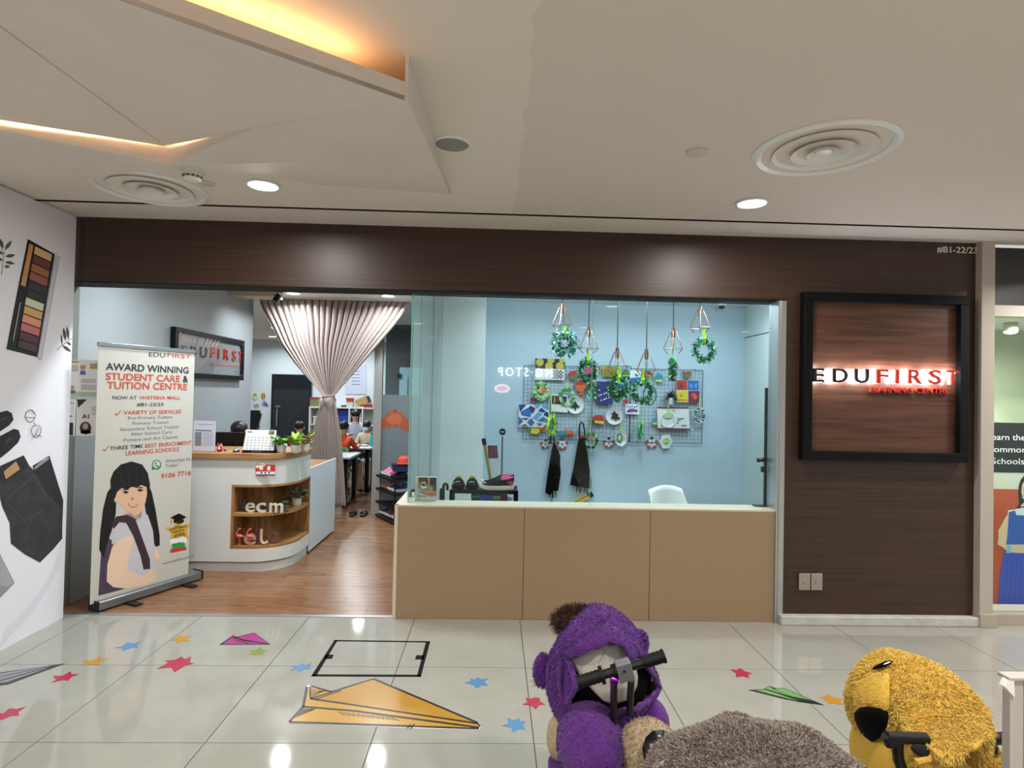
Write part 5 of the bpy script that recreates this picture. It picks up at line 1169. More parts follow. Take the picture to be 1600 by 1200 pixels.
# shoe rack in the passage
rk_o = at(616, 821, Z=0); rk_l = at(585, 806, Z=0)
dx_, dy_ = rk_o.x-rk_l.x, rk_o.y-rk_l.y; RL = math.hypot(dx_, dy_); ra = math.atan2(dy_, dx_)
rk = thing('shoe_rack', 'black four-tier shoe rack standing against the frosted glass partition', 'rack', (rk_l.x, rk_l.y, 0), ra)
RD = .27; SH = (.045, .225, .40, .575)
for z in SH:
    b = MB(); b.box(-.01, RL+.01, -.012, .012, z-.03, z).box(-.01, RL+.01, RD-.012, RD+.012, z-.03, z).box(-.012, .012, 0, RD, z-.03, z).box(RL-.012, RL+.012, 0, RD, z-.03, z)
    for k in range(9): y = .03*(k)+.015; b.box(0, RL, y-.006, y+.006, z-.012, z-.004)
    b.build('tier', BLACK, rk)
for x in (0, RL):
    for y in (0, RD): MB().cyl((x, y, 0), (x, y, .62), .011, n=10).build('post', STEEL if x == 0 else BLACK, rk)
MB().tube([(0, 0, .60), (0, .02, .645), (0, RD/2, .675), (0, RD-.02, .645), (0, RD, .60)], .01, 8).build('top_hoop', WHITEP, rk)
def onrack(u, v, z): 
    c, s = math.cos(ra), math.sin(ra); return Vector((rk_l.x+c*u-s*v, rk_l.y+s*u+c*v, z))
sl = [('pink', .12, 3, 'pink sneaker on the top tier, nearest the hoop end'), ('pink', .24, 3, 'second pink sneaker on the top tier of the rack'), ('red', .36, 3, 'maroon sneaker with white sole on the top tier'), ('black', .50, 3, 'black sneaker with white laces on the top tier front corner'),
      ('brown', .13, 2, 'brown shoe on the second tier from the top at the hoop end'), ('brown', .25, 2, 'second brown shoe on the tier below the pink sneakers'), ('navy', .38, 2, 'navy sneaker on the tier below the maroon one'), ('navy', .52, 2, 'navy sneaker at the front corner of the second tier'),
      ('navy', .12, 0, 'navy sneaker on the bottom tier of the rack'), ('red', .25, 0, 'maroon sneaker in the middle of the bottom tier'), ('red', .37, 0, 'maroon sneaker beside the orange one on the bottom tier'), ('pink', .52, 0, 'pink sneaker at the front corner of the bottom tier'), ('black', .55, 1, 'black shoe on the otherwise empty third tier')]
for kd, u, k, lb in sl: shoe(K[kd], lb, onrack(u, RD*.48, SH[k]), ra-pi/2, 'shoes on the passage rack')
def cap_thing(label, loc, m, m2, r=.10):
    t = thing('cap', label, 'cap', loc); MB().lathe([(r, 0), (r, .03), (r*.85, .07), (r*.4, .095), (.002, .10)], n=20).build('crown', m, t); MB().slab([(-.07, -r*.7), (.07, -r*.7), (.075, -r*1.5), (0, -r*1.75), (-.075, -r*1.5)], .004, .012).build('brim', m2, t)
bx('folded_bag', 'folded navy cloth bag lying on the shoes at the rack corner', 'bag', onrack(.55, .15, .672), .26, .20, .09, mat('cloth_navy', '#26305f', .8), mat('cloth_dark', '#1b2140', .8), .3)
cap_thing('red-orange cap on top of the navy bag on the shoe rack', onrack(.56, .16, .766), mat('cap_red', '#cf4a35', .7), mat('cap_red', '#cf4a35', .7), .085)
# pair of black slip-ons on the wood floor
SLP = slide_parts(.235, .098, mat('slipper_sole', '#141416', .6), mat('slipper_strap', '#18181a', .6))
for px, lb in ((551, 'black slip-on sandal on the parquet, the left of the pair'), (568, 'black slip-on sandal on the parquet, the right of the pair')):
    p = at(px, 805, Z=0); t = thing('sandal', lb, 'sandal', (p.x, p.y, 0), pi/2+.05, 'black sandals on the parquet')
    for n, me in SLP: link(n, me, t)
# ------------------------------------------------------------------ things just behind the display window
LEDGE = .850
t = thing('flyer_holder', 'clear holder with photo flyers on the window ledge, left end', 'flyer holder', (at(665, 786, Y=.17).x, .17, LEDGE))
a_, b_ = at(648.5, 745, Y=.17), at(681, 786, Y=.17); W = b_.x-a_.x; H = a_.z-LEDGE
fp = Plane((t.location.x, .17, LEDGE), 0)
MB().box(-W/2, W/2, 0, .02, 0, H).build('flyer', mat('flyer_cream', '#ddd3c6', .5), t)
MB().box(-W/2-.004, W/2+.004, -.010, -.006, 0, H*.72).box(-W/2-.004, W/2+.004, -.01, .05, 0, .004).build('holder', glass('acrylic', (.95,.97,.98)), t, smooth=False)
Zf = lambda *p: zp(640, 660, 8, *p)
b = MB()
def FPp(pts, lay, m): b.flat(fp.poly(Zf(*pts)), -.0008-.0004*lay, m)
FPp([(105,690),(335,690),(335,870),(250,865),(130,850),(100,800)], 0, 0); FPp([(115,688),(225,688),(235,760),(200,800),(150,780),(120,740)], 1, 1); FPp([(255,690),(335,690),(335,860),(280,850),(250,770)], 1, 2)
FPp([(140,745),(200,740),(210,790),(160,800)], 2, 3); FPp([(140,790),(165,760),(210,790),(220,820),(150,830)], 2, 4); FPp([(130,845),(300,855),(290,875),(150,865)], 2, 3); FPp([(110,855),(230,880),(335,872),(335,915),(270,925),(160,890)], 3, 5); FPp([(250,800),(290,800),(290,850),(255,850)], 2, 3)
FPp([(100,915),(215,918),(215,926),(100,924)], 1, 6); FPp([(205,985),(228,985),(228,1008),(205,1008)], 1, 2); FPp([(245,990),(315,990),(315,1000),(245,1000)], 1, 6)
b.build('print', [mat('flyer_photo', '#a68a6c', .5), mat('flyer_hair', '#5a3423', .5), mat('flyer_dark', '#33251f', .5), mat('flyer_skin', '#d29d78', .5), PAPER, mat('flyer_orange', '#d8622c', .5), GREYINK], t, smooth=False)
def umbrella(px0, px1, ptop, pbot, y, label, m, wrap):
    p = at((px0+px1)/2, pbot, Y=y); r_ = (at(px1, pbot, Y=y).x-at(px0, pbot, Y=y).x)/2
    zt = at(px0, ptop, Y=y).z
    t = thing('umbrella', label, 'umbrella', (p.x, y, 0))
    hk = [(-r_, 0, .45), (-r_, 0, zt-r_)]+[(-r_*math.cos(a*pi/8), 0, zt-r_+r_*math.sin(a*pi/8)) for a in range(1, 9)]+[(r_, 0, zt-r_-.035)]
    MB().tube(hk, .011, 8).build('handle', BLACK, t)
    MB().cyl((-r_, 0, 0), (-r_, 0, .06), .004, .006).cyl((-r_, 0, .06), (-r_, 0, .50), .022, .034, 12).cyl((-r_, 0, .50), (-r_, 0, .60), .034, .012, 12).build('folded_canopy', wrap, t)
umbrella(692.5, 698.5, 756, 786, .30, 'black crook-handled umbrella beside the flyer holder', BLACK, mat('umbrella_black', '#1c1c20', .7))
umbrella(688.5, 692.5, 764, 786, .36, 'dark red umbrella between flyer holder and black crook handle', BLACK, mat('umbrella_red', '#7a2336', .7))
umbrella(641, 650, 766, 786, .34, 'black crook-handled umbrella half behind the left edge of the flyer holder', BLACK, mat('umbrella_black', '#1c1c20', .7))
tag(MB().lathe([(.12, 0), (.13, .42), (.12, .42), (.11, .01)], n=20).build('umbrella_stand', BLACKM, None, (at(690, 786, Y=.33).x-.01, .335, 0)), 'dark round umbrella stand hidden behind the window ledge', 'umbrella stand')
# window shoe rack
ry = .62; rx0, rx1 = at(702, 780, Y=ry).x, at(809.5, 780, Y=ry).x; rz_ = at(750, 766, Y=ry).z
wr = thing('window_rack', 'low black slatted shoe rack behind the display window ledge', 'rack', ((rx0+rx1)/2, ry, 0)); hw = (rx1-rx0)/2
for z in (rz_, rz_-.20, .25):
    b = MB(); b.box(-hw, hw, 0, .02, z-.03, z).box(-hw, hw, .26, .28, z-.03, z)
    for k in range(7): b.box(-hw+.01, hw-.01, .03+.033*k, .053+.033*k, z-.018, z-.004)
    b.build('tier', BLACK, wr)
for sx in (-1, 1):
    for y in (.0, .25): MB().box(sx*hw-(.03 if sx > 0 else 0), sx*hw+(.03 if sx < 0 else 0), y, y+.03, 0, rz_-.002).build('leg', BLACK, wr)
SLE = slide_parts(.25, .105, mat('slide_sole', '#050505', .8, spec=.1), mat('slide_strap', '#050504', .8, spec=.1), mat('slide_badge', '#b9b23c', .5))
for px, lb in ((716, 'black slide sandal with yellow badge on the window rack, left one of the pair'), (737.5, 'black slide sandal with yellow badge next to the running shoes')):
    p = at(px, 765, Y=ry+.10); t = thing('slide_sandal', lb, 'sandal', (p.x, ry+.13, rz_), -pi/2, 'slide sandals on the window rack')
    for n, me in SLE: link(n, me, t, (0, 0, 0), (0, 0, 0), (1, 1, 1.35))
px_ = at(776, 760, Y=ry+.07)
shoe(K['blackpink'], 'black running shoe with hot pink collar on the window rack, the front one', (px_.x, ry+.08, rz_), pi+.08).scale = (1.2, 1.2, 1.05)
shoe(K['blackpink'], 'black running shoe with pink heel behind the front running shoe', (px_.x+.012, ry+.215, rz_), pi-.10).scale = (1.2, 1.2, 1.15)
def lowbox(name, label, cat, px, sx, sy, sz, m, m2): bx(name, label, cat, (at(px, 780, Y=ry+.14).x, ry+.14, rz_-.20), sx, sy, sz, m, m2)
lowbox('shoe_bag', 'bright blue crumpled bag on the lower tier of the window rack', 'bag', 760, .11, .18, .155, mat('bag_bright_blue', '#2b6fd0', .5), mat('bag_bright_blue', '#2b6fd0', .5))
lowbox('dark_pouch', 'dark grey pouch left of the blue bag on the lower tier', 'pouch', 744, .08, .16, .145, mat('pouch_grey', '#3d4650', .6), TEAL)
lowbox('maroon_pouch', 'maroon pouch at the right end of the lower tier', 'pouch', 787, .06, .14, .13, MAROON, MAROON)
lowbox('tan_pouch', 'tan pouch between the blue bag and the maroon pouch', 'pouch', 776, .06, .14, .14, mat('pouch_tan', '#8b7d6c', .6), CREAM)
# bundle of flag sticks, yellow pole and round-topped rod in a bin
fy = 1.9
bin_ = at(775, 760, Y=fy)
t = thing('stick_bin', 'grey bin holding poles behind the window rack', 'bin', (bin_.x, fy, 0)); MB().lathe([(.16, 0), (.19, .55), (.18, .55), (.15, .01)], n=20).build('body', GREY, t); MB().lathe([(.185, .53), (.2, .54), (.2, .56), (.185, .565)], n=20, cap=False).build('rim', GREY, t)
def pole(label, pt, pb, y, r_, m, topm=None, name='pole', ball=False):
    a, b2 = at(*pt, Y=y), at(*pb, Y=y); d_ = (a-b2).normalized(); foot = b2-d_*((b2.z-.03)/d_.z)
    t = thing(name, label, 'pole', foot); L = (a-foot)
    MB().cyl((0,0,0), L, r_, n=10).build('rod', m, t)
    if ball: MB().cyl(L+Vector((0, -.012, .05)), L+Vector((0, .012, .05)), .036, n=20).build('round_top', BLACK, t); bq = MB(); bq.box(L.x-.022, L.x+.022, L.y-.0135, L.y-.0125, L.z+.045, L.z+.055); bq.build('badge_print', LGREY, t)
    elif topm: MB().cyl(L-d_*.05, L+d_*.02, r_*1.5, n=10).build('end_cap', topm, t)
    return t
pole('yellow-green pole with black end cap leaning behind the window rack', (756, 688), (764, 735), fy, .016, mat('pole_mustard', '#8a7a2c', .5), BLACK)
pole('grey rod with round black top standing behind the running shoes', (785, 682), (784, 738), fy-.03, .010, mat('rod_grey', '#6f757a', .4, .5), None, ball=True)
for k in range(5):
    xa = 763+3.1*k; m_ = mat('flag_maroon', '#6b1d2b', .6)
    a, b2 = at(xa, 696, Y=fy+.02), at(xa+3.5, 738, Y=fy+.02); d_ = (a-b2).normalized(); foot = b2-d_*((b2.z-.04)/d_.z)
    t = thing('flag_stick', 'white stick with maroon flag wrap in the bundle behind the window rack', 'stick', foot, 0, 'maroon flag sticks'); L = a-foot; s2 = L-d_*(at(763, 696, Y=fy).z-at(763, 716, Y=fy).z)
    MB().cyl((0,0,0), s2, .007, n=8).build('rod', mat('stick_white', '#cfd4d6', .5), t); MB().cyl(s2, L, .0104, n=10).build('flag_wrap', m_, t)
# black clamp pole at the right end of the window
p0, p1 = at(1196, 606, Y=.16), at(1195, 792, Y=.16)
t = thing('clamp_pole', 'tall black clamp pole at the right end of the display window', 'pole', (p1.x, .16, LEDGE))
MB().cyl((0,0,.0), (0,0,p0.z-LEDGE), .012, n=12).build('pole', BLACKM, t); MB().box(-.09, .03, -.025, .035, 0, .012).build('foot', BLACKM, t, bevel=.003)
zc_ = at(1195, 719, Y=.16).z-LEDGE
MB().cyl((-.06, 0, zc_), (.05, 0, zc_), .012, n=10).cyl((-.065, 0, zc_), (-.045, 0, zc_), .018, n=10).build('crossbar', BLACKM, t); MB().box(-.022, .022, -.02, .02, zc_-.015, zc_+.02).box(-.03, .005, -.016, .016, zc_-.095, zc_-.05).build('clamp', BLACKM, t)
# white shell chair
ch_ = thing('shell_chair', 'white shell chair behind the display window at the right', 'chair', (at(1057, 780, Y=1.0).x, 1.15, 0), .25)
b = MB(); rings = []
for k in range(9):
    v = k/8; rings.append([(math.sin(a)*.235*(1-.12*v), .20-.16*math.cos(a)*1.0+.16-.30*abs(math.sin(a))**2*(.4+.6*(1-v))+.08*v-.16, .44+.40*v-.05*abs(math.sin(a))**2*v) for a in [(-1.15+2.3*i/14) for i in range(15)]])
b.loft(rings, cap=False, closed=False); o = b.build('backrest', WHITEP, ch_, ang=3); m_ = o.modifiers.new('t', 'SOLIDIFY'); m_.thickness = .012
MB().slab([(.22*math.cos(a*pi/12), .0+.22*math.sin(a*pi/12)-.02) for a in range(24)], .425, .445).build('seat', WHITEP, ch_, bevel=.006)
for sx in (-1, 1):
    for sy in (-1, 1): MB().cyl((sx*.12, sy*.12-.02, .425), (sx*.2, sy*.2-.02, 0), .014, .010, 10).build('leg', OAK, ch_)
# yellow spirit level and wall camera
p0, p1 = at(892, 789, Y=3.15), at(925, 772, Y=3.15); L = (p1-p0); La = math.atan2(L.z, L.x)
t = thing('spirit_level', 'yellow spirit level with black end cap propped low by the right apron', 'tool', p0-L*.9)
R_ = Matrix.Rotation(-La, 3, 'Y'); LL = L.length*1.9
MB().obox(R_ @ Vector((LL/2, 0, 0)), (LL, .03, .055), R_).build('body', mat('level_yellow', '#d4a92c', .5), t); MB().obox(R_ @ Vector((LL-.02, 0, 0)), (.06, .036, .062), R_).build('end_cap', BLACK, t); MB().obox(R_ @ Vector((LL/2, -.017, .012)), (LL*.96, .004, .006), R_).build('edge_line', DARKINK, t)
tb = thing('low_table', 'white low table behind the window ledge under the aprons', 'table', (at(905, 789, Y=3.0).x, 2.95, 0)); ztb = (p0-L*.9).z-.035
MB().box(-.5, .9, -.22, .22, ztb-.03, ztb).build('tabletop', WHITE, tb)
for sx in (-.45, .85):
    for sy in (-.17, .17): MB().box(sx-.02, sx+.02, sy-.02, sy+.02, 0, ztb-.03).build('leg', WHITE, tb)
pc = at(1128, 476, Y=2.95)
t = thing('dome_camera', 'small black dome camera on the display room ceiling', 'camera', (pc.x, 2.95, 2.905)); MB().lathe([(.055, 0), (.055, -.02), (.045, -.025)], n=20).build('base', WHITEP, t); MB().ell((0, 0, -.028), (.042, .042, .038), 16, 10).build('dome', mat('dome_black', '#0c0d10', .1), t)

# ------------------------------------------------------------------ pendants with hanging wreaths
COPPER = mat('copper_wire', '#9c7a68', .35, .9); CORD = mat('black_cord', '#1a1f24', .6)
PGEO = {}
def pendant(px, ptop, pmax, label, y, w_px=33):
    top = at(px, ptop, Y=y); bot = at(px, pmax, Y=y); R = (at(px+w_px/2, pmax, Y=y).x-at(px-w_px/2, pmax, Y=y).x)/2; h = top.z-bot.z
    t = thing('cage_pendant', label, 'light', (top.x, y, top.z))
    if 'm' not in PGEO:
        n = 6; r0 = .036; H0 = .20; RR = .122; rb = .088; hb = .255
        w_ = MB()
        for i in range(n):
            a = 2*pi*i/n+.2; c, s_ = math.cos(a), math.sin(a)
            w_.tube([(r0*c, r0*s_, 0), (RR*c, RR*s_, -H0), (rb*c*.8, rb*s_*.8, -hb)], .0036, 6)
        for (r_, z_) in ((r0, 0), (RR, -H0)):
            w_.tube([(r_*math.cos(2*pi*i/n+.2), r_*math.sin(2*pi*i/n+.2), z_) for i in range(n)], .0034, 6, closed=True)
        PGEO['m'] = w_.mesh('wire_cage', COPPER)
        PGEO['s'] = MB().lathe([(.006, .05), (.02, .045), (.022, -.05), (.018, -.07)], n=14).mesh('lamp_socket', mat('copper_socket', '#8f5f4c', .4, .8))
        PGEO['b'] = MB().lathe([(.012, -.07), (.014, -.085), (.030, -.125), (.028, -.15), (.012, -.168), (.001, -.17)], n=14).mesh('bulb', glass('bulb_glass', (.95, .93, .88)))
    link('wire_cage', PGEO['m'], t); link('lamp_socket', PGEO['s'], t); link('bulb', PGEO['b'], t)
    MB().cyl((0,0,.04), (0,0,2.905-top.z), .006, n=8).build('cord', CORD, t); MB().lathe([(.05, 2.905-top.z), (.05, 2.885-top.z), (.03, 2.88-top.z)], n=18).build('ceiling_rose', CORD, t)
    return t
PY_ = 2.2
pendant(879, 481, 505, 'copper wire cage pendant, highest on the left above the pale wreath', PY_)
pendant(920, 517, 541, 'copper wire cage pendant second from the left', PY_)
pendant(964.5, 550, 574, 'copper wire cage pendant over the pair of overlapping green wreaths', PY_, 34)
pendant(1010, 552, 576, 'copper wire cage pendant fourth from the left, above the low wreath', PY_, 34)
pendant(1052, 518, 542, 'copper wire cage pendant above the sideways wreath', PY_)
pendant(1094, 485, 509, 'copper wire cage pendant at the right with the ring wreath', PY_)
TIN = [mat('tinsel_green', '#2fae62', .4, .1), mat('tinsel_dark', '#14693d', .4, .1), mat('tinsel_mint', '#9be0bd', .35, .1)]
TINP = [mat('tinsel_teal', '#2aa98c', .4, .1), mat('tinsel_pale', '#bfeeea', .35, .1), mat('tinsel_deep', '#128066', .4, .1)]
def wreath(label, cx, cy, rx_px, ry_px, y, mats, rtop, seed, thick=.30, rz=0.0, name='tinsel_wreath', group=None, n=260, ribbon=LIME, rw=.022, plate=None, leafL=.046):
    """Ring of small foil leaves with a ribbon going up to rtop (photo row)."""
    rnd = random.Random(seed); c = at(cx, cy, Y=y); Z = y+4.43
    rx_, rz2 = rx_px*Z/F, ry_px*Z/F
    R = rz2*(1-thick/2)
    t = thing(name, label, 'wreath', c, rz, group)
    tr = rz2*thick/2
    sx = min(1.0, rx_/rz2) if rz == 0 else 1.0
    MB().tube([(R*sx*math.cos(2*pi*i/28), 0, R*math.sin(2*pi*i/28)) for i in range(28)], tr*.55, 8, closed=True).build('ring', plate or mats[1], t)
    b = MB()
    for k in range(n):
        a = rnd.uniform(0, 2*pi); bq = rnd.uniform(0, 2*pi); rr = tr*rnd.uniform(.4, .9)
        ca, sa = math.cos(a), math.sin(a); base = Vector(((R+rr*math.cos(bq))*sx*ca, rr*math.sin(bq), (R+rr*math.cos(bq))*sa))
        d_ = Vector((ca*math.cos(bq), math.sin(bq)*1.1, sa*math.cos(bq)))+Vector((rnd.uniform(-.8,.8), rnd.uniform(-.5,.5), rnd.uniform(-.8,.8)))
        leafgeo(b, base, d_, leafL*rnd.uniform(.6, 1.2), leafL*.55, rnd.randrange(3), .2)
    o = b.build('foil_leaves', mats, t, smooth=False); o['kind'] = 'stuff'
    zt = at(cx, rtop, Y=y).z-c.z
    if ribbon:
        MB().box(-rw/2, rw/2, -tr*1.15, -tr*1.05, R-tr*1.2, zt).box(-rw/2, rw/2, tr*1.05, tr*1.15, R-tr*1.2, zt).box(-rw/2, rw/2, -tr*1.15, tr*1.15, zt-.004, zt).build('ribbon', ribbon, t)
        kn = MB(); kn.ell((0, -tr*1.2, R+tr*.7), (rw*.9, .01, .012), 10, 6); leafgeo(kn, (0, -tr*1.25, R+tr*.7), (-1, -.2, -.6), .05, .016, 0); leafgeo(kn, (0, -tr*1.25, R+tr*.7), (1, -.2, -.5), .05, .016, 0); kn.build('bow', ribbon, t)
    return t
gw = None
wreath('pale turquoise foil wreath hanging from the highest left pendant', 882, 535.5, 18.5, 21, PY_-.02, TINP, 509, 1, .55, n=240, leafL=.062)
wreath('green foil wreath with pale leaves hanging from the second pendant', 918, 579, 15, 17.5, PY_-.02, TIN, 545, 2, .38)
wreath('small green paper ring hanging just below the second pendant wreath', 925, 609, 9, 13, PY_+.10, TIN, 590, 3, .30, n=90, ribbon=LIME, rw=.006)
wreath('dense green foil wreath with a blue paper bird under the third pendant', 966, 606, 17.5, 18.5, PY_-.02, TIN, 572, 4, .60, n=300, leafL=.05)
wreath('smaller pale green ring overlapping the dense green wreath below the third pendant', 965, 613, 12, 14, PY_+.12, TINP, 590, 14, .3, n=70, ribbon=LIME, rw=.006)
wreath('green foil wreath under the fourth pendant with wide open centre', 1004, 611, 17, 19, PY_-.02, TIN, 578, 5, .36)
wreath('thin dark green ring half behind the fourth pendant wreath', 1015, 617, 11, 17, PY_+.12, TIN, 586, 6, .18, n=80, ribbon=LIME, rw=.006, leafL=.022)
wreath('green foil wreath turned edge-on under the fifth pendant', 1051, 577, 5, 16, PY_-.02, TIN, 545, 7, .36, rz=1.35)
wreath('green foil ring wreath hanging alone under the right pendant', 1100, 547, 17, 19, PY_-.02, TIN, 514, 8, .34)
t = thing('paper_bird', 'blue paper bird clipped on the dense green wreath', 'decoration', at(972, 601, Y=PY_-.09)); MB().ell((0,0,0), (.03,.012,.024), 12, 8).cyl((.02,0,.01), (.045,0,.014), .01, .002, 8).build('body', mat('bird_blue', '#2a86c0', .5), t); bq = MB(); leafgeo(bq, (-.02,0,0), (-1,0,.4), .04, .02, 0); bq.build('tail', mat('bird_blue', '#2a86c0', .5), t)

# ------------------------------------------------------------------ wire grid panels on the display wall
GY = 3.172
WIRE = mat('grid_wire', '#33383d', .4, .4)
def gridpanel(x0, x1, y0, y1, label):
    p, q = at(x0, y0, Y=GY), at(x1, y1, Y=GY); W, H = q.x-p.x, p.z-q.z
    t = thing('wire_grid', label, 'grid panel', (p.x, GY, q.z), 0, None)
    b = MB()
    for (a, c) in (((0,0,0),(W,0,0)), ((0,0,H),(W,0,H)), ((0,0,0),(0,0,H)), ((W,0,0),(W,0,H))): b.cyl(a, c, 0.004, n=6)
    b.build('frame', WIRE, t)
    b = MB(); nx, nz = round(W/.0505), round(H/.0505)
    for i in range(1, nx): b.cyl((W*i/nx, -.002, 0), (W*i/nx, -.002, H), .0016, n=5)
    for i in range(1, nz): b.cyl((0, .002, H*i/nz), (W, .002, H*i/nz), .0016, n=5)
    o = b.build('wire_mesh', WIRE, t); o['kind'] = 'stuff'
    b = MB()
    for sx in (.1, .9): b.cyl((W*sx, 0, H), (W*sx, .028, H+.01), .006, n=8)
    b.build('wall_hook', BLACK, t)
gridpanel(819, 924, 571, 688, 'left black wire grid panel on the pale blue display wall')
gridpanel(925, 984, 571, 690, 'middle black wire grid panel on the pale blue display wall')
gridpanel(985, 1096.5, 576, 693, 'right black wire grid panel on the pale blue display wall')

ap = Plane((0, GY-.008, 0))
def art(name, label, cat, layers, mats, th=.014, Y=None, group=None):
    pl = ap if Y is None else Plane((0, Y, 0)); base = pl.poly(layers[0][0])
    cx = (min(p[0] for p in base)+max(p[0] for p in base))/2; cz = (min(p[1] for p in base)+max(p[1] for p in base))/2
    sh = lambda q: [(u-cx, v-cz) for u, v in pl.poly(q)]
    b = MB(); b.prism(sh(layers[0][0]), -th, 0.001, layers[0][1])
    t = thing(name, label, cat, (cx, pl.o.y, cz), 0, group)
    b.build('backing', mats, t, smooth=False)
    if len(layers) > 1:
        b = MB()
        for k, (p, m) in enumerate(layers[1:]): b.prism(sh(p), -th-.002-.0007*k, -th+.0005, m)
        b.build('painted_shapes', mats, t, smooth=False)
    return t
Za = lambda *p: zp(800, 540, 7.5, *p); Zr = lambda *p: zp(940, 540, 7.5, *p)
BLK = mat('art_black', '#1d1d1c', .6); AW = mat('art_white', '#dfe2e0', .6); AY = mat('art_mustard', '#c0b04a', .6); AG = mat('art_green', '#3f7f43', .6); AR = mat('art_red', '#b6352f', .6); AO = mat('art_orange', '#d9652f', .6)
ANV = mat('art_navy', '#23286e', .6); AB = mat('art_blue', '#2a66b4', .6); ALB = mat('art_sky', '#62a0d4', .6); ADB = mat('art_deep_blue', '#1c3582', .6); ATE = mat('art_teal', '#2a8fa8', .6); AMA = mat('art_maroon', '#74243f', .6); AYL = mat('art_yellow', '#d9c83a', .6); APK = mat('art_pinkred', '#c4476a', .6); APU = mat('art_purple', '#5f3fa0', .6); ABR = mat('art_brown', '#7a4a2c', .6); AGR = mat('art_pale_green', '#a9d0a0', .6)
AM = [BLK, AW, AY, AG, AR, AO, ANV, AB, ALB, ADB, ATE, AMA, AYL, APK, APU, ABR, AGR]
lay = [(Za((272,150),(615,158),(615,404),(268,402)), 1), (Za((272,150),(615,158),(615,275),(272,270)), 0)]
for c in ((325,195,46),(455,168,44),(432,240,46),(560,240,48),(585,168,34)): lay.append(([(min(x, 881.8), min(max(y, 560.4), 576.4)) for x, y in circ(*Za(c[:2])[0], c[2]/7.5, c[2]/7.6, 20)], 2))
lay.append((Za((285,285),(462,287),(462,395),(285,393)), 1))
for i in range(6):
    for j in range(5):
        if (i+j) % 2 == 0: lay.append((Za((480+20*i,288+20*j),(496+20*i,290+20*j),(494+20*i,304+20*j),(482+20*i,302+20*j)), 0))
art('canvas_painting', 'black canvas with mustard dots over a white patterned lower half', 'painting', lay, AM)
art('paper_cutout', 'red and green round paper cutout beside the dotted canvas', 'cutout', [(Za((655,330),(690,300),(740,295),(780,310),(785,370),(740,405),(690,400),(660,370)), 4), (Za((670,375),(785,330),(785,370),(740,405),(690,400)), 3)], AM)
art('paper_cutout', 'orange acorn-shaped cutout with red cap', 'cutout', [(Za((725,460),(745,425),(800,402),(860,420),(880,455),(870,500),(820,545),(760,530)), 5), (Za((725,460),(745,425),(800,402),(860,420),(880,460)), 4)], AM)
art('paper_cutout', 'small brown and orange paper squirrel under the acorn cutout', 'cutout', [(Za((775,575),(800,545),(830,570),(830,615),(805,605)), 5), (circ(*Za((808,585))[0], 2.2, 2.4, 10), 15)], AM)
art('paper_cutout', 'pinkish red card behind the second pendant wreath', 'cutout', [(Za((860,245),(1025,252),(1025,325),(865,330)), 13), (Za((990,255),(1002,255),(1020,320),(1006,320)), 1)], AM)
bl_ = [(Za((78,690),(432,690),(428,962),(74,950)), 1)]
for p in (((78,690),(170,692),(92,780)), ((185,728),(235,760),(215,840),(110,815),(100,775)), ((215,702),(275,735),(245,800),(190,730)), ((250,692),(345,692),(295,740)), ((310,755),(345,728),(395,770),(365,785),(320,770)), ((355,692),(430,692),(428,755),(350,715)),
          ((250,830),(310,775),(355,800),(295,870),(240,845)), ((370,800),(400,770),(428,790),(425,830),(375,820)), ((78,830),(130,880),(90,930),(78,930)), ((110,845),(200,850),(160,870)), ((180,890),(225,850),(262,900),(225,945)), ((300,880),(360,830),(420,870),(415,890)), ((285,905),(355,910),(320,940)), ((110,935),(150,915),(185,940)), ((370,940),(428,905),(428,955))):
    bl_.append((Za(*p), [9, 7, 6, 8, 9, 8, 8, 6, 7, 9, 7, 7, 7, 11, 8][len(bl_)-1]))
art('canvas_painting', 'blue canvas painted with white crossing lines at the lower left', 'painting', bl_, AM)
def plate(label, cx, cy, rx_, ry_, inner, rim=AW, hole=None, lay=(), th=.012, Y=None, group=None, name='paper_plate'):
    y = GY-.008 if Y is None else Y; pl = Plane((0, y, 0)); c = at(cx, cy, Y=y); Z = y+4.43; R = ry_*Z/F; sx = rx_/ry_
    t = thing(name, label, 'plate craft', c, 0, group)
    hr = (hole or 0)
    b = MB(); prof = [(R*hr if hr else .001, -.004), (R*max(.72, hr+.05), -.004), (R*.80, -.010), (R, -.018), (R, -.014), (R*.8, -.004), (R*max(.7, hr+.02), .0), (R*hr if hr else .001, 0)]
    rings = [[Vector((sx*r*math.cos(2*pi*i/28), z, r*math.sin(2*pi*i/28))) for i in range(28)] for r, z in prof]
    b.loft(rings, cap=False); b.build('plate', rim, t, ang=1.0)
    if lay:
        b = MB()
        for k, (p, m) in enumerate(lay): b.prism([(u-(c.x-pl.o.x), v-c.z) for u, v in pl.poly(p)], -.020-.0008*k, -.016 if hr else -.004, m)
        b.build('glued_shapes', AM+[inner], t, smooth=False)
    return t
def patches(cx, cy, rx_, ry_, seed, ms, n=12, f=.8, s=2.3):
    r = random.Random(seed); o = []
    for i in range(n):
        a = 2*pi*i/n+r.uniform(-.2, .2); q = r.uniform(.85, 1.2)
        o.append((circ(cx+rx_*f*math.cos(a), cy+ry_*f*math.sin(a), s*q, s*q*r.uniform(.7, 1.1), 7, r.uniform(0, 6)), ms[r.randrange(len(ms))]))
    return o
def hangrib(t, cx, y0, y1, Y, m=LIME, wd=.012):
    c = t.location; p, q = at(cx, y0, Y=Y), at(cx, y1, Y=Y); MB().box(p.x-c.x-wd/2, p.x-c.x+wd/2, -.024, -.021, q.z-c.z, p.z-c.z).build('ribbon', m, t)
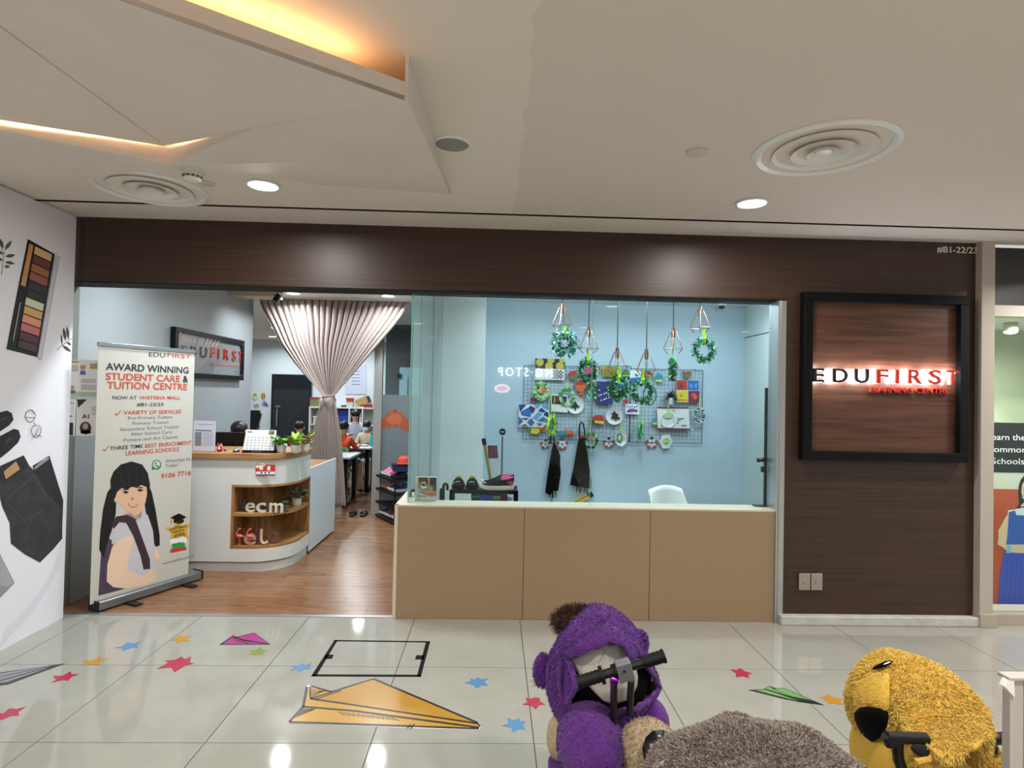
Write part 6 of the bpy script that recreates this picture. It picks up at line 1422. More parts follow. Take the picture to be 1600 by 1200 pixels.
def deco(label, cx, cy, rx_, ry_, seed, ms, hole=.55, rim=AW, top=None, extra=(), n=12, s=2.3):
    t = plate(label, cx, cy, rx_, ry_, AW, rim, hole, list(extra)+patches(cx, cy, rx_, ry_, seed, ms, n, .8, s), group=None, Y=GY-.03, name='plate_wreath')
    if top: hangrib(t, cx, top, cy-ry_*.8, GY-.03)
    return t
GRN = mat('plate_green', '#9fd08a', .6)
deco('pale green plate wreath with orange and yellow centre on the left grid', 845.5, 611, 12.5, 15, 21, [3, 16, 16, 3], .5, GRN, 590, [(circ(844, 609, 5, 5, 10), 2), (circ(849, 610, 3.6, 3.6, 9), 5), (circ(841, 606, 2.2, 2.2, 8), 0)])
art('paper_cutout', 'dark red and green leaf cutout under the pale green plate wreath', 'cutout', [(Za((205,625),(240,605),(330,650),(325,662),(240,655)), 11), (Za((290,645),(330,645),(325,662),(280,660)), 3)], AM)
art('framed_photo', 'white board with a dark photo behind the plate wreath with green squares', 'picture', [(Za((452,560),(650,580),(650,785),(460,770)), 1), (Za((465,585),(640,595),(635,690),(465,685)), 0), (Za((480,600),(560,605),(555,660),(485,660)), 11), (Za((575,605),(632,608),(628,655),(575,655)), 6)], AM, .02)
deco('pale green plate wreath with dark green squares over the framed photo', 885.5, 620, 12.5, 14.5, 22, [3, 3, 16], .6, GRN, 598, n=9, s=3)
deco('green patchwork plate ring under the acorn cutout', 925, 609, 8, 13, 29, [3, 16, 3], .62, GRN, None, n=14)
plate('white paper plate with a black paper tree beside the green-squared wreath', 898.5, 632.5, 13.5, 14, AW, AW, None, [(Za((740,650),(770,700),(795,712),(770,722),(750,730),(745,765),(737,765),(735,730),(685,722),(710,695)), 0)])
art('canvas_painting', 'navy canvas with small white flecks behind the green wreaths', 'painting', [(Za((988,420),(1180,425),(1180,685),(988,685)), 6)]+[(circ(*Za((1020+29*(i*5 % 6)-6*(i % 2), 520+11*i))[0], 1.6, 1.0, 6, i), 1) for i in range(12)], AM)
bs = [(Za((1058,240),(1240,250),(1225,365),(1065,360)), 12)]
for i in range(5): bs.append((strip(Za((1062,262+20*i))[0], Za((1235,266+20*i))[0], .5), 0))
for i in range(9): bs.append((strip(Za((1075+18*i,245))[0], Za((1078+17*i,360))[0], .5), 0))
art('paper_basket', 'yellow woven paper basket with dark lines at the top of the grid', 'cutout', bs, AM)
art('paper_cutout', 'green paper dome with yellow base beside the yellow basket', 'cutout', [(Zr((235,330),(245,300),(280,282),(320,300),(330,340),(325,362),(240,358)), 3), (Zr((240,348),(328,352),(325,362),(240,358)), 12)], AM)
art('canvas_painting', 'blue and white seascape card at the top between two pendants', 'painting', [(Zr((330,285),(455,290),(452,420),(330,418)), 1), (Zr((330,380),(452,372),(452,420),(330,418)), 7), (Zr((380,330),(410,325),(405,350),(385,350)), 8), (Zr((395,345),(425,342),(420,362),(398,362)), 6)], AM)
art('paper_cutout', 'brown and orange striped oval cutout right of the seascape card', 'cutout', [(circ(*Zr((542,335))[0], 6.8, 4.4, 16), 15), (circ(*Zr((540,340))[0], 4.2, 2.2, 14), 5), (circ(*Zr((545,330))[0], 3.6, 1.0, 12), 0)], AM)
art('paper_cutout', 'blue and yellow paper fish with short tail high on the right grid', 'cutout', [(Zr((618,370),(660,325),(712,350),(718,395),(705,425),(705,452),(695,452),(690,430),(640,425)), 10), (Zr((625,400),(712,398),(705,425),(640,425)), 12)], AM)
art('paper_cutout', 'red and green paper bird at the top of the right grid', 'cutout', [(Zr((935,305),(950,300),(985,318),(1010,295),(1045,310),(1042,360),(1010,385),(975,382),(955,365),(965,335)), 4), (Zr((955,340),(1040,335),(1042,360),(1010,385),(975,382),(955,365)), 3)], AM)
four = [(Zr((872,404),(1140,408),(1142,670),(872,665)), 1), (Zr((874,405),(1000,407),(1002,522),(872,520)), 4), (Zr((1006,409),(1135,410),(1135,524),(1006,522)), 7), (Zr((872,527),(1006,529),(1008,665),(874,662)), 12), (Zr((1012,530),(1140,530),(1140,669),(1012,667)), 11),
    (Zr((920,440),(960,480),(930,500),(900,470)), 11), (Zr((890,480),(930,500),(900,515)), 11), (Zr((1030,440),(1070,470),(1050,500),(1025,490)), 8), (Zr((1085,450),(1115,440),(1110,490),(1088,500)), 8), (Zr((915,575),(935,570),(940,590),(925,608)), 5), (circ(*Zr((1075,580))[0], 4.2, 3.6, 9), 13), (circ(*Zr((1088,605))[0], 3.4, 3.4, 9), 5), (Zr((880,630),(1000,632),(1000,640),(880,638)), 5)]
art('canvas_painting', 'four-square canvas in red, blue, yellow and maroon', 'painting', four, AM)
t = thing('feather_pot', 'dark feathery plume in a small white pot on the right grid', 'plant', at(1048, 627, Y=GY-.05))
MB().lathe([(.032, -.04), (.045, .045), (.040, .045), (.03, -.03)], n=16).build('pot', AW, t)
b = MB(); rnd = random.Random(9)
for k in range(90):
    a = rnd.uniform(0, 2*pi); el = rnd.uniform(-.1, 1.3); leafgeo(b, (0, 0, .045), (math.cos(a)*math.cos(el), math.sin(a)*math.cos(el)*.5, math.sin(el)), rnd.uniform(.06, .125), .018, 0, .3)
o = b.build('feathers', mat('feather_dark', '#2b2c30', .8), t, smooth=False); o['kind'] = 'stuff'
cal_ = [(Zr((645,722),(1012,724),(1028,988),(655,970)), 1), (Zr((645,718),(1012,722),(1012,740),(648,738)), 11), (Zr((655,962),(1028,970),(1028,990),(658,985)), 11), (Zr((820,748),(845,760),(855,775),(835,765)), 0), (Zr((880,850),(960,852),(960,860),(880,858)), 0), (Zr((880,870),(920,872),(918,880),(880,878)), 0), (Zr((880,895),(888,893),(890,915),(880,915)), 0), (Zr((930,930),(985,932),(985,940),(930,938)), 0), (Zr((690,935),(705,935),(700,945),(690,945)), 0)]
art('wall_calendar', 'white wall calendar board with dark red edges on the right grid', 'calendar', cal_, AM, .025)
deco('white paper plate ring hanging in front of the white calendar board', 1043.5, 656.5, 11.5, 12, 33, [1], .74, AW, 630, [(circ(1043, 650, 6.5, 3.5, 12), 16)], n=4, s=1)
deco('small dark green patterned oval ring at the right edge of the grid', 1092.5, 648.5, 8.5, 13.5, 34, [0, 3, 1, 3], .66, AW, 620, n=16, s=1.7)
deco('green and dark leaf plate ring beside the right apron', 923, 688, 11.5, 14, 35, [3, 3, 0, 16], .58, GRN, 655, [(circ(923, 682, 3.2, 3.2, 9), 5)], n=14)
deco('white plate with a small green oval wreath below the second black tree', 970, 684, 9.5, 13, 36, [16, 1], .45, AW, 657, [(circ(967.5, 684, 4.6, 7.2, 12), 3), (circ(967.5, 684, 2.6, 4.6, 12), 16)], n=4, s=1.5)
t = wreath('narrow lime and green paper ring turned edge-on on the middle grid', 1000, 673, 5, 15, GY-.06, [GRN, TIN[0], LIME], 648, 40, .4, 1.2, 'plate_wreath', None, 60, LIME, .012, leafL=.03)
t = wreath('lime green paper ring turned sideways beside the blue line canvas', 861.5, 665, 6.5, 17, GY-.07, [GRN, LIME, TIN[0]], 612, 41, .45, 1.05, 'plate_wreath', None, 80, LIME, .010, leafL=.04)
art('hexagon_plate', 'white hexagonal card with yellow and blue scene at the lower right of the grid', 'plate craft', [([(1030,691),(1035,680),(1046,679),(1050,690),(1045,700),(1035,701)], 1), (circ(1040.5, 690, 7, 6, 14), 16), (Zr((715,1110),(760,1095),(780,1120),(770,1135),(725,1130)), 12), (Zr((735,1140),(775,1140),(765,1152),(740,1152)), 7), (Zr((745,1095),(770,1090),(772,1104)), 6)], AM)
art('paper_cutout', 'red paper crab with yellow belly in the middle of the grid', 'cutout', [(Za((918,815),(935,812),(938,850),(960,830),(985,812),(1050,812),(1070,840),(1090,890),(1070,922),(965,905),(955,870),(922,875)), 4), (Za((962,878),(1080,885),(1068,922),(968,905)), 12)], AM)
plate('white paper plate with a black paper tree in the middle of the grid', 959.5, 650, 13.5, 13.5, AW, AW, None, [(Zr((145,760),(170,795),(195,800),(185,830),(218,850),(205,862),(170,858),(168,885),(160,885),(158,858),(120,855),(110,840),(130,815),(115,790),(140,785)), 0)])
art('greeting_card', 'small white card printed with a purple smile and dots', 'card', [(Zr((278,682),(440,688),(436,808),(278,800)), 1), (Zr((290,770),(320,742),(360,738),(420,755),(415,780),(370,775),(330,782),(300,785)), 14), (circ(*Zr((355,768))[0], 2.8, 2, 10), 13)]+[(circ(*Zr((298+28*i, 712+8*(i % 2)))[0], 1.1, 1.4, 7), 14) for i in range(5)], AM)
art('paper_cutout', 'small red paper fish just above the purple printed card', 'cutout', [(Zr((235,640),(280,625),(322,630),(305,650),(318,670),(280,675)), 4), (circ(*Zr((285,650))[0], 1.2, 1.2, 8), 11)], AM)
art('paper_cutout', 'tiny blue and yellow paper boat left of the white calendar board', 'cutout', [(Zr((578,900),(600,870),(625,845),(640,870),(645,925),(600,925)), 10), (Zr((585,905),(645,900),(645,925),(600,925)), 12)], AM)
art('paper_cutout', 'yellow and green leaf-shaped cutout below the blue line canvas', 'cutout', [(Za((190,962),(320,970),(330,1010),(290,1040),(230,1030),(200,1000)), 12), (Za((190,962),(225,965),(225,1000),(205,1005)), 3)], AM)
art('paper_cutout', 'orange-red cutout tucked beside the yellow leaf cutout', 'cutout', [(Za((322,962),(395,955),(395,1005),(350,1010)), 5), (circ(*Za((360,980))[0], 2, 1.6, 8), 4)], AM)
art('paper_cutout', 'teal paper dome with green base on the left grid bottom', 'cutout', [(Za((540,1035),(550,1005),(590,998),(625,1010),(632,1040),(600,1058),(545,1058)), 10), (Za((540,1042),(630,1042),(600,1058),(545,1058)), 3)], AM)
art('paper_cutout', 'orange-red paper crab beside the teal dome', 'cutout', [(Za((610,990),(630,978),(645,1000),(670,1000),(688,975),(692,1000),(720,1005),(730,1035),(715,1055),(660,1055),(640,1025),(615,1015)), 5), (Za((650,1030),(728,1030),(715,1055),(662,1055)), 4)], AM)
for (cx, cy, rr, lb) in ((852, 694, 8.5, 'red and white paper star figure left of the left apron strap'), (878.5, 694, 10, 'red and white paper clown-like star under the teal dome'), (951, 692, 9.5, 'red and white paper star figure between two plate rings'), (1018, 692, 10.5, 'red and white paper star figure under the right grid')):
    lay = [(starp(cx, cy, rr, rr*.62, 5, -pi/2), 1)]
    for i in range(5):
        a = -pi/2+2*pi*i/5; lay.append((circ(cx+rr*.72*math.cos(a), cy+rr*.72*math.sin(a), rr*.26, rr*.24, 7), 4 if i else 0))
    lay.append((circ(cx, cy, rr*.22, rr*.22, 8), 8)); art('star_figure', lb, 'star craft', lay, AM, .01, GY+.015)
# ------------------------------------------------------------------ aprons
APR = mat('apron_black', '#060607', .9, spec=.1, bump=.2, nscale=30)
def apron(label, outline_px, loop_px, ties, Y, pocket, cap=None):
    pl = Plane((0, Y, 0)); p = pl.poly(outline_px); cx = sum(q[0] for q in p)/len(p); zt = max(q[1] for q in p)
    t = thing('apron', label, 'apron', (cx, Y, zt)); sh = lambda q: [(u-cx, v-zt) for u, v in pl.poly(q)]
    b = MB(); pts = sh(outline_px); b.prism(pts, -.02, .012); b.build('cloth', APR, t, bevel=.004)
    fold_ = MB()
    xs = [q[0] for q in pts]; 
    for k in range(3):
        u = min(xs)+(max(xs)-min(xs))*(.3+.2*k); fold_.tube([((u*.35), -.02, -.18), (u*.8, -.024, -.42), (u, -.021, -.70)], [.004, .010, .006], 6)
    fold_.build('fold', APR, t)
    b = MB(); b.tube([(u, -.006, v) for u, v in sh(loop_px)], .010, 6); b.build('neck_strap', APR, t)
    b = MB()
    for tp in ties: b.tube([(u, -.004, v) for u, v in sh(tp)], .006, 6)
    b.build('tie', APR, t); b = MB(); b.tube([(u, -.024, v) for u, v in sh(pocket)], .004, 6); b.build('pocket_seam', mat('apron_seam', '#2b2b30', .7), t)
    if cap: MB().prism(sh(cap), -.022, -.019).build('chest_label', AR, t)
    hk = sh([loop_px[len(loop_px)//2]])[0]; MB().cyl((hk[0], -.01, hk[1]), (hk[0], 3.2-Y, hk[1]), .006, n=8).build('hook', STEEL, t)
Zp = lambda *p: zp(780, 640, 7.5, *p)
apron('narrow black apron hanging folded at the left under the wire grid', Zp((632,395),(655,395),(715,540),(710,640),(720,745),(690,950),(635,950),(595,1003),(538,970),(570,740),(600,560)), Zp((622,400),(600,385),(606,320),(625,280),(640,320),(645,400)), [Zp((625,950),(612,1075)), Zp((660,950),(668,975))], 3.135, Zp((625,785),(700,795)))
apron('wide black apron with long neck loop hanging on the middle grid', Zp((935,330),(998,330),(1020,440),(1075,830),(1070,922),(960,908),(832,882),(880,640),(915,430)), Zp((938,335),(935,250),(945,170),(962,145),(985,165),(1000,250),(998,335)), [Zp((930,900),(950,980)), Zp((1030,915),(1028,990))], 3.135, Zp((920,840),(960,790),(1020,785)), Zp((942,295),(992,298),(992,328),(945,325)))
# ------------------------------------------------------------------ floor stickers
def floorpts(pts): return [(p.x, p.y) for p in (at(x, y, Z=0) for x, y in pts)]
def sticker(label, outline_px, m, inner=(), mats=(), cat='floor sticker', name='floor_sticker'):
    p = floorpts(outline_px); cx = sum(q[0] for q in p)/len(p); cy = sum(q[1] for q in p)/len(p)
    t = thing(name, label, cat, (cx, cy, 0)); b = MB(); b.slab([(x-cx, y-cy) for x, y in p], .0003, .0014); b.build('vinyl', m, t, smooth=False)
    if inner:
        b = MB()
        for k, (q, mi) in enumerate(inner): b.slab([(x-cx, y-cy) for x, y in floorpts(q)], .0014, .0024 if mi == 0 else .0016+.0002*min(k, 2), mi)
        b.build('drawn_lines', list(mats), t, smooth=False)
    return t
SRED = mat('sticker_red', '#a32342', .25); SORG = mat('sticker_orange', '#b07e28', .25); SBLU = mat('sticker_blue', '#4a7da6', .25); SOLV = mat('sticker_olive', '#7f8434', .25)
Zl = lambda *p: zp(0, 970, 6.154, *p)
sticker('red star floor sticker beside the grey paper plane', Zl((490,598),(545,565),(510,540),(525,530),(600,530),(678,487),(690,515),(765,513),(690,540),(655,577),(615,570)), SRED)
sticker('red star floor sticker cut by the left picture edge', [(-30,1112),(5,1115),(15,1107),(26,1108),(41,1104.5),(28,1113),(30,1118),(18,1118.5),(2,1125),(-14,1122)], SRED)
sticker('orange star floor sticker between the red star and the blue star', Zl((785,436),(818,410),(798,387),(880,385),(960,342),(975,368),(1035,368),(960,390),(935,425),(880,418)), SORG)
sticker('blue star floor sticker nearest the lilac hoarding', Zl((1105,258),(1170,250),(1225,208),(1275,220),(1358,206),(1310,235),(1328,258),(1265,260),(1170,292),(1180,265)), SBLU)
sticker('orange star floor sticker between the banner and the pink paper plane', [(266,1000),(276,997),(280,993),(287,995),(299,993.5),(292,998),(296,1002),(286,1002),(276,1005),(276,1001)], SORG)
Zk = lambda *p: zp(0, 940, 2, *p)
sticker('large red star floor sticker in the tile row below the banner', Zk((490,211),(528,190),(512,186),(548,182),(566,172),(578,180),(598,172),(592,190),(606,194),(580,200),(545,221),(535,206)), SRED)
sticker('olive green star floor sticker under the pink paper plane', Zk((773,167),(790,158),(778,152),(800,151),(815,142),(820,151),(838,153),(822,159),(822,167),(805,165),(790,170),(792,164)), SOLV)
sticker('blue star floor sticker at the left end of the black tape frame', Zk((905,216),(925,205),(908,202),(935,200),(945,194),(955,200),(974,190),(966,203),(970,212),(950,210),(935,222),(930,212)), SBLU)
sticker('blue star floor sticker right of the black tape frame', Zk((1452,253),(1472,249),(1470,240),(1485,244),(1492,236),(1503,243),(1528,240),(1512,250),(1525,262),(1505,262),(1490,271),(1480,261)), SBLU)
Zq3 = lambda *p: zp(800, 930, 4, *p)
sticker('blue star floor sticker nearest the tip of the big yellow plane', [(784,1134),(795,1131),(793,1122),(803,1126),(811,1122),(813,1127),(821,1127),(817,1132),(821,1140),(811,1139),(802,1144),(799,1137)], SBLU)
sticker('red star floor sticker left of the purple ride-on', Zq3((65,684),(98,668),(85,642),(120,648),(145,640),(172,642),(175,665),(207,684),(168,688),(148,714),(122,692)), SRED)
sticker('olive star floor sticker half hidden behind the purple ride-on ear', Zq3((110,530),(135,542),(150,535),(175,545),(225,530),(205,552),(222,570),(175,568),(125,572),(140,555)), SOLV)
sticker('red star floor sticker right of the purple ride-on handlebar', Zq3((1365,467),(1405,468),(1428,457),(1450,474),(1500,490),(1478,497),(1480,519),(1445,508),(1398,513),(1400,490)), SRED)
Zg = lambda *p: zp(1130, 1030, 7.619, *p)
sticker('orange star floor sticker between the green plane and the yellow ride-on', Zg((1140,455),(1205,447),(1240,415),(1310,455),(1420,475),(1398,500),(1425,548),(1330,528),(1248,532),(1225,490)), SORG)
sticker('orange star floor sticker half hidden behind the yellow ride-on', [(1525,1106),(1535,1104),(1541,1106),(1548,1105),(1545,1109),(1551,1114),(1542,1112),(1530,1116)], SORG)
INK = mat('sticker_ink', '#211c22', .3); SYEL = mat('sticker_yellow', '#b08531', .25); SYD = mat('sticker_amber', '#a67b29', .25); SPK = mat('sticker_pink', '#9c3577', .25); SGN = mat('sticker_green', '#689a52', .25); SGR = mat('sticker_grey', '#7c7b81', .25); SWH = mat('sticker_white', '#d8d4c8', .3)
Zy = lambda *p: zp(320, 970, 3.478, *p)
def L_(Z, a, b, w_): pa, pb = Z(a, b); return strip(pa, pb, w_*1.55)
yel = [(Zy((466,549),(540,468),(560,360),(575,425),(915,320),(1480,560),(1488,580),(1120,575)), 1), (Zy((575,428),(570,362),(685,388),(700,385)), 1), (Zy((605,425),(912,322),(1478,558),(745,448)), 2)]
for a, b, w_ in (((556,360),(535,470),2.4),((535,468),(458,552),2.2),((458,552),(1120,575),2.0),((1120,575),(1490,588),1.6),((1495,578),(1480,556),1.6),((1482,556),(915,316),1.8),((915,316),(690,388),1.4),((690,388),(575,356),1.5),((570,360),(575,425),1.8),((575,425),(690,388),1.3),((575,425),(750,450),1.6),((600,428),(740,382),1.0),((535,468),(820,492),1.6),((820,492),(1490,582),1.7),((750,450),(1482,560),1.5),((1120,588),(1140,562),1.2),((1100,585),(1120,565),1.0)):
    yel.append((L_(Zy, a, b, w_), 0))
for i in range(7): yel.append((L_(Zy, (582+14*i,372+1.5*i), (585+2*i+4*i,420-5*i), .7), 0))
for i in range(8): yel.append((L_(Zy, (540+9*i,478), (495+12*i,526-5*i), .7), 0))
for i in range(12): yel.append((L_(Zy, (725+26*i,496+2.6*i), (760+27*i,516+2.6*i), .6), 0))
sticker('big yellow paper plane floor sticker with black hatching', Zy((452,558),(530,466),(553,352),(575,352),(690,384),(915,310),(1485,552),(1500,580),(1490,594),(1120,584)), SWH, yel, [INK, SYEL, SYD])
Zv = lambda *p: zp(320, 970, 3.478, *p)
sticker('small pink paper plane floor sticker near the wood threshold', Zv((78,131),(155,79),(172,88),(268,65),(356,129)), INK, [(Zv((95,128),(155,86),(170,94),(200,110),(335,126)), 1), (Zv((178,90),(266,68),(345,124),(210,104)), 1), (L_(Zv, (150,92), (330,127), .8), 0), (L_(Zv, (160,104), (240,126), .6), 0)], [INK, SPK])
sticker('green paper plane floor sticker right of the red star', Zg((295,368),(480,358),(550,320),(640,352),(720,345),(1205,550),(960,520),(720,475)), INK, [(Zg((365,373),(490,365),(620,405),(900,500),(720,466)), 1), (Zg((500,358),(550,328),(600,365),(640,380),(1000,500),(620,400)), 1), (Zg((610,362),(720,352),(1050,492),(820,440)), 1), (L_(Zg, (380,375), (900,510), .6), 0), (L_(Zg, (520,365), (1000,505), .6), 0)], [INK, SGN])
sticker('grey paper plane floor sticker at the left picture edge', Zl((-400,545),(-200,520),(0,498),(625,412),(70,615),(0,622),(-300,650)), INK, [(Zl((-380,550),(0,508),(520,425),(0,538),(-300,590)), 1), (Zl((-300,600),(0,545),(500,435),(0,575),(-280,620)), 1), (Zl((-280,635),(0,600),(60,595),(480,450),(0,585)), 1)], [INK, SGR])
Zt = lambda *p: zp(320, 970, 3.478, *p)
tf = thing('tape_frame', 'black tape rectangle with side notches on the floor tiles', 'floor marking', (*floorpts([(577,1030)])[0], 0)); c0 = tf.location
for pts in (((705,105),(1225,112),(1222,118),(700,111)), ((578,302),(1170,305),(1174,294),(590,292)), ((705,105),(722,106),(605,300),(578,302)), ((1203,112),(1225,112),(1174,305),(1152,304)), ((660,185),(700,185),(690,207),(646,207)), ((1150,188),(1195,188),(1188,211),(1142,210))):
    MB().slab([(x-c0.x, y-c0.y) for x, y in floorpts(Zt(*pts))], .0003, .0013).build('tape_strip', mat('black_tape', '#0e0e0f', .85, spec=.2), tf, smooth=False)

# ------------------------------------------------------------------ plush ride-ons in front
def proj(px, py, c, r, off=0.0):
    """Where a photo ray meets an ellipsoid, moved out by off."""
    d = ray(px, py); o = CAMLOC-c; D = Vector((d.x/r[0], d.y/r[1], d.z/r[2])); O = Vector((o.x/r[0], o.y/r[1], o.z/r[2]))
    A_, B2, C2 = D.dot(D), 2*O.dot(D), O.dot(O)-1; q = B2*B2-4*A_*C2
    k = (-B2-math.sqrt(max(0, q)))/(2*A_); p = O+k*D; return c+Vector((p.x*r[0], p.y*r[1], p.z*r[2]))-d.normalized()*off
def fur(mb, n, L, wd, m, parent, seed, keep=None, down=.5, name='fur'):
    rnd = random.Random(seed); tris = []; ar = []
    for f in mb.f:
        for k in range(1, len(f)-1):
            a, b, c = (Vector(mb.v[i]) for i in (f[0], f[k], f[k+1])); x = (b-a).cross(c-a); s = x.length/2
            if s > 1e-9 and (keep is None or keep((a+b+c)/3)): tris.append((a, b, c, x.normalized())); ar.append(s)
    out = MB(); vs, fs = [], []
    for (a, b, c, nn) in rnd.choices(tris, ar, k=n):
        u, v = rnd.random(), rnd.random()
        if u+v > 1: u, v = 1-u, 1-v
        p = a+(b-a)*u+(c-a)*v
        d = (nn+Vector((rnd.uniform(-.55,.55), rnd.uniform(-.55,.55), rnd.uniform(-.55,.55)-down))).normalized()
        s = d.cross(Vector((rnd.uniform(-1,1), rnd.uniform(-1,1), rnd.uniform(-1,1)))).normalized()*wd*.5; l = L*rnd.uniform(.6, 1.25)
        i = len(vs); e = p+d*l+Vector((0, 0, -l*.25)); mid_ = p+d*l*.55
        vs += [p-s, p+s, mid_+s*.8, mid_-s*.8, e]; fs += [(i, i+1, i+2, i+3), (i+3, i+2, i+4)]
    out.add(vs, fs); o = out.build(name, m, parent, smooth=False); o['kind'] = 'stuff'; return o
def local(mb, c): mb.v = [tuple(Vector(v)-c) for v in mb.v]; return mb
def blob(c, r, seed, amp=.012, nu=40, nv=26, fr=9.0):
    b = MB(); b.ell((0,0,0), r, nu, nv)
    from mathutils import noise
    b.v = [tuple(Vector(v)*(1+amp/max(r)*noise.noise(Vector(v)*fr+Vector((seed*3.1, 0, 0)))*2)+Vector(c)) for v in b.v]; return b

# grey one, nearest
GYF = mat('fur_grey', '#7d7067', .85, sheen=.3, noise=.18, nscale=40); GYB = mat('plush_grey', '#6a5f58', .9, bump=.4, nscale=120)
gc = at(1196, 1303, Y=-2.90); gr = (.340, .30, .25)
gt = thing('plush_ride_on', 'grey fluffy plush animal ride-on toy in front, cut by the picture bottom', 'ride-on toy', (gc.x, gc.y, 0)); o0 = Vector((gc.x, gc.y, 0))
head = local(blob(gc, gr, 1, .012), o0); head.build('body', GYB, gt)
fur(head, 34000, .017, .004, GYF, gt, 1, lambda p: p.z > gc.z-.03, .25)
ec = at(1150, 1141, Y=-2.74)
ear = local(blob(ec, (.060, .04, .034), 2, .004, 20, 12), o0); eo = ear.build('ear', GYB, gt); fur(ear, 2600, .022, .004, GYF, eo, 2, None, .1)
for sx in (-1, 1):
    for sy in (-1, 1): MB().lathe([(.10, .0), (.11, .05), (.095, gc.z-.10)], (sx*.17, sy*.14, 0), 20).build('leg', GYB, gt)
b = MB(); b.tube([proj(x, y, gc, gr, .012)-o0 for x, y in ((1022,1199),(1030,1190),(1040,1181),(1052,1172),(1064,1164))], .007, 8); b.build('seam_piping', mat('plush_pink_lining', '#8b756e', .8), gt)
b = MB(); b.tube([proj(x, y, gc, gr, .020)-o0 for x, y in ((1027,1200),(1036,1191),(1047,1182))], .0035, 6); b.build('zip', WHITEP, gt)

# yellow one at the right
YF = mat('fur_yellow', '#d3b048', .8, sheen=.3, noise=.12, nscale=30); YB = mat('plush_yellow', '#c29a38', .85, bump=.3, nscale=160)
yc = at(1426, 1109, Y=-2.26); yr = (.203, .26, .186)
yt = thing('plush_ride_on', 'yellow plush animal ride-on toy with drooping black-tipped ear at the right', 'ride-on toy', (yc.x, yc.y, 0)); o0 = Vector((yc.x, yc.y, 0))
head = local(blob(yc, yr, 5, .010, 44, 28), o0); head.build('head', YB, yt); fur(head, 20000, .017, .0035, YF, yt, 5, lambda p: p.y < .12, .5)
def skinflap(name, rows, c, r, offs, m, parent, th=.012):
    """A cloth flap laid over an ellipsoid: rows of photo points, each row with its own lift."""
    n = len(rows[0]); vs = []
    for row, of in zip(rows, offs):
        for j, (x, y) in enumerate(row): vs.append(proj(x, y, c, r, of if not isinstance(of, (list, tuple)) else of[j])-o0)
    fs = [(i*n+j, (i+1)*n+j, (i+1)*n+j+1, i*n+j+1) for i in range(len(rows)-1) for j in range(n-1)]
    b = MB(); b.add(vs, fs); o = b.build(name, m, parent, ang=3); s = o.modifiers.new('t', 'SOLIDIFY'); s.thickness = th; s.offset = 0; return o, b
def lerp_rows(top, bot, n): return [[(a[0]+(b[0]-a[0])*k/n, a[1]+(b[1]-a[1])*k/n) for a, b in zip(top, bot)] for k in range(n+1)]
Ze = lambda *p: zp(1310, 1010, 5.517, *p)
ea, eb = skinflap('ear', lerp_rows(Ze((155,380),(200,320),(280,265),(370,245),(445,250)), Ze((165,545),(205,522),(270,518),(350,532),(430,545)), 5), yc, yr, [.004,.012,.018,.022,.024,.026], YB, yt, .02)
fur(eb, 3600, .017, .0030, YF, ea, 6, None, .5)
skinflap('ear_tip', [Ze(*r) for r in (((158,570),(200,528),(270,519),(350,533),(415,565)), ((158,620),(210,600),(280,600),(350,605),(418,620)), ((178,670),(225,665),(285,668),(345,670),(405,680)), ((205,730),(245,735),(290,738),(345,735),(390,735)), ((240,785),(265,795),(290,800),(325,795),(362,775)), ((275,805),(285,809),(295,812),(310,811),(335,800)))], yc, yr, [.044]*6, mat('plush_black', '#030303', .9, spec=.1), yt, .018)
b = MB(); ep = Ze((288,198),(300,178),(345,152),(400,128),(445,120),(470,128),(455,150),(400,178),(345,195)); cpt = proj(*Ze((380,160))[0], yc, yr, .030)-o0; vs = [cpt]+[proj(x, y, yc, yr, .024)-o0 for x, y in ep]; b.add(vs, [(0, i+1, (i+1) % len(ep)+1) for i in range(len(ep))]); ey = b.build('eye', mat('eye_black', '#030303', .8, spec=.05), yt)
b = MB(); ep = Ze((385,158),(398,146),(428,133),(455,129),(444,139),(412,153)); cpt = proj(*Ze((420,143))[0], yc, yr, .036)-o0; vs = [cpt]+[proj(x, y, yc, yr, .033)-o0 for x, y in ep]; b.add(vs, [(0, i+1, (i+1) % len(ep)+1) for i in range(len(ep))]); b.build('eye_highlight', PAPER, ey)
hem, hb = skinflap('neck_flap', [Ze(*r) for r in (((560,640),(700,600),(850,590),(1000,600),(1150,600),(1250,620)), ((580,690),(720,670),(860,660),(1000,670),(1160,680),(1290,690)), ((610,760),(740,760),(880,760),(1020,770),(1170,770),(1320,750)), ((660,840),(770,850),(900,850),(1040,860),(1180,860),(1260,800)), ((760,855),(830,900),(930,920),(1040,930),(1130,900),(1210,850)), ((850,950),(890,975),(950,980),(1030,975),(1100,930),(1180,880)))], yc, yr, [.006,.03,.07,.11,.14,.15], YB, yt, .014)
fur(hb, 9000, .024, .0035, YF, hem, 8, None, .6)
b = MB(); b.tube([proj(x, y, yc, yr, .028)-o0 for x, y in Ze((600,640),(700,612),(850,592),(970,605))], .004, 6); b.tube([proj(x, y, yc, yr, .05)-o0 for x, y in Ze((650,680),(740,740),(800,820))], .004, 6); b.tube([proj(x, y, yc, yr, .03)-o0 for x, y in Ze((640,640),(800,630),(1000,640))], .004, 6); b.build('cloth_crease', mat('plush_yellow_crease_shade', '#b4831f', .85), yt)  # darker yellow tubes paint the shading of the creases
def bar(pts, r_, y, m, name, parent, o0, n=12): 
    return MB().tube([at(x, yy, Y=y)-o0 for x, yy in pts], r_, n).build(name, m, parent)
GRIP = mat('rubber_grip', '#070708', .5, spec=.35)
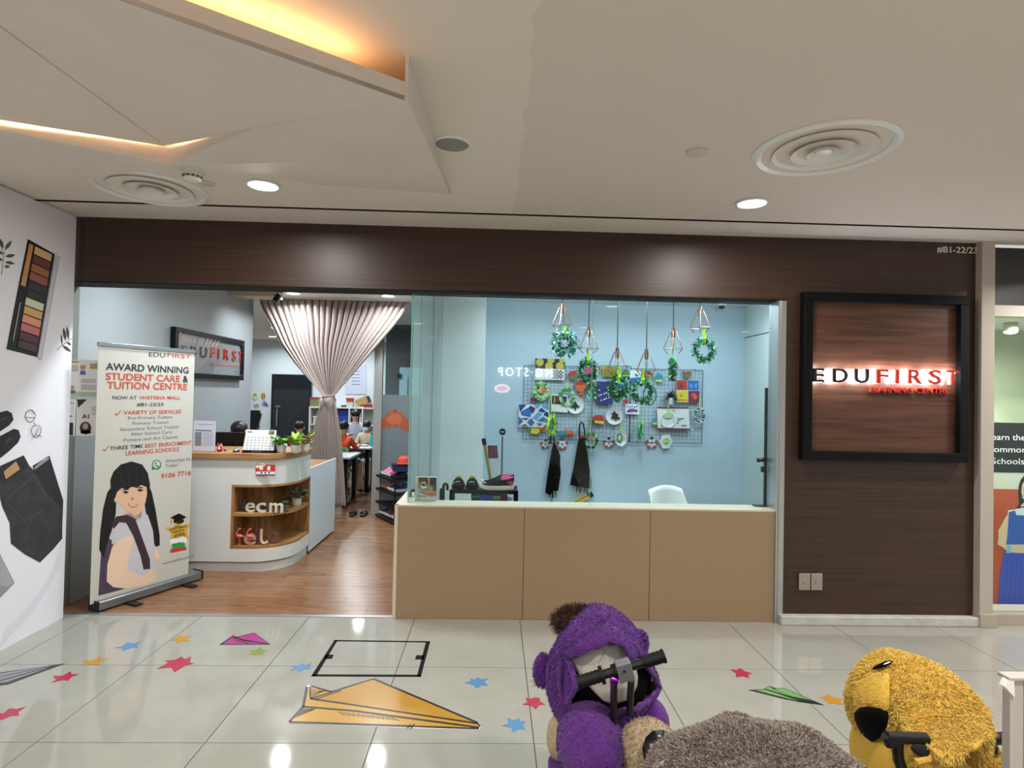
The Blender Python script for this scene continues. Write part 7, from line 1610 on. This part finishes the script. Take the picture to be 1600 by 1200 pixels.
MB().tube([at(*p, Y=-2.56)-o0 for p in Ze((415,778),(520,785),(760,795))], .018, 12).tube([at(*Ze((412,765))[0], Y=-2.56)-o0, at(*Ze((455,835))[0], Y=-2.56)-o0], [.016,.022], 10).build('handlebar', GRIP, yt)
MB().tube([at(*p, Y=-2.40)-o0 for p in Ze((1180,820),(1300,800),(1445,790))], .020, 12).box(*[v for v in (0, .001, 0, .001, 0, .001)]).build('handlebar', GRIP, yt)
a_, b_ = at(*Ze((1205,830))[0], Y=-2.42)-o0, at(*Ze((1345,915))[0], Y=-2.42)-o0; MB().box(a_.x, b_.x, a_.y-.02, a_.y+.03, b_.z, a_.z).build('battery_box', BLACK, yt, bevel=.006)
MB().tube([at(*p, Y=-2.54)-o0 for p in Ze((515,800),(510,900),(520,980),(545,1050),(560,1120))], .017, 10).build('steering_stem', GRIP, yt)
MB().ell(at(*Ze((735,905))[0], Y=-2.575)-o0, (.046, .010, .020), 14, 8, rot=Matrix.Rotation(.35, 3, 'Y')).build('flap_gap_shade', GAP, yt)  # black ellipsoid paints the dark of the gap under the neck flap
yb_ = Vector((yc.x-.06, yc.y-.10, .33)); body = local(blob(yb_, (.165, .30, .25), 7, .01), o0); body.build('body', YB, yt)
fl_ = local(blob(at(*Ze((1190,980))[0], Y=-2.50), (.026, .02, .075), 9, .003, 16, 10), o0); fo = fl_.build('tail_strip', YB, yt); fur(fl_, 700, .016, .0035, YF, fo, 12, None, .5)
fl_ = local(blob(at(*Ze((1320,1000))[0], Y=-2.36), (.05, .05, .05), 10, .003, 16, 10), o0); fo = fl_.build('side_paw', YB, yt); fur(fl_, 900, .016, .0035, YF, fo, 13, None, .5)
fl_ = local(blob(at(*Ze((740,1020))[0], Y=-2.56), (.045, .03, .03), 10, .003, 16, 10), o0); fo = fl_.build('chest_patch', YB, yt); fur(fl_, 700, .016, .0035, YF, fo, 14, None, .5)
for sx in (-1, 1):
    for sy in (-1, 1): MB().lathe([(.075, 0), (.085, .04), (.07, .25)], (sx*.09-.06, sy*.15-.10, 0), 18).build('leg', YB, yt)

b = local(MB().tube([at(x, y, Y=-2.585) for x, y in Ze((670,1000),(720,985),(775,975),(815,945),(825,900))], .010, 8), o0); fo = b.build('hem_fringe', YB, yt); fur(b, 1500, .016, .0032, YF, fo, 15, None, .4)

# purple one
PF = mat('fur_purple', '#561f7c', .85, sheen=.15, noise=.2, nscale=35); PB = mat('plush_purple', '#4a1668', .9, sheen=.15, noise=.2, nscale=14, bump=.4, bscale=60)
pc_ = at(938, 1052, Y=-2.16); pr3 = (.205, .21, .232)
pt_ = thing('plush_ride_on', 'purple plush ride-on toy with torn open head and black handlebar', 'ride-on toy', (pc_.x, pc_.y, 0)); o0 = Vector((pc_.x, pc_.y, 0))
full_ = blob(pc_, pr3, 11, .016, 110, 72, 7.0)
Zu = lambda *p: zp(840, 950, 4.8, *p)
openp = Zu((215,360),(300,350),(335,250),(350,215),(420,190),(560,200),(660,230),(735,270),(760,330),(820,440),(895,520),(912,610),(860,680),(740,755),(560,800),(430,835),(330,790),(235,740),(230,680),(290,590),(250,430))
Pi = CROT.transposed()
def topx(v): q = Pi @ (Vector(v)-CAMLOC); return (800+F*q.x/-q.z, 600-F*q.y/-q.z)
def inside(p, poly):
    x, y = p; r = False; n = len(poly)
    for i in range(n):
        (x1, y1), (x2, y2) = poly[i], poly[i-1]
        if (y1 > y) != (y2 > y) and x < (x2-x1)*(y-y1)/(y2-y1)+x1: r = not r
    return r
kf = []
for f in full_.f:
    c = sum((Vector(full_.v[i]) for i in f), Vector())/len(f)
    if c.y < pc_.y and inside(topx(c), openp): continue
    kf.append(f)
hood = MB(); hood.add(full_.v, kf); local(hood, o0); ho = hood.build('hood', PB, pt_, ang=3); s = ho.modifiers.new('t', 'SOLIDIFY'); s.thickness = .012; s.offset = -1
fur(hood, 9000, .011, .003, PF, ho, 21, lambda p: p.y < .1, .4)
# inner foam head and black lining
inn = MB(); inn.ell(pc_+Vector((0, .015, 0)), (.183, .185, .205), 48, 32); local(inn, o0); inn.build('black_lining', mat('lining_black', '#040404', .95, spec=.1), pt_, ang=3)
edges_ = [((352,248),(655,222)), ((345,300),(690,290)), ((335,350),(705,350)), ((222,372),(712,400)), ((255,430),(735,460)), ((320,505),(748,515)), ((370,565),(742,580)), ((430,630),(715,640)), ((490,690),(660,690)), ((535,712),(610,708))]
frows = [Zu(*[(l[0]+(r[0]-l[0])*k/12, l[1]+(r[1]-l[1])*k/12) for k in range(13)]) for l, r in edges_]
skinflap('foam_shell', frows, pc_+Vector((0, .015, 0)), (.183, .185, .205), [.006]*len(frows), mat('foam_white', '#a5a098', .7, noise=.06, nscale=12, bump=.15), pt_, .008)
MB().ell(at(*Zu((800,600))[0], Y=-2.13)-o0, (.050, .05, .060), 20, 14).ell(at(*Zu((330,690))[0], Y=-2.16)-o0, (.045, .05, .04), 20, 14).build('black_lining', mat('lining_black', '#040404', .95, spec=.1), pt_)
b = MB(); b.tube([proj(x, y, pc_+Vector((0, .015, 0)), (.183, .185, .205), .010)-o0 for x, y in Zu((480,470),(470,420),(500,350),(560,290),(640,270))], .006, 6); b.build('foam_ridge', mat('foam_white', '#a5a098', .7), pt_)
# torn rim and the fold hanging over the top of the opening
rim = MB(); rp_ = [proj(x, y, pc_, pr3, .006)-o0 for x, y in openp]; dense = []
for i in range(len(rp_)):
    a, b2 = rp_[i], rp_[(i+1) % len(rp_)]
    for k in range(4): dense.append(a+(b2-a)*k/4+Vector((0, -.006*math.sin(i*1.7+k), .004*math.sin(i*2.3+k*1.3))))
rim.tube(dense, .010, 8, closed=True); ro = rim.build('torn_rim', PB, pt_); fur(rim, 3500, .014, .0028, PF, ro, 22, None, .3)
fd, fb = skinflap('brow_fold', [Zu(*r) for r in (((200,330),(270,150),(400,90),(520,120),(600,160),(680,220),(740,330)), ((210,350),(290,200),(400,160),(510,150),(590,180),(670,250),(735,350)), ((225,355),(330,255),(395,270),(470,220),(570,205),(660,280),(730,400)), ((235,360),(340,345),(400,310),(470,300),(540,250),(650,290),(710,465)))], pc_, pr3, [.004, .016, .030, .034], PB, pt_, .014)
fur(fb, 3600, .016, .003, PF, fd, 23, None, .4)
b = MB()
for q, r_ in ((((205,200),(200,350)), .008), (((90,420),(80,560),(110,700),(180,850)), .010), (((180,380),(165,550),(190,700),(230,840)), .009), (((300,110),(420,60),(540,80),(640,150)), .007), (((330,280),(470,190),(600,170),(690,240)), .007)):
    b.tube([proj(x, y, pc_, pr3, .004)-o0 for x, y in Zu(*q)], r_, 8)
b.build('cloth_fold', PB, pt_)
tu = local(blob(at(*Zu((280,100))[0], Y=-2.12), (.095, .05, .05), 12, .01, 20, 12), o0); to = tu.build('hair_tuft', mat('tuft_brown', '#2c1610', .85), pt_); fur(tu, 2200, .03, .003, mat('fur_brown', '#3a1d12', .8), to, 24, None, -.2)
b = local(blob(at(*Zu((42,455))[0], Y=-2.12), (.036, .035, .066), 13, .006, 20, 14), o0); eo = b.build('ear', PB, pt_); fur(b, 1200, .010, .003, PF, eo, 25, None, .3)
b = local(blob(at(*Zu((765,265))[0], Y=-2.10), (.030, .03, .05), 14, .006, 16, 12), o0); eo = b.build('ear', PB, pt_); fur(b, 900, .010, .003, PF, eo, 26, None, .3)
bd = at(*Zu((395,1010))[0], Y=-2.36); body = local(blob(bd, (.115, .17, .125), 15, .008), o0); bo = body.build('body', PB, pt_); fur(body, 3000, .009, .003, PF, bo, 27, None, .4)
bd2 = at(*Zu((850,830))[0], Y=-2.22); b = local(blob(bd2, (.062, .10, .075), 16, .004, 24, 16), o0); b.build('shoulder', PB, pt_)
bd3 = at(*Zu((560,960))[0], Y=-2.30); b = local(blob(bd3, (.11, .13, .09), 17, .006, 24, 16), o0); b.build('chest', PB, pt_)
BGF = mat('plush_beige', '#a08d70', .85, noise=.15, nscale=60, bump=.3)
b = local(blob(at(*Zu((160,970))[0], Y=-2.20), (.045, .07, .085), 18, .004, 24, 16), o0); b.build('paw', BGF, pt_)
sc2 = at(*Zu((840,1110))[0], Y=-2.42); b = local(blob(sc2, (.112, .10, .118), 19, .004, 28, 18), o0); so = b.build('seat_cover', BGF, pt_); fur(b, 3500, .009, .003, BGF, so, 28, None, .4)
sr = (.112, .10, .118); b = MB(); sp_ = Zu((785,1050),(810,975),(860,930),(930,920),(990,940),(1045,990),(1050,1060),(960,1130),(840,1190),(800,1150)); cp2 = proj(*Zu((910,1040))[0], sc2, sr, .016)-o0
vs = [cp2]+[proj(x, y, sc2, sr, .010)-o0 for x, y in sp_]; b.add(vs, [(0, i+1, (i+1) % len(sp_)+1) for i in range(len(sp_))]); so = b.build('seat_pad', mat('vinyl_black', '#131316', .25), pt_, ang=3); so.modifiers.new('t', 'SOLIDIFY').thickness = .008
for sx, sy in ((-1, -1), (1, -1), (-1, 1), (1, 1)): MB().lathe([(.055, 0), (.062, .03), (.05, .34)], (bd.x-o0.x+sx*.085, bd.y-o0.y+sy*.12, 0), 18).build('leg', PB, pt_)
MB().cyl((0, .02, .05), (0, .02, pc_.z-.1), .05, n=16).build('neck_tube', BLACK, pt_)
HY = -2.42
h0, h1 = at(*Zu((300,560))[0], Y=HY)-o0, at(*Zu((945,360))[0], Y=HY)-o0; hd = (h1-h0)
MB().cyl(h0+hd*.1, h1-hd*.05, .0155, n=14).build('handlebar', BLACKM, pt_)
for k0, k1 in ((0, .30), (.76, 1)):
    b = MB(); b.cyl(h0+hd*k0, h0+hd*k1, .0205, n=16)
    for j in range(6): kk = k0+(k1-k0)*(j+.5)/6; b.cyl(h0+hd*(kk-.006), h0+hd*(kk+.006), .0225, n=16)
    e = 0 if k0 == 0 else 1; b.cyl(h0+hd*(e-.008), h0+hd*(e+.010), .024, n=16); b.build('grip', GRIP, pt_)
MB().cyl(h0+hd*.26, h0+hd*.30, .030, n=16).cyl(h0+hd*.40, h0+hd*.47, .024, n=14).build('grip_collar', BLACK, pt_)
cb = at(*Zu((650,465))[0], Y=HY-.01)-o0; CR_ = Matrix.Rotation(-.28, 3, 'Y')
MB().obox(cb, (.052, .045, .062), CR_).build('clamp_box', mat('clamp_grey', '#77777a', .4, .5), pt_, bevel=.004); MB().obox(cb+Vector((-.005,-.024,.006)), (.006,.004,.006), CR_).build('clamp_screw', BLACK, pt_)
MB().cyl(at(*Zu((548,535))[0], Y=HY-.015)-o0, at(*Zu((600,545))[0], Y=HY-.015)-o0, .014, n=12).build('bell_button', mat('metal_violet', '#7a1f9a', .2, .8), pt_)
for xa, xb, ya, yb2 in ((572, 570, 560, 880), (702, 690, 540, 800)):
    MB().cyl(at(*Zu((xa, ya))[0], Y=HY+.01)-o0, at(*Zu((xb, yb2))[0], Y=HY+.04)-o0, .0125, n=12).build('steering_post', BLACKM, pt_)
# ------------------------------------------------------------------ white framed board at the right edge
sy_ = -2.78; sx0, sx1 = at(1572, 1130, Y=sy_).x, at(1592, 1130, Y=sy_).x; stz = at(1585, 1060, Y=sy_).z
ss = thing('framed_board', 'white-framed standing board at the right picture edge', 'board', (sx0+.25, sy_, 0)); q = -.25
FRW = mat('frame_offwhite', '#a8a39c', .5)
MB().box(q, q+(sx1-sx0), -.015, .015, 0, stz).build('stile', FRW, ss, bevel=.003); MB().box(.25-(sx1-sx0), .25, -.015, .015, 0, stz).build('stile', FRW, ss, bevel=.003)
MB().box(q-.01, .26, -.020, .020, stz, stz+.012).build('top_rail', FRW, ss, bevel=.003)
MB().box(q+.03, .22, -.006, .006, .10, stz).build('panel', mat('board_mauve', '#756f80', .5), ss); MB().box(q-.02, q+.08, -.10, .06, 0, .02).build('foot', FRW, ss); MB().box(.17, .27, -.10, .06, 0, .02).build('foot', FRW, ss)
tg_ = at(1569, 1066, Y=sy_-.02); b = MB(); b.prism([(x-ss.location.x, z) for x, z in [(at(px, py, Y=sy_).x, at(px, py, Y=sy_).z) for px, py in ((1561,1068),(1566,1058),(1575,1058),(1576,1084),(1570,1078))]], -.02, .0); b.build('torn_tape', mat('tape_white', '#dedcd6', .6), ss)
# ------------------------------------------------------------------ shop sign across the corridor, seen in the glass
OY = -10.0
def vx(px): return at(px, 582, Y=10.15).x
t = thing('lit_shop_sign', 'glowing white shop letters across the corridor, mirrored in the window glass', 'sign', (0, OY+.03, 0), pi)
zs_, ze_ = at(820, 588, Y=10.15).z, at(820, 575, Y=10.15).z
b = MB(); textfit(b, 'NG\u00b7STOP', -vx(863), -vx(778), zs_, ze_-zs_, -.04, 0, .004, 1.35, th=.03); b.build('lettering', mat('sign_glow_white', '#e8f4ff', .5, emit='#dff1ff', estr=24), t, smooth=False)
t = thing('lit_shop_plate', 'red and white oval lit plate under the mirrored shop letters', 'sign', (0, OY+.03, 0), pi)
cx_, cz_ = -vx(785), at(785, 607, Y=10.15).z
b = MB(); b.prism(circ(cx_, cz_, .20, .11, 20), -.03, 0); b.build('plate', mat('plate_glow', '#f0d0d0', .5, emit='#ffd0d8', estr=9), t, smooth=False)
b = MB(); b.prism(circ(cx_, cz_, .14, .06, 20), -.033, -.028); b.build('plate_centre', mat('plate_glow_red', '#e04050', .5, emit='#ff4060', estr=9), t, smooth=False)
